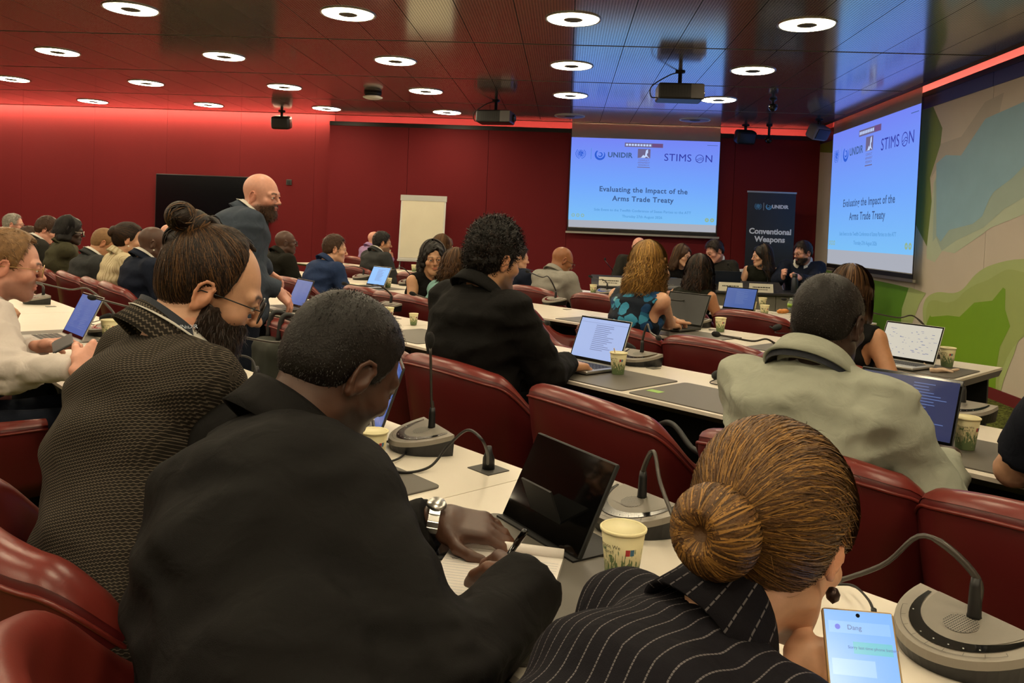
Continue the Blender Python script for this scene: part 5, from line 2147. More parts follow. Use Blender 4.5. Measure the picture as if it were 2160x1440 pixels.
        t = np.linspace(0, 1, k)
        th0 = rng.uniform(.05, .5, n)
        Ls = L * rng.uniform(.65, 1.08, n)
        fr = .42
        P = np.zeros((n, k, 3))
        e = 1.03 + rng.uniform(-.02, .14, n) * fl
        for j, tt in enumerate(t):
            if tt <= fr:
                th = th0 + (math.radians(97) - th0) * (tt / fr)
                P[:, j] = np.c_[.088 * fl ** .5 * np.sin(th) * np.sin(az), -.014 + .110 * np.sin(th) * np.cos(az), .040 + .100 * np.cos(th)] * e[:, None]
                lastxy = P[:, j].copy()
            else:
                q = (tt - fr) / (1 - fr)
                P[:, j] = lastxy + np.c_[np.sin(az) * .018 * q * fl, -.022 * q * np.ones(n) + np.minimum(0, -np.cos(az)) * .05 * q, -Ls * 1.0 * q - .04 * q]
        ph = rng.uniform(0, 6.28, n)
        amp = wv * np.clip((t - .2) / .5, 0, 1)
        fq = hd.get('freq', 14)
        P[..., 0] += amp[None, :] * np.sin(t[None, :] * fq + ph[:, None])
        P[..., 1] += amp[None, :] * np.cos(t[None, :] * fq * .9 + ph[:, None] * 1.7)
        strands(P, .0022 if lvl == 3 else .0015, 'hair_strands', o, .55, .45)
        if hd.get('tie'):
            MBt = MB().tube([Vector(f.h2l(A3(.03 * math.cos(a), -.115 + .012 * math.sin(a), .06 + .02 * math.sin(a))[None, :])[0]) for a in [i * .628 for i in range(11)]], .004 * f.s, 6)
            MBt.build('hair_tie', M_BLACK, f.root, True)

def unit_rows(a):
    return a / (np.linalg.norm(a, axis=1, keepdims=True) + 1e-9)

def build_beard(f, hd, lvl):
    rng = np.random.default_rng(5)
    h = RES[lvl][0] * 1.15
    t = hd.get('t', .010)
    ln = hd.get('drop', .012)
    base = np.asarray(HAIRC[hd['color']])
    I = [(ell((0, .031, -.055), (.058 + t, .061 + t, .056 + t)), 0, 1), (ell((0, .072, -.096 - ln * .5), (.026 + t, .023 + t, .022 + t + ln * .6)), .025, 1)]
    for s in (-1, 1):
        I.append((cap((s * .055, -.002, -.056), (s * .022, .068, -.100 - ln * .5), .019 + t), .02, 1))
        if hd.get('side'):
            I.append((cap((s * .068, .012, -.01), (s * .060, .016, -.05), .009 + t * .5), .015, 1))
    I.append((cap((-.022, .092, -.052), (.022, .092, -.052), .006 + t * .3), .008, 1))
    I.append((ell((0, .112, -.064), (.018, .02, .0075)), .004, -1))
    def cutb(X, Y, Z, v):
        ax = np.abs(X)
        line = f32(-.040) + f32(.55) * np.maximum(ax - f32(.030), 0) - f32(.012) * (ax < .02)
        d = (Z - line) * f32(.7)
        v = -smin(-v, -d, .006)
        d = (f32(-.004) - Y) * f32(.8)
        v = -smin(-v, -d, .008)
        return v + f32(.0022) * sn(X, Y, Z, 260, 4.0).astype(f32)
    V, Q = volume(I, h, [cutb])
    if len(V) == 0:
        return
    C = np.clip(base[None, :] * (1 + .3 * sn(V[:, 0], V[:, 1], V[:, 2], 300, 1.0)[:, None]), .001, 1)
    o = np_mesh('beard', f.h2l(V), Q, M_HAIR, f.root, {'col': np.c_[C, np.ones(len(C))]})
    if lvl <= 2:
        n = 1500 if lvl == 1 else 500
        i = rng.integers(0, len(V), n)
        p = V[i]
        d = unit_rows((p - A3(0, .0, -.05)) * A3(1, 1, .6)) * .45 + A3(0, .05, -.9)[None, :] + rng.normal(0, .25, (n, 3))
        tt = np.linspace(0, 1, 4)
        P = p[:, None, :] + d[:, None, :] * (tt[None, :, None] * .013)
        tag(strand_mesh('beard_strands', f.h2l(P.reshape(-1, 3)).reshape(n, 4, 3), .0007 * f.s, hair_cols(rng, n, base, .5, base * 2.2, .2), M_HAIR, o), kind='stuff')

def glasses(f, m, rim='round', r=.023, lens=True):
    e = MB()
    H = lambda p: Vector(f.h2l(np.asarray(p, float)[None, :])[0])
    n = 22
    parts = []
    for s in (-1, 1):
        pts = []
        for i in range(n + 1):
            a = 2 * math.pi * i / n
            q = 2.0 if rim == 'round' else 3.2
            cx = math.copysign(abs(math.cos(a)) ** (2 / q), math.cos(a)) * r
            cz = math.copysign(abs(math.sin(a)) ** (2 / q), math.sin(a)) * r * (.95 if rim == 'round' else .75)
            pts.append(H((s * .034 + cx, .111 - .10 * (abs(s * .034 + cx)) ** 1.5, -.002 + cz)))
        parts.append(pts)
    g = MB()
    for pts in parts:
        g.tube(pts, .0016 * f.s, 6, False)
    g.tube([H((-.012, .111, .002)), H((0, .113, .005)), H((.012, .111, .002))], .0014 * f.s, 6)
    for s in (-1, 1):
        g.tube([H((s * .056, .108, .004)), H((s * .068, .09, .005)), H((s * .081, .02, .006)), H((s * .082, -.02, .004)), H((s * .080, -.035, -.012))], .0014 * f.s, 6)
    o = g.build('glasses', m, f.root, True)
    if lens:
        for pts in parts:
            mesh_obj('lens', pts[:-1], [tuple(range(len(pts) - 1))], M_GLASS, o)
    return o

def collar(f, m, kind, name='collar', r=None, hgt=.026, fold=.042, drop=.07, lift=None):
    """folded collar around the neck"""
    N, up, fw, rt = f.N, f.nup, f.nfw, f.rt
    fw = unit(fw - up * (fw @ up))
    rx = (r or f.nr * 1.36) * f.s
    ry = rx * 1.06
    n = 36
    rings = []
    lift = (.018 if kind == 'jacket' else .014) if lift is None else lift
    span = math.radians(160 if kind == 'shirt' else 150)
    for i in range(n + 1):
        t = -1 + 2 * i / n
        a = t * span                         # 0 = nape
        front = (1 - math.cos(a)) / 2
        c = N + up * lift - up * (drop * front ** 1.3) + fw * (front * .012)
        d = -fw * math.cos(a) + rt * math.sin(a)
        def P(rad, z):
            return c + (-fw * math.cos(a) * ry + rt * math.sin(a) * rx) * rad / rx + up * z
        w = 1.0
        fo = fold * (1 + .35 * front)
        hg = hgt * (1 - .25 * front)
        prof = [P(rx * 1.0, -.02), P(rx * .985, hg * .6), P(rx * .985, hg), P(rx * 1.06, hg + .006), P(rx * 1.14, hg), P(rx * 1.26 + .004, hg - fo * .55), P(rx * 1.40 + .008, hg - fo), P(rx * 1.34 + .004, hg - fo - .001), P(rx * 1.10, hg - fo * .4), P(rx * 1.07, -.02)]
        rings.append(prof)
    k = len(rings[0])
    V = np.array(rings).reshape(-1, 3)
    Q = []
    for i in range(n):
        for j in range(k):
            j2 = (j + 1) % k
            Q.append((i * k + j, i * k + j2, (i + 1) * k + j2, (i + 1) * k + j))
    ia, ja = np.divmod(np.arange(len(V)), k)
    pat = np.c_[ia / n * .36, ja * .012, np.zeros(len(V))]
    return np_mesh(name, V, np.array(Q), m, f.root, {'pat': pat})

def neckband(f, m, name='lanyard', w=.018, rad=1.35, hgt=.0, drop=.28, fwd=.11, text=None):
    """ribbon that runs round the nape and hangs on the chest"""
    N, up, fw, rt = f.N, f.nup, f.nfw, f.rt
    fw = unit(fw - up * (fw @ up))
    rx = f.nr * f.s * rad
    cu = f.cup
    mb = MB()
    L = []
    for i in range(41):
        t = -1 + 2 * i / 40
        a = t * math.pi * .62
        if abs(t) < .72:
            c = N + up * (hgt - .035 * (1 - math.cos(a))) + (-fw * math.cos(a) + rt * math.sin(a)) * rx
            nrm = -fw * math.cos(a) + rt * math.sin(a)
        else:
            q = (abs(t) - .72) / .28
            a2 = math.copysign(.72 * math.pi * .62, t)
            c0 = N + up * (hgt - .035 * (1 - math.cos(a2))) + (-fw * math.cos(a2) + rt * math.sin(a2)) * rx
            c = c0 + (fw * fwd * min(1, q * 2.2) - cu * drop * q - rt * math.copysign(1, t) * .03 * q)
            nrm = fw * .9 + rt * math.copysign(.3, t)
        L.append((c, unit(nrm)))
    for i, (c, nr_) in enumerate(L):
        tg = unit(L[min(i + 1, 40)][0] - L[max(i - 1, 0)][0])
        b = unit(np.cross(nr_, tg))
        mb.v += [Vector(c + b * w / 2 + nr_ * .003), Vector(c - b * w / 2 + nr_ * .003), Vector(c - b * w / 2 + nr_ * .0), Vector(c + b * w / 2)]
    for i in range(40):
        for j in range(4):
            j2 = (j + 1) % 4
            mb.f.append((i * 4 + j, i * 4 + j2, (i + 1) * 4 + j2, (i + 1) * 4 + j))
    return mb.build(name, m, f.root, False)

def person(label, hip, face, head, look=(0, 0, 0), s=1.0, bulk=1.0, fem=False, skin='light', hairc='dark', hair=None, top=None,
           pants=None, hands=None, standing=False, hunch=.03, twist=0.0, lvl=2, stubble=0.0, beard=None, faceparts=True, neck=None,
           seat=.47, shoulders=1.0, jaw=1.0, brow=1.0, lean_n=None, hs=1.0, poles=None, legs=True, head_s=1.0):
    f = Fig()
    hip = Vector(hip)
    root = tag(empty('person', (hip.x, hip.y, 0), face), label, 'person')
    f.root, f.s = root, s * head_s
    ca, sa = math.cos(-face), math.sin(-face)
    def w2l(p):
        x, y, z = p[0] - hip.x, p[1] - hip.y, p[2]
        return A3(ca * x - sa * y, sa * x + ca * y, z)
    def d2l(p):
        return A3(ca * p[0] - sa * p[1], sa * p[0] + ca * p[1], p[2])
    f.w2l = w2l
    C = w2l(head)
    Rh = rotm(*look)
    hsz = s * head_s
    f.h2l = lambda V: C + (V @ Rh.T) * hsz
    zh = (seat + .09) if not standing else .92 * s
    P = A3(0, 0, zh)
    Rt = rotm(twist)
    pd = math.sin(math.radians(max(look[1], 0)))
    off = A3(0, -.056 - .045 * pd, -.108 + .012 * pd) if neck is None else A3(*neck)
    N = C + Rt @ (off * s)
    f.nr = .049 if fem else .058 * (1 + .35 * (bulk - 1))
    mid = P + (N - P) * A3(.88, .55, .55) + Rt @ A3(0, -hunch * 2, 0)
    B = lambda t: P * (1 - t) ** 2 + mid * 2 * t * (1 - t) + N * t ** 2
    rt = Rt @ A3(1, 0, 0)
    fwd = Rt @ A3(0, 1, 0)
    cup = unit(N - B(.72))
    f.N, f.rt, f.cup = N, rt, cup
    cups = unit(cup * .45 + A3(0, 0, .55))
    skb = f.h2l(A3(0, -.03, -.06)[None, :])[0]
    f.nup = unit(unit(skb - N) * .6 + cup * .4)
    f.nfw = fwd
    sw = (.156 if fem else .184) * s * shoulders
    S = {k: N + rt * (g * sw) - cups * .060 * s - fwd * .008 for k, g in (('R', 1), ('L', -1))}
    lvl_h = RES[lvl]
    # ---------------- torso sections
    if fem:
        secs = [(.0, .165, .118), (.32, .128, .098), (.58, .134, .116), (.77, .140, .098), (.89, .098, .068)]
    else:
        secs = [(.0, .165, .118), (.32, .150, .112), (.58, .158, .120), (.77, .168, .112), (.89, .118, .082)]
    def torso(infl, hem=0.0):
        I = []
        bx = bulk
        pts = [(B(t), (rx * s * bx + infl, ry * s * (1 + (bulk - 1) * 1.3) + infl)) for t, rx, ry in secs]
        if hem:
            d = unit(B(0) - B(.3))
            pts = [(B(0) + A3(0, 0, -hem), (pts[0][1][0] * 1.03, pts[0][1][1] * 1.05))] + pts
        for (a, ra), (b, rb) in zip(pts[:-1], pts[1:]):
            I.append((ecap(a, b, rt, ra, rb, .6), .05, 1))
        for k in 'RL':
            I.append((cap(N - cup * .024 * s, S[k], (.028 * s) + infl, .049 * s + infl), .04, 1))
        if fem:
            for g in (-1, 1):
                I.append((ell(B(.66) + rt * g * .065 * s + fwd * .085 * s, A3(.055, .05, .055) * s + infl), .04, 1))
        return I
    hands = hands or {}
    arms = {}
    for k, g in (('R', 1), ('L', -1)):
        hd = hands.get(k)
        if hd is None:
            W = S[k] + rt * (-g * .02) + fwd * .30 * s + A3(0, 0, -.30 * s)
            hd = {'pose': 'rest'}
            wl = W
        else:
            wl = w2l(hd['at']) if 'at' in hd else hd['loc']
        pole = (poles or {}).get(k, None)
        pole = A3(g * .55, -.35, -.75) if pole is None else A3(*pole)
        pole = Rt @ pole
        E, W = ik(S[k], np.asarray(wl, float), .295 * s, .255 * s, pole)
        fd = d2l(hd['dir']) if 'dir' in hd else W - E
        fd = unit(np.asarray(fd, float))
        upv = d2l(hd['up']) if 'up' in hd else A3(0, 0, 1)
        arms[k] = (E, W, fd, np.asarray(upv, float), hd)
    f.arms, f.S = arms, S
    kind = top['kind']
    tm = top['mat']
    infl = {'jacket': .020, 'shirt': .013, 'tshirt': .011, 'sleeveless': .009, 'blouse': .018}[kind] * s
    wr = top.get('wr', .0045)
    fold_k = top.get('fk', 1.5)
    items = torso(infl, hem=top.get('hem', .10 if kind in ('jacket', 'blouse', 'shirt') else .06))
    aw = {'jacket': 1.12, 'shirt': 1.0, 'tshirt': 1.05, 'sleeveless': 1, 'blouse': 1.15}[kind] * (bulk * .5 + .5) * (.86 if fem else 1)
    sleeve_end = top.get('sleeve', {'jacket': 1.95, 'shirt': 1.95, 'tshirt': .55, 'sleeveless': 0, 'blouse': 1.9}[kind])
    planes = []
    for k in 'RL':
        E, W, fd, upv, hd = arms[k]
        if sleeve_end <= 0:
            continue
        a1 = S[k] + (E - S[k]) * min(1, sleeve_end)
        items.append((cap(S[k], a1, .057 * s * aw + infl * .7, .051 * s * aw + infl * .7), .03, 1))
        if sleeve_end > 1:
            b1 = E + (W - E) * min(.985, sleeve_end - 1)
            items.append((cap(E, b1, .050 * s * aw + infl * .6, .036 * s * aw + infl * .55), .02, 1))
            planes.append((b1, unit(W - E), .075 * s))
        else:
            planes.append((a1, unit(E - S[k]), .1 * s))
    items.append((cap(N - f.nup * .02, skb + f.nup * .05, f.nr * s * 1.03, f.nr * s * 1.02), .006, -1))
    if kind == 'sleeveless':
        for k, g in (('R', 1), ('L', -1)):
            items.append((cap(S[k] + rt * g * .012 - cup * .07, S[k] + rt * g * .10 + cup * .06, .062 * s, .075 * s), .012, -1))
        items.append((ell(N + fwd * .085 + cup * .01, (.085 * s, .09 * s, .075 * s)), .015, -1))
    seed = top.get('seed', 1.0)
    ez = [(arms[k][0], .12 * s) for k in 'RL'] if sleeve_end > 1 else []
    def folds(X, Y, Z, v):
        if wr:
            w = np.abs(sn(X * f32(.40), Y * f32(.40), Z * f32(1.35), 30, seed)) * 1.3 + np.abs(sn(X * f32(.8) + Z * f32(.5), Y * f32(.7), Z * f32(.9) - X * f32(.4), 52, seed + 3)) * .7 - .6
            v = v + (f32(wr * fold_k) * w).astype(f32)
            for e, r in ez:
                m = np.exp(-((X - f32(e[0])) ** 2 + (Y - f32(e[1])) ** 2 + (Z - f32(e[2])) ** 2) / f32(r * r))
                v = v + (f32(wr * 1.9) * m * (np.abs(sn(X * f32(.8) + Z * f32(.6), Y, Z * f32(.6) - X * f32(.5), 80, seed + 5)) - f32(.3))).astype(f32)
        for c, d, r in planes:
            px, py, pz = X - f32(c[0]), Y - f32(c[1]), Z - f32(c[2])
            q = px * f32(d[0]) + py * f32(d[1]) + pz * f32(d[2])
            near = (px * px + py * py + pz * pz) < f32(r * r)
            v = np.where(near, np.maximum(v, q), v)
        return v
    V, Q = volume(items, top.get('h', lvl_h[2]), [folds])
    def pat(V):
        segs = [(B(.0), B(.95), rt, .17)]
        for k in 'RL':
            E, W, *_ = arms[k]
            segs += [(S[k], E, rt, .06), (E, W, rt, .05)]
        best = np.full(len(V), 9.0)
        out = np.zeros((len(V), 3))
        for i, (a, b, sd, r) in enumerate(segs):
            if i and sleeve_end <= 0:
                continue
            ax = unit(b - a)
            t = np.clip((V - a) @ ax, 0, np.linalg.norm(b - a))
            rel = V - a - t[:, None] * ax
            d = np.linalg.norm(rel, axis=1) - r
            x = unit(sd - ax * (sd @ ax))
            y = np.cross(ax, x)
            if i == 0:
                d = np.sqrt((rel @ x / .19) ** 2 + (rel @ y / .13) ** 2) * .15 - .15 - .01
                pu, pv = rel @ x, (V - a) @ ax
            else:
                pu = rel @ y * 1.15
                pv = (V - a) @ ax
            k = d < best
            best[k] = d[k]
            out[k, 0], out[k, 1] = pu[k], pv[k]
        return out
    f.top = np_mesh({'jacket': 'jacket', 'shirt': 'shirt', 'tshirt': 'shirt', 'sleeveless': 'top', 'blouse': 'blouse'}[kind], V, Q, tm, root, {'pat': pat(V)})
    # ---------------- body: head, hands and the limbs and trunk under the clothes
    sk = np.asarray(SKIN[skin])
    hcol = np.asarray(HAIRC[hairc])
    nk = (Rh.T @ ((N - cup * .03 * s) - C)) / hsz
    Vh, Qh = volume(head_items(fem, nk, f.nr, jaw), lvl_h[0])
    cols = face_colors(Vh, sk, hcol, fem, stubble, brow, .35 if skin in ('dark', 'deep') else 1.0)
    VV, QQ, CC = [f.h2l(Vh)], [Qh], [cols]
    off_ = len(Vh)
    for k, g in (('R', 1), ('L', -1)):
        E, W, fd, upv, hd = arms[k]
        if hd.get('skip'):
            continue
        y = fd
        z = unit(upv - y * (upv @ y))
        x = np.cross(y, z)
        R = np.c_[x, y, z]
        hsz2 = s * (.9 if fem else 1.0) * hd.get('sc', 1.0)
        Vd, Qd = volume(hand_items(hd.get('pose', 'rest'), -1 if k == 'R' else 1), lvl_h[1])
        f.__dict__.setdefault('hand', {})[k] = (W, R, hsz2)
        cd = np.tile(sk, (len(Vd), 1))
        palm = sstep(.002, -.012, Vd[:, 2])[:, None] * (.55 if skin in ('dark', 'deep') else .12)
        cd = cd * (1 - palm) + (sk * 1.6 + A3(.06, .03, .02)) * palm
        kn = (np.exp(-((Vd[:, 1] - .09) / .012) ** 2) * (Vd[:, 2] > 0) * .25)[:, None]
        cd = cd * (1 - kn) + sk * A3(1.0, .72, .66) * kn
        VV.append(W + (Vd @ R.T) * hsz2)
        QQ.append(Qd + off_)
        CC.append(cd)
        off_ += len(Vd)
    core = torso(-.010)
    for k in 'RL':
        E, W, *_ = arms[k]
        core.append((cap(S[k], E, .050 * s * (.86 if fem else 1) * (bulk * .5 + .5), .041 * s * (.86 if fem else 1)), .03, 1))
        core.append((cap(E, W, .041 * s * (.86 if fem else 1), .027 * s), .012, 1))
        core.append((ell(E + (W - E) * .25, A3(.046, .046, .046) * s * (.84 if fem else .98)), .03, 1))
    bare = sleeve_end < 1.5
    Vc, Qc = volume(core, ({1: .010, 2: .013, 3: .018}[lvl] if bare else lvl_h[3]))
    VV.append(Vc)
    QQ.append(Qc + off_)
    CC.append(np.tile(sk, (len(Vc), 1)))
    V, Q, Cc = np.concatenate(VV), np.concatenate(QQ), np.concatenate(CC)
    f.body = np_mesh('body', V, Q, M_SKIN, root, {'col': np.c_[np.clip(Cc, 0, 1), np.ones(len(Cc))]})
    if faceparts:
        for g in (-1, 1):
            ey = MB().lathe([(0, -.0122), (.006, -.0106), (.0105, -.006), (.0122, 0), (.0105, .006), (.006, .0106), (0, .0122)], 12)
            ey.v = [Vector(f.h2l(npv(v)[None, :] + A3(g * .031, .0825, .0005))[0]) for v in ey.v]
            eo = ey.build('eye', M_EYE, root, True)
            ir = MB().lathe([(0, .0128), (.003, .0126), (.0056, .0112)], 12)
            ir.v = [Vector(f.h2l((A3(v.x, v.z, v.y) + A3(g * .031, .0825, .0005))[None, :])[0]) for v in ir.v]
            ir.build('iris', M_IRIS, eo, True)
    # ---------------- legs
    if legs:
        pm_ = pants or cloth('trousers_black', 'plain', '121214', '1a1a1c')
        I = [(ecap(B(0) + A3(0, 0, -.02), B(.16), A3(1, 0, 0), (.172 * s * bulk, .125 * s * bulk), (.158 * s * bulk, .115 * s * bulk)), .04, 1)]
        feet = []
        for g in (-1, 1):
            hp = A3(g * .088 * s, .02, zh - .03)
            if standing:
                kn, an = A3(g * .10, .03, .50 * s), A3(g * .11, .0, .09)
            else:
                kn, an = A3(g * .115, .43 * s, seat + .075), A3(g * .12, .43 * s + .02, .10)
            I.append((cap(hp, kn, .092 * s * bulk, .068 * s), .04, 1))
            I.append((cap(kn, an, .066 * s, .052 * s), .03, 1))
            feet.append(an)
        V, Q = volume(I, max(.022, lvl_h[2] * 1.3), [lambda X, Y, Z, v: v + (f32(.004) * sn(X, Y, Z, 40, 2.0)).astype(f32)])
        np_mesh('trousers', V, Q, pm_, root, {'pat': V.copy()})
        for an in feet:
            V, Q = volume([(ecap((an[0], an[1] - .05, .038), (an[0], an[1] + .15, .032), (1, 0, 0), (.038, .036), (.042, .028)), 0, 1), (cap(an, (an[0], an[1], .05), .045), .02, 1)], .019)
            V[:, 2] = np.maximum(V[:, 2], .002)
            np_mesh('shoe', V, Q, M_SHOE, root)
    if hair:
        build_hair(f, hair, lvl)
    if beard:
        build_beard(f, beard, lvl)
    if top.get('collar'):
        collar(f, top.get('collar_mat', tm), top['collar'], **top.get('ckw', {}))
    if top.get('inner'):
        collar(f, top['inner'], 'shirt', 'shirt_collar', r=f.nr * 1.14, hgt=top.get('ih', .036), fold=.012, drop=.05, lift=.020)
    return f

def hand_point(f, k, p):
    """point in hand coordinates -> local point of the person"""
    W, R, sc = f.hand[k]
    return W + R @ (A3(*p) * sc)

def seat_person(u, n_):
    return un(u, n_)
# ================================================================== the people
def K(name, kind='plain', a='222222', b='333333', rough=.85, sheen=0.0, scale=1.0):
    return cloth(name, kind, a, b, rough, scale, sheen)
JK_BLACK = K('jacket_black', 'plain', '0d0c0c', '151312', .75)
JK_CURLY = K('jacket_black_wool', 'plain', '0e0d0d', '171615', .85)
JK_TWEED = K('jacket_tweed', 'birdseye', '221e1a', '5e554a', .9)
JK_STEEL = K('suit_steel_blue', 'plain', '343c48', '414a56', .8)
JK_PIN = K('blazer_pinstripe', 'pinstripe', '17151a', '6f6a6c', .85)
SH_WHITE = K('shirt_offwhite', 'plain', 'b9b0ac', 'c9c0ba', .8)
SH_SAGE = K('shirt_sage', 'plain', '8e9184', 'a3a596', .85)
TS_NAVY = K('tshirt_navy', 'plain', '14161f', '1c1f2a', .9)
JK_CHAR = K('suit_charcoal', 'plain', '24231f', '302e2a', .85)
JK_OLIVE = K('blazer_olive', 'plain', '3a382c', '47442f', .85)
BL_STRIPE = K('blouse_striped', 'stripe', 'c9bb9c', 'b09f7c', .8)
JK_NAVY = K('suit_navy', 'plain', '151a28', '1e2434', .8)
JK_DKG = K('jacket_dark_green_black', 'plain', '15140f', '1f1d17', .85)
PO_BLUE = K('polo_blue', 'plain', '22304e', '2b3c60', .8)
SU_GREY = K('suit_grey', 'plain', '2e2f30', '3a3b3b', .85)
SH_PURPLE = K('shirt_purple', 'plain', '8c6f98', '9c80a6', .8)
TP_BLACK = K('top_black', 'plain', '0c0b0b', '141312', .85)
TP_TEAL = K('top_teal', 'plain', '6f9a94', '86aca6', .8)
JK_LIGHT = K('blazer_light_grey', 'plain', '7e7b74', '918e86', .85)
TP_FLORAL = K('top_floral', 'floral', rough=.6)
TP_DKGREEN = K('top_dark_green', 'plain', '14150f', '1d1f17', .85)
PT_DARK = K('trousers_dark', 'plain', '141416', '1c1c1f', .9)
PT_NAVY = K('trousers_navy', 'plain', '161a24', '1f2430', .9)

NEAR = {1: .755, 2: 2.39, 3: 3.93, 4: 5.50}
BRG = 43.5
def bdir(b, z=0.0):
    a = math.radians(b)
    return (math.sin(a), math.cos(a), z)

def aud(label, px, py, nh, hipn, du=0.0, b=BRG, hb=None, pitch=0, roll=0, seat_label=None, chair_b=None, chair_du=0.0, chair_n=None, **kw):
    """one of the audience: head centre seen at (px, py) on the line n = nh of the room"""
    H = on_n(px, py, nh)
    u = H.dot(U2) + du
    hb = b if hb is None else hb
    f = person(label, un(u, hipn), -math.radians(b), H, look=(-(hb - b), pitch, roll), **kw)
    f.u = u
    if seat_label:
        chair(u + chair_du, hipn if chair_n is None else chair_n, seat_label, rz=0 if chair_b is None else -math.radians(chair_b - BRG))
    return f

# ---- back row ------------------------------------------------------------
f1 = aud('man in a black jacket bent over a notepad, writing with a pen', 718, 778, .745, .47, du=.54, hb=40, pitch=30, roll=4,
         seat_label='oxblood leather tub chair under the writing man in the black jacket', chair_n=.50, chair_du=-.24, s=1.02, bulk=1.08, head_s=1.04, skin='dark', hairc='black',
         hair=dict(kind='buzz', color='black', t=.005, recede=-.004), hunch=.06,
         top=dict(kind='jacket', mat=JK_BLACK, collar='shirt', ckw=dict(hgt=.036, fold=.055, r=.080, lift=.030), wr=.007, sleeve=1.93), lvl=1, stubble=.85, pants=PT_DARK,
         hands={'R': dict(at=on_z(1128, 1222, .80), dir=(-.38, .80, -.12), up=(.45, .2, .85), pose='pen'),
                'L': dict(at=on_z(930, 1095, .785), dir=(.93, .05, -.12), up=(-.1, -.25, 1), pose='rest')}, poles={'R': (.75, -.55, -.45)})
f2 = aud('man with a dark topknot, beard and round glasses in a grey tweed jacket', 445, 612, .70, .45, du=.29, hb=66, pitch=22, roll=3,
         seat_label='oxblood leather tub chair under the man with the topknot', chair_n=.56, chair_du=-.20, s=1.02, skin='light', hairc='dark',
         hair=dict(kind='manbun', color='dark', hi='mid', bun=(0.0, -.085, .108), br=.046, low=.012, recede=.026, t=.006, kk=.018, n=4500, w=.0005),
         beard=dict(color='dark', t=.011, drop=.026, side=True), top=dict(kind='jacket', mat=JK_TWEED, collar='jacket', ckw=dict(hgt=.03, fold=.05, drop=.10, lift=.026), inner=M_SHIRTW, wr=.005), lvl=1, pants=PT_DARK, hunch=.03,
         hands={'R': dict(at=on_z(560, 860, .78), dir=(.6, .75, -.2), pose='rest'), 'L': dict(at=un(-1.95, .95, .78), dir=(.6, .75, -.2), pose='rest')})
f3 = aud('woman with a honey-blond bun and black pinstripe blazer holding a phone', 1628, 1128, .90, .42, du=.02, hb=38, pitch=24, roll=-3, twist=-14, shoulders=.9,
         seat_label='oxblood leather tub chair under the pinstripe woman', chair_n=.42, s=.98, fem=True, skin='light', hairc='honey',
         hair=dict(kind='bun', color='mid', hi='honey', bun=(-.014, -.128, -.020), br=.052, low=.05, t=.013, n=5500, w=.0005),
         top=dict(kind='jacket', mat=JK_PIN, collar='jacket', ckw=dict(hgt=.03, fold=.06, drop=.12, lift=.034), wr=.004), lvl=1, pants=PT_DARK, hunch=.05,
         hands={'R': dict(at=on_z(1685, 1432, .85), dir=(.90, .30, .05), up=(.15, -.85, .5), pose='hold'), 'L': dict(at=un(-.62, .86, .80), dir=(.6, .7, 0), pose='rest')}, poles={'R': (.5, -.4, -.7)})
f4 = aud('man in a white shirt with glasses and fair beard tapping a phone', 18, 562, .66, .42, du=.10, hb=57, pitch=8,
         seat_label='oxblood leather tub chair under the man in the white shirt', chair_n=.46, s=1.03, bulk=1.08, skin='pink', hairc='brown',
         hair=dict(kind='short', color='sand', t=.007, top=.012, recede=.014, flow=(0, .6, -.5), len=.012, noise=.0015), stubble=.55,
         top=dict(kind='shirt', mat=SH_WHITE, collar='shirt', ckw=dict(hgt=.035, fold=.04), wr=.010, sleeve=1.92), lvl=1, pants=PT_NAVY,
         hands={'L': dict(at=on_z(88, 728, .84), dir=(.85, .45, .1), up=(-.5, .2, .8), pose='hold'),
                'R': dict(at=on_z(172, 775, .84), dir=(.15, .75, .45), up=(.75, -.3, .5), pose='pinch')})
f4b = aud('person at the far end of the back row holding a paper cup', -60, 560, .62, .42, b=BRG, hb=50, seat_label='oxblood leather tub chair at the far end of the back row',
          s=1.0, skin='tan', hairc='brown', hair=dict(kind='short', color='brown'), top=dict(kind='jacket', mat=JK_NAVY, collar='jacket', inner=M_SHIRTW), lvl=2,
          hands={'R': dict(at=on_z(18, 655, .82), dir=(.8, .5, .05), up=(.1, -.3, .9), pose='grip')})

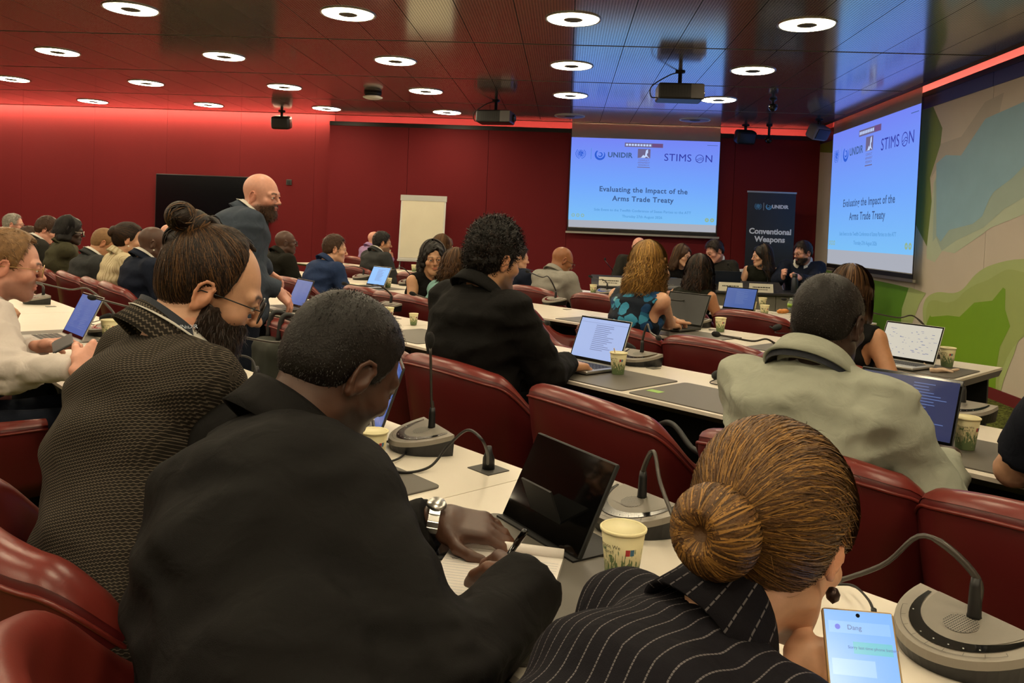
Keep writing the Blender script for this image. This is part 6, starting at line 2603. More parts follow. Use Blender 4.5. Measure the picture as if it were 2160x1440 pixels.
# ---- second row ----------------------------------------------------------
f5 = aud('man with thick dark curly hair in a black jacket typing on a silver laptop', 1043, 552, 2.16, 2.10, du=.02, hb=46, pitch=8,
         seat_label='oxblood leather tub chair under the curly-haired man', chair_n=2.19, chair_du=.0, s=1.04, bulk=1.10, skin='olive', hairc='black',
         hair=dict(kind='curly', color='black', hi='dark', t=.022, top=.034, side=.008, low=.0), stubble=.7,
         top=dict(kind='jacket', mat=JK_CURLY, collar='shirt', ckw=dict(hgt=.03, fold=.045, lift=.020), wr=.007), lvl=1, pants=PT_DARK, hunch=.04,
         hands={'R': dict(at=on_z(1195, 768, .775), dir=(.75, .6, -.1), up=(0, 0, 1), pose='type'), 'L': dict(at=un(-2.62, 2.62, .775), dir=(.75, .6, -.1), pose='type')})
f6 = aud('man with a shaved dark head in a pale sage shirt with lanyard', 1747, 682, 2.10, 2.08, du=.02, hb=40, pitch=8,
         seat_label='oxblood leather tub chair under the man in the sage shirt', chair_n=2.17, s=1.06, bulk=1.18, skin='deep', hairc='black',
         hair=dict(kind='buzz', color='black', t=.0035), stubble=.5,
         top=dict(kind='shirt', mat=SH_SAGE, collar='shirt', ckw=dict(hgt=.040, fold=.045, lift=.020), wr=.011, sleeve=1.9), lvl=1, pants=PT_DARK, hunch=.04,
         hands={'R': dict(at=on_z(1990, 955, .785), dir=(-.62, .60, -.05), up=(.2, .1, 1), pose='grip'), 'L': dict(at=un(-1.35, 2.62, .775), dir=(.75, .6, -.1), pose='rest')}, poles={'R': (.45, -.45, -.75)})
neckband(f6, M_LANYARD, w=.024, rad=1.85, hgt=.012, drop=.30)
f7 = person('person in a navy t-shirt leaning on the second row desk', un(-.35, 2.10), RZ, un(-.28, 2.30, 1.20), look=(0, 5, 0), s=1.05, bulk=1.15,
            skin='light', hairc='brown', hair=dict(kind='short', color='brown'), top=dict(kind='tshirt', mat=TS_NAVY, sleeve=.82, wr=.005), lvl=2, pants=PT_DARK,
            hands={'L': dict(at=un(-.47, 2.56, .79), dir=(.8, .5, -.1), pose='rest')}, poles={'L': (-.75, -.35, -.65)})
chair(-.38, 2.14, 'oxblood leather tub chair under the person in the navy t-shirt')

hp = on_n(503, 640, 2.0)
f8 = person('bald bearded man standing in a steel blue suit, one hand on the desk', (hp.x, hp.y, 0), -math.radians(62), on_n(552, 413, 2.16), look=(-36, 6, 4), s=1.04, bulk=1.12,
            skin='pink', hairc='dark', standing=True, hunch=.045, beard=dict(color='brown', t=.003, drop=.008), lvl=1, stubble=.9, jaw=1.05,
            top=dict(kind='jacket', mat=JK_STEEL, collar='jacket', ckw=dict(hgt=.025, fold=.05, drop=.12), inner=M_SHIRTW, wr=.006, hem=.17), pants=PT_NAVY,
            hands={'R': dict(at=on_n(588, 612, 2.20), dir=(.55, .35, -.75), up=(.6, -.1, .5), pose='rest'), 'L': dict(at=on_n(600, 640, 2.75), dir=(.6, .5, -.5), pose='rest')}, poles={'R': (.3, -.8, -.3)})

for (lab, px, py, nh, du, kw) in [
    ('grey-haired man with glasses in a navy suit', 28, 474, 2.12, .05, dict(skin='pink', hairc='grey', hair=dict(kind='short', color='grey', t=.006, top=.008, recede=.01), top=dict(kind='jacket', mat=JK_NAVY, collar='jacket', inner=M_SHIRTW), gl=M_FRAME)),
    ('short-haired man in a dark suit bowing his tanned face', 62, 503, 2.05, .05, dict(skin='tan', hairc='brown', pitch=16, hair=dict(kind='short', color='brown', t=.006, top=.008), top=dict(kind='jacket', mat=JK_NAVY, collar='jacket', inner=M_SHIRTW))),
    ('brown-haired man in a charcoal suit looking down', 98, 486, 2.12, .05, dict(skin='pink', hairc='dark', pitch=22, hair=dict(kind='short', color='brown', t=.012, top=.02), top=dict(kind='jacket', mat=JK_CHAR, collar='jacket', inner=M_SHIRTW))),
    ('woman with pale glasses in an olive blazer holding a vape pen', 149, 489, 2.08, .05, dict(fem=True, skin='deep', hairc='black', hair=dict(kind='long', color='black', length=.03, full=.98, wave=.003), top=dict(kind='jacket', mat=JK_OLIVE, collar='jacket'), gl=mat('frame_white', hexc('c8beb0'), .4), hands={'R': dict(at=on_n(170, 520, 2.42), dir=(-.15, .1, .9), up=(.8, .2, .1), pose='grip')}, poles={'R': (.5, -.1, -.9)})),
    ('man with cropped fair hair in a dark grey suit leaning far forward', 221, 514, 2.10, .02, dict(skin='tan', hairc='sand', pitch=24, hair=dict(kind='buzz', color='sand', t=.004), top=dict(kind='jacket', mat=SU_GREY, collar='jacket', inner=M_SHIRTW), hunch=.06, s=1.03)),
    ('woman with pinned-up dark hair in a cream striped blouse', 272, 506, 2.06, -.02, dict(fem=True, skin='light', hairc='dark', hair=dict(kind='bun', color='dark', hi='brown', bun=(0, -.115, .055), br=.045, t=.012, low=.02), top=dict(kind='blouse', mat=BL_STRIPE, collar='shirt', wr=.007), hunch=.03)),
    ('bald dark-skinned man in a navy suit beside the striped blouse', 325, 514, 2.10, .0, dict(skin='dark', hairc='black', hair=None, top=dict(kind='jacket', mat=JK_NAVY, collar='jacket', inner=M_SHIRTW))),
]:
    gl = kw.pop('gl', None)
    pt = kw.pop('pitch', 4)
    f = aud(lab, px, py, nh, 2.05, du=du, hb=BRG + 17, pitch=pt, lvl=2, pants=PT_DARK, seat_label=' '.join(('oxblood leather tub chair under the ' + lab).split()[:16]), chair_n=2.10, chair_b=BRG + 6, **kw)
    if gl:
        glasses(f, gl, 'square', lens=False)
    if 'vape' in lab:
        p = hand_point(f, 'R', (0, .10, -.03))
        vp = tag(MB().tube([Vector((0, -.03, 0)), Vector((0, .07, .03))], .0045, 10).build('vape_pen', M_WHITE, None, True), 'thin white vape pen held by the woman in the olive blazer', 'vape pen')
        vp.location = f.root.matrix_basis @ Vector(p)
    if 'striped' in lab:
        pe = f.h2l(A3(.083, .0, -.045)[None, :])[0]
        MB().lathe([(0, -.006), (.005, -.003), (.006, 0), (.005, .003), (0, .006)], 10).xf(Matrix.Translation(Vector(pe))).build('earring', mat('pearl', hexc('e6e0d0'), .2), f.root, True)

glasses(f2, M_FRAME, 'round', .024)
glasses(f4, M_GOLDF, 'round', .022)

# ---- third row ------------------------------------------------------------
for (lab, px, py, nh, kw) in [
    ('bald man half hidden behind the man with the topknot', 358, 494, 3.72, dict(skin='pink', hairc='grey', hair=None, top=dict(kind='jacket', mat=JK_CHAR, collar='jacket'))),
    ('fair-haired person half hidden behind the topknot', 398, 497, 3.72, dict(skin='pink', hairc='sand', hair=dict(kind='short', color='sand', top=.02), top=dict(kind='jacket', mat=SU_GREY, collar='jacket'))),
    ('woman with long brown hair sitting beyond the standing man', 438, 497, 3.72, dict(fem=True, skin='light', hairc='mid', hair=dict(kind='long', color='mid', length=.2), top=dict(kind='jacket', mat=JK_OLIVE))),
    ('bald dark-skinned man with glasses in a black jacket', 603, 512, 3.74, dict(skin='dark', hairc='black', hair=None, pitch=-2, hs=.95, top=dict(kind='jacket', mat=JK_DKG, collar='jacket'), gl=M_FRAME)),
    ('man with a fade haircut in a blue polo shirt', 706, 527, 3.78, dict(skin='light', hairc='dark', pitch=4, hair=dict(kind='short', color='brown', t=.005, top=.018, side=.003, recede=.006), top=dict(kind='shirt', mat=PO_BLUE, collar='shirt', wr=.006), hunch=.05)),
]:
    gl = kw.pop('gl', None)
    pt = kw.pop('pitch', 4)
    hs = kw.pop('hs', 1.0)
    f = aud(lab, px, py, nh, 3.62, hb=BRG + 20, pitch=pt, lvl=2 if 'polo' in lab or 'glasses' in lab else 3, pants=PT_DARK, seat_label=' '.join(('oxblood leather tub chair under the ' + lab).split()[:16]), head_s=hs, **kw)
    if gl:
        glasses(f, gl, 'square', lens=False)
f_turn = aud('woman with greying wavy hair in a black sleeveless top looking back', 914, 547, 3.74, 3.66, b=118, hb=163, pitch=2, roll=4, fem=True, skin='olive', hairc='black', s=.98,
             hair=dict(kind='long', color='black', hi='greydark', length=.10, full=1.02, wave=.016, freq=20), top=dict(kind='sleeveless', mat=TP_BLACK), lvl=1, pants=PT_DARK,
             seat_label='oxblood leather tub chair under the woman who turns round')
aud('woman with brown curly hair and a pale teal top beside the turning woman', 967, 566, 3.76, 3.64, hb=50, fem=True, skin='light', hairc='brown', s=.98,
    hair=dict(kind='long', color='brown', hi='mid', length=.12, full=1.08, wave=.018, freq=22), top=dict(kind='blouse', mat=TP_TEAL, wr=.005), lvl=2, pants=PT_DARK,
    seat_label='oxblood leather tub chair under the woman with brown curls')
f_flo = aud('woman with blond curly half-tied hair in a blue floral sleeveless top', 1368, 566, 3.72, 3.62, hb=30, pitch=4, fem=True, skin='light', hairc='blond', s=1.03,
            hair=dict(kind='long', color='honey', hi='blond', length=.17, full=1.0, wave=.018, freq=26, tie=True, n=2800), top=dict(kind='sleeveless', mat=TP_FLORAL, wr=.004, hem=.12), lvl=2, pants=PT_DARK,
            hands={'R': dict(at=on_z(1412, 685, .78), dir=(.55, .75, -.1), up=(.1, 0, 1), pose='type'), 'L': dict(at=un(-3.0, 4.25, .78), dir=(.6, .75, -.1), pose='type')},
            seat_label='oxblood leather tub chair under the woman in the floral top', chair_n=3.70)
aud('woman with straight brown hair in black behind the sage shirt man', 1795, 628, 3.72, 3.64, hb=40, pitch=6, fem=True, skin='tan', hairc='brown', s=1.0,
    hair=dict(kind='long', color='brown', hi='mid', length=.10, full=.95, wave=.003), top=dict(kind='sleeveless', mat=TP_BLACK), lvl=2, pants=PT_DARK,
    hands={'R': dict(at=on_z(1850, 770, .78), dir=(.4, .8, -.1), pose='type')}, seat_label='oxblood leather tub chair under the woman behind the sage shirt man')

# ---- front row -------------------------------------------------------------
for (lab, px, py, nh, kw) in [
    ('dark-haired bearded man in a grey suit at the front desk', 806, 513, 5.32, dict(skin='olive', hairc='black', hair=dict(kind='short', color='black', t=.009, top=.014), stubble=.7, top=dict(kind='jacket', mat=SU_GREY, collar='jacket', inner=M_SHIRTW))),
    ('bald man in a purple shirt drinking from a paper cup', 791, 506, 6.72, dict(skin='pink', hairc='sand', hair=None, hipn=6.62, top=dict(kind='shirt', mat=SH_PURPLE, collar='shirt', wr=.006), hands={'R': dict(at=on_n(827, 545, 6.98), dir=(-.2, .1, .95), up=(.8, -.2, .1), pose='grip')})),
    ('brown-haired person seen behind the turning woman', 936, 524, 5.35, dict(fem=True, skin='light', hairc='mid', hair=dict(kind='long', color='mid', length=.15), top=dict(kind='jacket', mat=JK_OLIVE))),
    ('man in a navy jacket half hidden behind the curly-haired man', 1092, 545, 5.35, dict(skin='light', hairc='dark', hair=dict(kind='short', color='dark'), top=dict(kind='jacket', mat=JK_NAVY, collar='jacket'))),
    ('bald brown-skinned man with glasses in a light grey blazer', 1186, 550, 5.36, dict(skin='brown', hairc='black', hair=None, pitch=22, roll=0, hb=66, gl=M_FRAME, hunch=.05, top=dict(kind='jacket', mat=JK_LIGHT, collar='jacket', wr=.006))),
    ('woman with long dark curly hair in a dark sleeveless top', 1476, 578, 5.34, dict(fem=True, skin='tan', hairc='black', hb=25, hair=dict(kind='long', color='black', hi='brown', length=.26, full=1.08, wave=.020, freq=24, n=2000), top=dict(kind='sleeveless', mat=TP_DKGREEN), hands={'L': dict(at=on_z(1405, 618, .79), dir=(.1, .9, -.1), pose='rest')}, poles={'L': (-.9, -.2, -.5)})),
]:
    gl = kw.pop('gl', None)
    pt = kw.pop('pitch', 4)
    hb = kw.pop('hb', BRG + 20)
    hn = kw.pop('hipn', 5.22)
    f = aud(lab, px, py, nh, hn, hb=hb, pitch=pt, lvl=2, pants=PT_DARK, seat_label=' '.join(('oxblood leather tub chair under the ' + lab).split()[:16]), **kw)
    if gl:
        glasses(f, gl, 'square', lens=False)
    if 'purple' in lab:
        cw = f.root.matrix_basis @ Vector(hand_point(f, 'R', (0, .085, -.045)))
        cup(cw - Vector((0, 0, .03)), 'paper cup in the hand of the man in the purple shirt', 1.0)

# ---- head table --------------------------------------------------------------
M_CHW = mat('white_leather', hexc('b9b6b0'), .45)
def guest(label, px, py, y, b, hb, pitch=0, roll=0, hy=10.05, dx=0.0, **kw):
    H = on_y(px, py, y)
    f = person(label, (H.x + dx, hy, 0), -math.radians(b), H, look=(-(hb - b), pitch, roll), **kw)
    return f
q1 = guest('bald man with glasses in a dark suit at the head table', 1347, 522, 9.95, 180, 200, lvl=3, skin='pink', hairc='grey', hair=None, top=dict(kind='jacket', mat=JK_CHAR, collar='jacket', inner=M_SHIRTW), pants=PT_DARK)
glasses(q1, M_FRAME, 'square', lens=False)
q2 = guest('woman with straight brown hair and glasses in a black top at the head table', 1440, 541, 9.9, 165, 135, 6, -6, lvl=2, fem=True, skin='light', hairc='brown',
           hair=dict(kind='long', color='brown', hi='mid', length=.18, wave=.002), top=dict(kind='sleeveless', mat=TP_BLACK), pants=PT_DARK)
glasses(q2, M_FRAME, 'square', lens=False)
q3 = guest('dark-haired man in a charcoal suit bending to his neighbour at the head table', 1508, 531, 9.95, 195, 245, 20, 5, lvl=2, skin='pink', hairc='dark', dx=.12, s=1.05, bulk=1.1,
           hair=dict(kind='short', color='dark', t=.010, top=.018), top=dict(kind='jacket', mat=JK_CHAR, collar='jacket', inner=M_SHIRTW), pants=PT_DARK)
q4 = guest('woman with very long dark hair in a dark sleeveless top at the head table', 1606, 541, 9.9, 195, 262, 4, 0, lvl=2, fem=True, skin='light', hairc='dark',
           hair=dict(kind='long', color='black', hi='brown', length=.24, wave=.005, full=1.05), top=dict(kind='sleeveless', mat=TP_DKGREEN), pants=PT_DARK)
q5 = guest('bearded man with glasses in a navy suit with folded hands at the head table', 1694, 534, 9.85, 195, 246, 8, 0, lvl=2, skin='pink', hairc='dark', dx=.10, bulk=1.12, s=1.04,
           hair=dict(kind='short', color='dark', t=.009, top=.02), beard=dict(color='dark', t=.002, drop=.004), stubble=.85, top=dict(kind='jacket', mat=JK_NAVY, collar='jacket', inner=M_SHIRTW), pants=PT_DARK,
           hands={'R': dict(at=Vector((2.53, 9.50, .90)), dir=(-.2, -.6, .5), up=(-.6, -.5, .4), pose='fist'), 'L': dict(at=Vector((2.72, 9.50, .90)), dir=(-.8, -.4, .3), up=(.2, -.7, .7), pose='fist')})
glasses(q5, M_FRAME, 'square', lens=False)
for f, nm in ((q1, 'bald man'), (q2, 'woman with glasses'), (q3, 'man in charcoal'), (q5, 'man in navy')):
    chair(0, 0, 'oxblood leather tub chair under the ' + nm + ' at the head table', xy=Vector((f.root.location.x, 10.05, 0)), face=math.pi)
wc = tag(empty('shell_chair', (q4.root.location.x, 10.05, 0), math.pi), 'white shell chair under the long-haired woman at the head table', 'chair')
for ch in chair0.children:
    c = ch.copy()
    c.data = ch.data.copy()
    if c.name.split('.')[0] in ('back_shell', 'padded_lining', 'piping', 'seat_cushion'):
        c.data.materials.clear()
        c.data.materials.append(M_CHW)
    COL.objects.link(c)
    c.parent = wc
wc.scale = (1.05, 1.0, 1.12)

# ---- empty chairs ------------------------------------------------------------
chair(-1.66, 2.16, 'empty oxblood tub chair with a bag strap over its arm', rz=-.12)
chair(-3.02, 2.20, 'empty oxblood tub chair beside the curly-haired man')
chair(-3.67, 2.20, 'empty oxblood tub chair with a dark backpack beside the standing man', rz=-.1)
chair(-2.25, 3.70, 'empty oxblood tub chair between the floral top and the sage shirt man')
chair(-3.52, 3.78, 'empty oxblood tub chair turned sideways beside the floral top woman', rz=-.75)
chair(-5.45, 3.72, 'empty oxblood tub chair beside the man in the blue polo shirt')
chair(-4.35, 5.24, 'empty oxblood tub chair beside the light grey blazer', rz=.1)
chair(-2.95, 5.24, 'empty oxblood tub chair at the end of the front row')
# ================================================================== things set out on the desks
def loc_un(w):
    return w.dot(U2), w.dot(N2)

def mic_at(base, tip, label, tip_n=None, arch=.5, dn=-.06, rz=0.0, sleeve=.055):
    """unit standing at the desk point seen at base; microphone head seen at tip"""
    B_ = on_desk(*base)
    bu, bn_ = loc_un(B_)
    T = on_n(tip[0], tip[1], bn_ + dn if tip_n is None else tip_n)
    a = RZ + rz
    d = T - B_
    c, s_ = math.cos(-a), math.sin(-a)
    t = Vector((c * d.x - s_ * d.y, s_ * d.x + c * d.y, T.z - TABLE))
    return mic_unit(B_ + Vector((0, 0, .001)), label, t, arch, rz, sleeve=sleeve)

mic_at((884, 945), (908, 735), 'microphone unit with upright neck beside the black jacket man', dn=.02, arch=.1, rz=-.25)
mic_at((1327, 1108), (1425, 1105), 'microphone unit with bent neck behind the black tablet', dn=-.10, arch=.9, rz=-.1)
mic_at((2018, 1385), (1705, 1245), 'large microphone unit with level neck by the phone-holding woman', dn=-.02, arch=.95, rz=-.30, sleeve=.06)
mic_at((452, 792), (203, 630), 'microphone unit by the headset beside the tweed jacket', tip_n=1.0, arch=.9)
mic_at((655, 850), (493, 708), 'microphone unit hidden before the black jacket man', tip_n=1.05, arch=.9)
mic_at((222, 706), (72, 594), 'microphone unit with a headset on it behind the laptop of the white shirt man', tip_n=1.05, arch=.9)
mic_at((78, 640), (30, 600), 'microphone unit before the far end of the back row', dn=-.05)
mic_at((1343, 768), (1386, 711), 'microphone unit with short bent neck behind the cup in the second row', dn=-.12, arch=.9)
mic_at((1650, 808), (1519, 707), 'microphone unit half hidden behind the sage shirt', tip_n=2.78, arch=.7)
mic_at((2022, 882), (1990, 826), 'microphone unit behind the blue laptop of the second row', dn=-.1)
mic_at((1010, 700), (1150, 680), 'microphone unit hidden before the curly-haired man', tip_n=2.75, arch=.9)
mic_at((950, 690), (878, 622), 'microphone unit beside the curly-haired man', tip_n=2.8)
mic_at((815, 655), (732, 599), 'microphone unit at the second row near the small cup', tip_n=2.8, arch=.7)
mic_at((1165, 642), (1116, 574), 'microphone unit before the light grey blazer man', tip_n=4.35, arch=.9)
mic_at((1462, 688), (1412, 632), 'microphone unit behind the dark laptop of the third row', tip_n=4.3, arch=.8)
mic_at((858, 602), (800, 570), 'microphone unit beside the cup and blue laptop of the third row', tip_n=4.3, arch=.8)
mic_at((760, 590), (700, 560), 'microphone unit behind the blue laptop of the third row', tip_n=4.3)
mic_at((1960, 752), (1832, 658), 'microphone unit behind the white-screened laptop', tip_n=4.45, arch=.9)
mic_at((1700, 672), (1660, 632), 'microphone unit at the end of the front row', tip_n=5.9)
mic_at((1140, 600), (1108, 566), 'microphone unit of the front row before the navy jacket', tip_n=6.0)
mic_at((1275, 622), (1250, 585), 'microphone unit of the front row beside the cup', tip_n=5.9)

def hs_at(p, label, rz=0.0, z=TABLE):
    return headset(on_z(p[0], p[1], z) + Vector((0, 0, .001)), label, RZ + rz)
hs_at((428, 765), 'black headset lying on the unit beside the tweed jacket', .3, TABLE + .045)
hs_at((250, 683), 'black headset lying behind the tall paper cup of the back row', .6, TABLE + .03)
hs_at((1548, 805), 'black headset lying on the second row beside the sage shirt', .9)
hs_at((1655, 700), 'black headset lying on the third row desk', 1.2)
hs_at((1300, 742), 'black headset lying behind the silver laptop', .4, TABLE + .02)

# cups (foot of the cup at the given pixel)
def cup_at(p, label, rz=0.0, s=1.0, spin=None):
    w = on_desk(*p)
    # turn the printed side to the room's back
    a = math.atan2(w.y, w.x)
    return cup(w + Vector((0, 0, .0035)), label, a - math.pi / 2 + rz, s)
cup_at((1310, 1232), 'paper cup of milky coffee between the tablet and the pinstripe woman', .0, 1.10)
cup_at((2035, 948), 'paper cup reading Because We Care on the pad of the sage shirt man', .75, 1.08)
cup_at((1303, 790), 'paper cup with wooden stirrer beside the silver laptop', .0, 1.05)
cup_at((230, 718), 'paper cup beside the headset in the back row', .2, 1.08)
cup_at((786, 985), 'paper cup beside the cables before the black jacket man', .3, 1.0)
cup_at((872, 686), 'small paper cup on the second row near the grey pad', .4, .78)
cup_at((818, 680), 'paper cup hidden behind the black jacket man in the second row', .4, 1.0)
cup_at((1519, 700), 'paper cup on the third row beside the dark laptop', .2, 1.0)
cup_at((1997, 774), 'paper cup beside the crumpled napkin in the third row', .1, 1.08)
cup_at((818, 607), 'paper cup beside the blue-screened laptop of the third row', .3, 1.0)
cup_at((1251, 620), 'paper cup on the cyan-lit end of the front row', .2, 1.0)
cup_at((1586, 660), 'paper cup with dandelions beside the blue laptop of the front row', .0, 1.0)
cup_at((1612, 668), 'paper cup standing foremost of the three on the front row', .5, 1.0)
cup_at((1608, 650), 'paper cup standing behind the two others on the front row', .9, 1.0)
cup_at((873, 573), 'paper cup with stirrer on the front row before the flip chart', .2, 1.0)
cw = f4b.root.matrix_basis @ Vector(hand_point(f4b, 'R', (0, .075, -.04)))
cup(Vector((cw.x, cw.y, TABLE + .003)), 'paper cup in the hand at the far end of the back row', .2)
st = on_desk(1303, 790)
tag(MB().tube([st + Vector((.01, .0, .012)), st + Vector((-.022, -.012, .115))], .0022, 6).build('stirrer', mat('birch', hexc('c8a878'), .7)), 'wooden stirrer standing in the cup beside the silver laptop', 'stirrer')

# laptops (centre of the base at the given pixel)
def lap_at(p, label, **kw):
    return laptop(on_desk(*p) + Vector((0, 0, .0045)), label, **kw)
lap_at((1218, 778), 'silver laptop with an open document before the curly-haired man', rz=.0, open_=112, kind='doc', w=.30, d=.212)
lap_at((1866, 950), 'black laptop with a dark blue page before the sage shirt man', rz=.02, open_=112, kind='night', lines='mail', w=.30, d=.208, shell=M_BLACKP)
lap_at((98, 722), 'graphite laptop with a blue mail page before the white shirt man', rz=.02, open_=115, kind='mail', lines='mail', w=.31, d=.215, shell=M_ALU)
lap_at((1885, 772), 'silver laptop with a white page at the end of the third row', rz=-.12, open_=115, kind='white', lines='sheet', w=.30, d=.205)
lap_at((1412, 694), 'graphite laptop with a black screen before the floral top woman', rz=-.02, open_=114, kind='off', lines=None, w=.33, d=.23, shell=M_GRAPH)
lap_at((1545, 660), 'dark laptop with a blue page on the front row', rz=.12, open_=112, kind='mail', lines='doc', w=.27, d=.195, shell=M_GRAPH)
lap_at((772, 608), 'silver laptop with a bright blue page before the blue polo man', rz=.05, open_=115, kind='blue', lines='doc', w=.28, d=.20)
lap_at((592, 654), 'laptop with a blue page beside the hand of the standing man', rz=-.1, open_=112, kind='mail', lines='mail', w=.28, d=.20, shell=M_GRAPH)
lap_at((706, 925), 'laptop hidden behind the head of the black jacket man', rz=-.55, open_=108, kind='mail', lines='mail', w=.31, d=.22, shell=M_GRAPH)

# pads
for u_, n_, lab in [(-1.02, .96, 'dark writing pad under the notepad'), (-1.70, .97, 'dark writing pad before the tweed jacket man'), (-2.30, 1.0, 'dark writing pad between the topknot man and the white shirt'),
                    (-3.30, .98, 'dark writing pad under the phone of the white shirt man'), (-4.3, .98, 'dark writing pad at the far end of the back row'),
                    (-2.20, 2.60, 'dark writing pad under the silver laptop'), (-1.69, 2.60, 'dark writing pad with a green sticker in the second row'), (-.83, 2.62, 'dark writing pad under the cup and laptop of the sage shirt man'),
                    (-3.55, 2.62, 'dark writing pad beside the small paper cup'), (-2.85, 4.16, 'dark writing pad under the dark laptop of the third row'), (-2.15, 4.16, 'dark writing pad before the empty chair of the third row'),
                    (-1.55, 4.18, 'dark writing pad under the white-screened laptop'), (-3.6, 4.16, 'dark writing pad in the cyan light of the third row'), (-6.35, 4.16, 'dark writing pad under the bright blue laptop'), (-5.05, 2.62, 'dark writing pad beside the standing man')]:
    desk_pad(u_, n_, lab)
sk_ = tag(MB().box((-.03, -.02, 0), (.03, .02, .0006)).build('sticker', mat('sticker_green', hexc('8fb65a'), .6)), 'small green sticker on the corner of a writing pad', 'sticker')
sk_.location = un(-1.88, 2.52, TABLE + .0036)
sk_.rotation_euler = (0, 0, RZ)

# ---- tablet on a folding stand before the black jacket man
tb = tag(empty('tablet', un(-1.105, 1.12, TABLE + .004), RZ - .17), 'black tablet standing in its case behind the notepad', 'tablet')
T = Matrix.Translation((0, .0, .002)) @ Matrix.Rotation(math.radians(-27), 4, 'X')
MB().rbox((-.132, 0, 0), (.132, .010, .188), .004).xf(T).build('case', mat('case_black', hexc('0c0c0d'), .6), tb)
MB().box((-.128, -.0012, .004), (.128, .0, .184)).xf(T).build('screen', mat('tablet_glass', hexc('030303'), .06, coat=.2), tb)
MB().box((-.132, -.012, -.0005), (.132, .11, .003)).build('stand_flap', mat('case_black'), tb)
MB().box((-.05, .008, .02), (.05, .012, .12)).xf(Matrix.Translation((0, .028, -.01)) @ Matrix.Rotation(math.radians(22), 4, 'X')).build('prop', mat('case_black'), tb)

# ---- notepad and pen
npd = tag(empty('notepad', (-.100, 1.335, TABLE + .004), -.12), 'white lined notepad with a first line of handwriting', 'notepad')
MB().box((-.105, -.148, 0), (.105, .148, .007)).build('sheets', mat('notepaper', hexc('d9d2cc'), .8), npd)
MB().tube([(-.105, .146, .011), (0, .147, .0125), (.105, .146, .011)], .010, 10).build('rolled_page', mat('notepaper'), npd, True)
MB().box((-.106, -.149, -.001), (.106, .149, .0004)).build('back_board', mat('card_grey', hexc('8a8580'), .8), npd)
ruled = MB()
for i in range(24):
    y = .11 - i * .0105
    ruled.box((-.10, y, .0071), (.10, y + .0004, .0073))
tag(ruled.build('ruled_lines', mat('rule_blue', hexc('a8b4c8'), .8), npd), kind='stuff')
wr = MB()
x = -.09
rnd = random.Random(4)
pts = []
while x < .05:
    pts.append((x, .085 + rnd.uniform(-.003, .0035), .0076))
    x += .0022
wr.tube(pts, .0004, 4)
wr.build('handwriting', mat('pen_ink', hexc('2a2a34'), .7), npd)
W, R, sc = f1.hand['R']
pa = f1.root.matrix_basis @ Vector(hand_point(f1, 'R', (-.012, .115, -.058)))
pb = f1.root.matrix_basis @ Vector(hand_point(f1, 'R', (-.030, .040, .055)))
pn = tag(empty('pen', (0, 0, 0)), 'black ballpoint pen in the writing hand', 'pen')
d = (pb - pa).normalized()
MB().tube([pa, pa + d * .01, pb - d * .03], [.001, .0042, .0048], 10).build('barrel', M_BLACKG, pn, True)
MB().tube([pb - d * .03, pb, pb + d * .002], [.0055, .0055, .003], 10).build('cap', M_BLACKG, pn, True)
# dark phone lying by the left wrist
ph = tag(empty('smartphone', on_desk(935, 1150) + Vector((0, 0, .001)), RZ + 1.0), 'black phone lying under the left wrist of the writing man', 'phone')
MB().rbox((-.036, -.075, 0), (.036, .075, .009), .004).build('body', M_BLACKP, ph)
MB().box((-.033, -.071, .009), (.033, .071, .0095)).build('screen', M_BLACKG, ph)

# wristwatch: steel links round the left wrist
W, R, sc = f1.hand['L']
ww = tag(empty('wristwatch', f1.root.location, f1.root.rotation_euler.z), 'steel link wristwatch on the left wrist of the writing man', 'watch')
for i in range(18):
    a = 2 * math.pi * i / 18
    c = W + R @ (A3(.036 * math.cos(a), -.012, .029 * math.sin(a)) * sc)
    F = frame(c, R @ A3(-math.sin(a), 0, math.cos(a)), R @ A3(0, 1, 0))
    mb = MB()
    mb.rbox((-.0055, -.011, -.002), (.0055, .011, .002), .001, 1)
    mb.xf(F).build('link', M_CHROME, ww)
F = frame(W + R @ (A3(0, -.012, .031) * sc), R @ A3(1, 0, 0), R @ A3(0, 1, 0))
MB().lathe([(0, .004), (.017, .004), (.019, .0), (.019, -.003)], 24).xf(F).build('dial', M_CHROME, ww, True)

# ---- phone of the pinstripe woman
W, R, sc = f3.hand['L']
pc = on_z(1826, 1452, .875)
sp = tag(empty('smartphone', pc, 0), 'lit phone with a chat page in the hand of the pinstripe woman', 'phone')
toc = (Vector((0, 0, HC)) - pc).normalized()
xa = (Vector((CAM_R)) * .985 + Vector((0, 0, -.18))).normalized()
zf = (toc + Vector((.1, -.1, .35))).normalized()
ya = zf.cross(xa).normalized()
sp.matrix_basis = frame(pc, ya.cross(zf), ya)
MB().rbox((-.037, -.078, -.0045), (.037, .078, .0035), .0035).build('case', mat('case_gold', hexc('b89a6a'), .35, metal=.5), sp)
MB().box((-.0345, -.0755, .0035), (.0345, .0755, .0042)).build('screen', mat('phone_page', (.02, .02, .02), .2, emit=hexc('7db4f4'), estr=.68), sp)
MB().box((-.031, .052, .0043), (.031, .064, .0045)).build('title_bar', mat('phone_bar', (.02, .02, .02), .2, emit=hexc('8fc0f8'), estr=.68), sp)
text_obj('lettering', 'Dang', .007, frame((-.005, .058, .0047), (1, 0, 0), (0, 1, 0)), M_LTXT, sp)
MB().box((-.008, .032, .0043), (.031, .044, .0045)).build('message_bubble', mat('bubble_teal', (.02, .02, .02), .2, emit=hexc('6fc8d8'), estr=.62), sp)
text_obj('lettering', 'Sorry last time phone battery', .0042, frame((.0115, .038, .0047), (1, 0, 0), (0, 1, 0)), M_LTXT, sp)
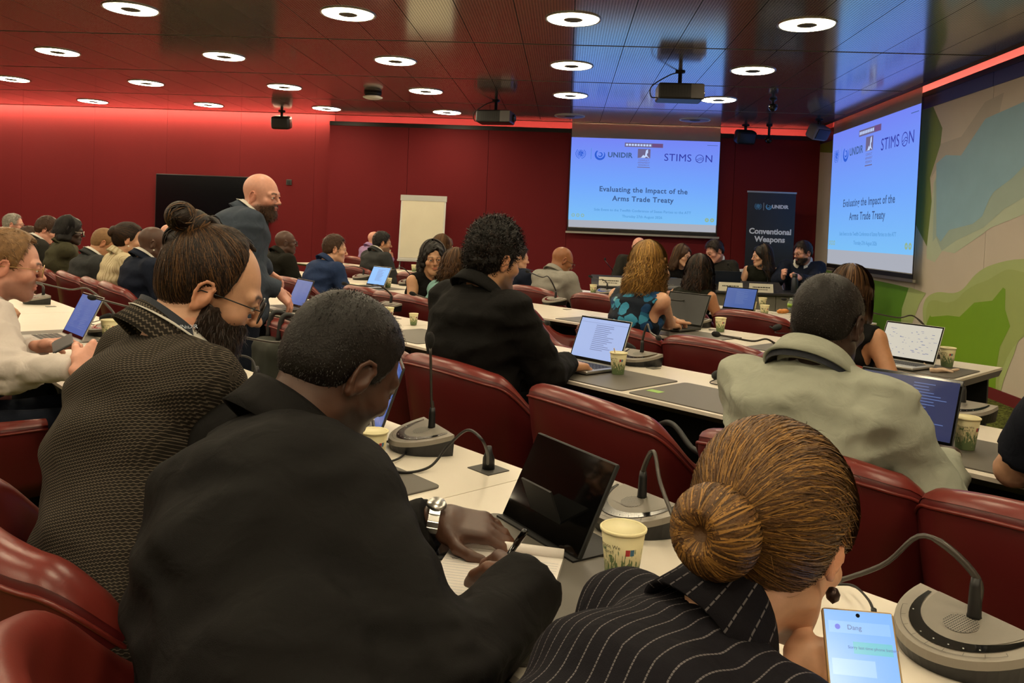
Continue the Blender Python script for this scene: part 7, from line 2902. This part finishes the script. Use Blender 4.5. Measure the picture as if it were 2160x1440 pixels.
MB().box((-.031, .010, .0043), (.012, .026, .0045)).build('message_bubble', mat('bubble_white', (.02, .02, .02), .2, emit=hexc('9cc8fa'), estr=.68), sp)
MB().lathe([(0, .0047), (.0028, .0047)], 12, (-.022, .058, 0)).build('avatar', mat('avatar_violet', (.02, .02, .02), .2, emit=hexc('6a70d0'), estr=.8), sp)
MB().lathe([(0, .0047), (.0022, .0047)], 12, (0, .071, 0)).build('camera_hole', M_BLACKG, sp)
pe = f3.h2l(A3(.080, .004, -.048)[None, :])[0]
MB().lathe([(0, -.012), (.007, -.006), (.008, 0), (.005, .006), (0, .008)], 12).xf(Matrix.Translation(Vector(pe))).build('earring', mat('earring_bronze', hexc('3a2c28'), .3, metal=.7), f3.root, True)

# ---- phones of the white shirt man
sp2 = tag(empty('smartphone', on_z(132, 724, .865), RZ + .3), 'dark phone held by the man in the white shirt', 'phone')
sp2.rotation_euler = (math.radians(28), .1, RZ - .2)
MB().rbox((-.075, -.036, -.004), (.075, .036, .004), .004).build('body', M_BLACKP, sp2)
MB().box((-.071, -.033, .004), (.071, .033, .0045)).build('screen', mat('dim_glass', hexc('0a0c12'), .45), sp2)

# ---- lanyard of the topknot man
neckband(f2, M_LANYARD, w=.02, rad=1.52, hgt=.060, drop=.30)
rt_, up_, fw_ = f2.rt, f2.nup, f2.nfw
pt = f2.N + up_ * .047 + (-fw_ * .25 + rt_ * .97) * (f2.nr * f2.s * 1.60)
text_obj('lanyard_lettering', 'UNIDIR', .012, frame(pt, (-fw_ * -.97 + rt_ * .25) * 1.0, up_), mat('lanyard_white', hexc('b8c4d4'), .6), f2.root)

# ---- folder, pen, papers
fo = tag(empty('document_folder', un(-1.28, 2.58, TABLE + .0045), RZ - .04), 'pale aqua folder at the desk edge beside the sage shirt', 'folder')
MB().box((-.16, -.19, 0), (.16, .10, .002)).build('back_cover', mat('folder_aqua', hexc('a3beb4'), .6), fo)
MB().box((-.155, -.185, .002), (.155, .095, .006)).build('sheets', mat('notepaper'), fo)
MB().box((-.16, -.19, .006), (.16, .10, .0075)).build('front_cover', mat('folder_aqua'), fo)
yp = tag(empty('pen', un(-1.33, 2.60, TABLE + .017), RZ + .55), 'yellow and black ballpoint pen lying on the aqua folder', 'pen')
MB().tube([(-.055, 0, 0), (.03, 0, 0)], .0052, 10).build('barrel', mat('pen_yellow', hexc('e0b020'), .4), yp, True)
MB().tube([(.03, 0, 0), (.06, 0, 0), (.068, 0, 0)], [.0052, .0045, .0025], 10).build('grip', M_BLACKP, yp, True)
MB().tube([(-.055, 0, 0), (-.068, 0, 0)], [.005, .003], 10).build('end_cap', M_BLACKP, yp, True)
for p, lab, rz in (((850, 575), 'white papers on the front row before the bearded man', .2), ((735, 600), 'white papers beside the bright blue laptop', .1), ((640, 812), 'white papers at the near edge of the back row', .3)):
    pp = tag(empty('paper_stack', on_desk(*p) + Vector((0, 0, .001)), RZ + rz), lab, 'papers')
    MB().box((-.105, -.148, 0), (.105, .148, .003)).build('stack', mat('notepaper'), pp)
    MB().box((-.098, -.15, .003), (.112, .14, .0045)).xf(Matrix.Rotation(.05, 4, 'Z')).build('sheet', mat('paper'), pp)
# crumpled napkin
V, Q = volume([(cap((-.05, -.01, .008), (.05, .015, .008), .012, .008), .01, 1), (cap((-.05, -.01, .01), (-.075, .03, .035), .006, .003), .012, 1), (cap((0, 0, .01), (.03, -.04, .008), .008, .004), .012, 1), (cap((.05, .015, .008), (.085, .02, .016), .007, .003), .01, 1)], .004,
              [lambda X, Y, Z, v: v + f32(.004) * sn(X, Y, Z, 120, 1.0).astype(f32)])
V[:, 2] -= V[:, 2].min()
nk_ = np_mesh('napkin', V, Q, mat('napkin_paper', hexc('cbb098'), .85))
nk_.location = on_desk(1988, 787)
tag(nk_, 'crumpled beige paper napkin beside the cup in the third row', 'napkin')
# snack on a napkin, front row
sn_ = tag(empty('snack', on_desk(1650, 662) + Vector((0, 0, .001)), .3), 'orange snack on a white napkin on the front row', 'snack')
MB().box((-.07, -.06, 0), (.07, .06, .003)).build('napkin', mat('napkin_white', hexc('c9c3b4'), .85), sn_)
V, Q = volume([(ell((0, 0, .02), (.05, .03, .02)), 0, 1), (ell((.035, .01, .025), (.03, .022, .016)), .01, 1)], .006, [lambda X, Y, Z, v: v + f32(.003) * sn(X, Y, Z, 130, 1.0).astype(f32)])
np_mesh('pastry', V, Q, mat('pastry_orange', hexc('c8823c'), .6, var=(60, .3)), sn_)
bt = tag(empty('bottle', on_desk(1668, 652)), 'small bottle with a green label on the front row', 'bottle')
MB().lathe([(0, 0), (.028, 0), (.03, .01), (.03, .06), (.014, .085), (.012, .1), (0, .1)], 20).build('body', mat('bottle_clear', hexc('b8c4b0'), .1, trans=.6), bt, True)
MB().lathe([(.0305, .02), (.0305, .05)], 20).build('label', mat('label_green', hexc('8cae3c'), .5), bt, True)

# ---- cables on the back row
cb = tag(empty('power_cable', (0, 0, 0)), 'black cable looping over the back row into a desk socket', 'cable')
pts = [on_z(px, py, z) for px, py, z in ((795, 965, .737), (840, 995, .737), (905, 985, .74), (945, 940, .79), (985, 907, .85), (1015, 925, .86), (1028, 955, .81), (1029, 978, .765))]
MB().tube(catmull(pts, 8), .0034, 8).build('cord', M_BLACK, cb, True)
pl = on_desk(1030, 990)
MB().lathe([(.016, .003), (.015, .03), (.009, .045), (.006, .06)], 12).xf(Matrix.Translation(pl)).build('plug', M_BLACKP, cb, True)
sk2 = tag(empty('desk_socket', pl, RZ), 'dark square desk socket behind the tablet', 'socket')
MB().box((-.04, -.035, 0), (.04, .035, .0025)).build('plate', mat('socket_plate', hexc('3c3a38'), .5), sk2)
cb2 = tag(empty('power_cable', (0, 0, 0)), 'short black cable looping into the back row socket beside the tweed jacket', 'cable')
pts = [on_z(px, py, z) for px, py, z in ((420, 775, .74), (465, 762, .80), (500, 750, .84), (530, 757, .83), (541, 785, .79), (541, 800, .76))]
MB().tube(catmull(pts, 8), .0034, 8).build('cord', M_BLACK, cb2, True)
pl = on_desk(541, 806)
MB().lathe([(.016, .003), (.015, .03), (.009, .045), (.006, .06)], 12).xf(Matrix.Translation(pl)).build('plug', M_BLACKP, cb2, True)
sk3 = tag(empty('desk_socket', pl, RZ), 'dark square desk socket beside the tweed jacket', 'socket')
MB().box((-.04, -.035, 0), (.04, .035, .0025)).build('plate', mat('socket_plate'), sk3)
cb3 = tag(empty('charger_cable', (0, 0, 0)), 'tangled black cable beside the paper cup before the black jacket man', 'cable')
pts = [on_z(px, py, .738) for px, py in ((770, 950), (800, 935), (845, 928), (858, 948), (838, 968), (800, 972), (770, 940), (790, 925), (830, 935))]
MB().tube(catmull(pts, 8), .003, 8).build('cord', M_BLACK, cb3, True)
cb4 = tag(empty('headset_plug', (0, 0, 0)), 'thin cable with an angled plug at the large microphone unit', 'cable')
pts = [on_z(px, py, z) for px, py, z in ((1757, 1232, .738), (1800, 1235, .75), (1830, 1262, .77), (1843, 1288, .775))]
MB().tube(catmull(pts, 6), .0022, 6).build('cord', M_BLACK, cb4, True)
MB().tube([on_z(1843, 1285, .78), on_z(1845, 1303, .765), on_z(1862, 1307, .762)], .0045, 8).build('angled_plug', M_BLACKP, cb4, True)
cb5 = tag(empty('laptop_cable', (0, 0, 0)), 'black cable at the side of the dark blue laptop', 'cable')
pts = [on_z(px, py, z) for px, py, z in ((1985, 830, .82), (2000, 835, .82), (2008, 860, .79), (2008, 880, .75))]
MB().tube(catmull(pts, 6), .0035, 6).build('cord', M_BLACK, cb5, True)

# ---- shoulder bag on the empty chair and its strap
bg = tag(empty('shoulder_bag', un(-1.72, 2.20), RZ), 'black shoulder bag on the empty chair, its strap over the arm', 'bag')
V, Q = volume([(rbx((-.02, .04, .53), (.16, .10, .055), None, .04), 0, 1)], .012, [lambda X, Y, Z, v: v + f32(.006) * sn(X, Y, Z, 40, 1.0).astype(f32)])
np_mesh('pouch', V, Q, mat('bag_black', hexc('121212'), .7), bg)
st_ = MB().tube(catmull([(-.12, .1, .57), (.0, .12, .66), (.12, .05, .70), (.24, -.02, .665), (.292, -.04, .655), (.335, -.05, .62), (.33, -.06, .45), (.325, -.06, .38)], 8), .010, 6)
st_.build('strap', mat('strap_black', hexc('0e0e0e'), .6), bg, True)
V, Q = volume([(cap((-.12, .10, .585), (.05, .14, .585), .03, .025), .02, 1), (cap((-.05, .10, .60), (.02, .16, .61), .02), .02, 1)], .008, [lambda X, Y, Z, v: v + f32(.006) * sn(X, Y, Z, 90, 3.0).astype(f32)])
sc_ = np_mesh('scarf', V, Q, cloth('scarf_grey', 'plain', '3a352e', '5a5248', .9))
sc_.location = un(-1.78, 2.22)
sc_.rotation_euler = (0, 0, RZ)
tag(sc_, 'crumpled grey cloth lying on the black shoulder bag', 'cloth')
bg2 = tag(empty('backpack', un(-3.67, 2.20), RZ - .1), 'dark green backpack hanging on the empty chair beside the standing man', 'bag')
V, Q = volume([(rbx((0, -.36, .58), (.15, .07, .17), None, .06), 0, 1)], .012, [lambda X, Y, Z, v: v + f32(.006) * sn(X, Y, Z, 35, 1.0).astype(f32)])
np_mesh('pack', V, Q, mat('bag_green', hexc('22241a'), .8), bg2)
for sx in (-.07, .07):
    MB().tube(catmull([(sx, -.36, .74), (sx, -.34, .86), (sx, -.27, .85), (sx, -.26, .78)], 6), .014, 6).build('strap', mat('strap_black'), bg2, True)

# ---- head table: consoles, name plates, drinks
M_CONS = mat('console_dark', hexc('1d1c1e'), .45)
for k, (px, py, lab) in enumerate(((1612, 598, 'before the long-haired woman'), (1543, 590, 'before the charcoal suit'), (1405, 585, 'before the woman with glasses'), (1283, 572, 'before the bald man'))):
    w = on_y(px, py, PY0 + .30)
    e = tag(empty('desk_console', (w.x, PY0 + .30, .736), 0), 'dark sloping desk console at the head table ' + lab, 'console')
    MB().add([(-.19, -.13, 0), (.19, -.13, 0), (.19, .10, 0), (-.19, .10, 0), (-.19, -.10, .02), (.19, -.10, .02), (.19, .10, .10), (-.19, .10, .10)],
             [(3, 2, 1, 0), (4, 5, 6, 7), (0, 1, 5, 4), (1, 2, 6, 5), (2, 3, 7, 6), (3, 0, 4, 7)]).build('housing', M_CONS, e)
    for i in range(6):
        MB().box((-.08 + i * .028, -.08, 0), (-.06 + i * .028, -.06, .006)).xf(Matrix.Translation((0, 0, .028))).build('button', M_TAUPE, e)
    MB().tube(catmull([(.05, .06, .09), (.05, .06, .16), (.0, .0, .22), (-.04, .02, .27)], 6), .004, 6).build('gooseneck', M_BLACKP, e, True)
    MB().lathe([(0, -.015), (.010, -.010), (.012, .005), (.007, .018), (0, .02)], 12).xf(Matrix.Translation((-.043, .022, .285))).build('microphone_head', M_FOAM, e, True)
M_CARD = mat('card_white', hexc('cfcabb'), .7)
for px, py, txt, sub, lab in ((1605, 612, '', '', 'with two lines before the long-haired woman'), (1541, 605, '', 'UNIDIR', 'with a short second line before the charcoal suit'), (1288, 583, '', '', 'at the left end of the head table')):
    w = on_y(px, py, PY0 + .09)
    e = tag(empty('name_plate', (w.x, PY0 + .09, .736), 0), 'white folded name plate ' + lab, 'name plate')
    sl = .035
    MB().add([(-.13, -sl, 0), (.13, -sl, 0), (.13, sl, 0), (-.13, sl, 0), (-.13, 0, .095), (.13, 0, .095)], [(3, 2, 1, 0), (0, 1, 5, 4), (2, 3, 4, 5), (1, 2, 5), (3, 0, 4)]).build('card', M_CARD, e)
    F = lambda z: frame((0, -sl * (1 - z / .095) - .0008, z), (1, 0, 0), (0, sl, .095))
    bars = MB()                       # print too small to read
    rnd = random.Random(px)
    for z, h_, w_ in ((.055, .012, .19), (.030, .007, .16)):
        if sub == 'UNIDIR' and z < .04:
            continue
        x = -w_ / 2
        while x < w_ / 2 - .01:
            q = rnd.uniform(.008, .03)
            b_ = MB().box((x, -h_ / 2, 0), (min(x + q, w_ / 2), h_ / 2, .0006)).xf(F(z))
            bars.add(b_.v, b_.f)
            x += q + .004
    tag(bars.build('print_lines', M_CUPTXT, e), kind='stuff')
    if sub == 'UNIDIR':
        text_obj('lettering', sub, .016, F(.028), M_CUPTXT, e)
def lathe_thing(name, label, cat, w, parts):
    e = tag(empty(name, w), label, cat)
    for nm, prof, m in parts:
        MB().lathe(prof, 20).build(nm, m, e, True)
    return e
w = on_y(1672, 605, PY0 + .15)
lathe_thing('drinking_bottle', 'dark steel drinking bottle at the head table', 'bottle', (w.x + .02, PY0 + .15, .736), [('body', [(0, 0), (.036, 0), (.037, .01), (.037, .15), (.028, .17), (.026, .18)], mat('bottle_steel', hexc('2c3038'), .3, metal=.5)), ('lid', [(.027, .18), (.029, .185), (.029, .22), (0, .222)], M_BLACKP)])
w = on_y(1424, 570, PY0 + .45)
lathe_thing('mug', 'blue mug before the woman with glasses at the head table', 'mug', (w.x, PY0 + .52, .736), [('body', [(0, .005), (.036, 0), (.038, .01), (.038, .095), (.035, .095), (.034, .02), (0, .018)], mat('mug_blue', hexc('2c5c98'), .4))])
fb = tag(empty('document_folder', (2.30, PY0 + .50, .737), .1), 'bright blue folder lying on the head table', 'folder')
MB().box((-.16, -.11, 0), (.16, .11, .004)).build('cover', mat('folder_blue', hexc('3c8cd0'), .5), fb)
MB().box((-.155, -.108, .004), (.155, .105, .012)).build('sheets', mat('notepaper'), fb)
lb = laptop((1.86, PY0 + .42, .7375), 'dark laptop with a pale blue emblem on its lid at the head table', face=math.pi, open_=110, kind='night', lines=None, shell=mat('laptop_navy', hexc('101a2c'), .4), w=.31, d=.21)
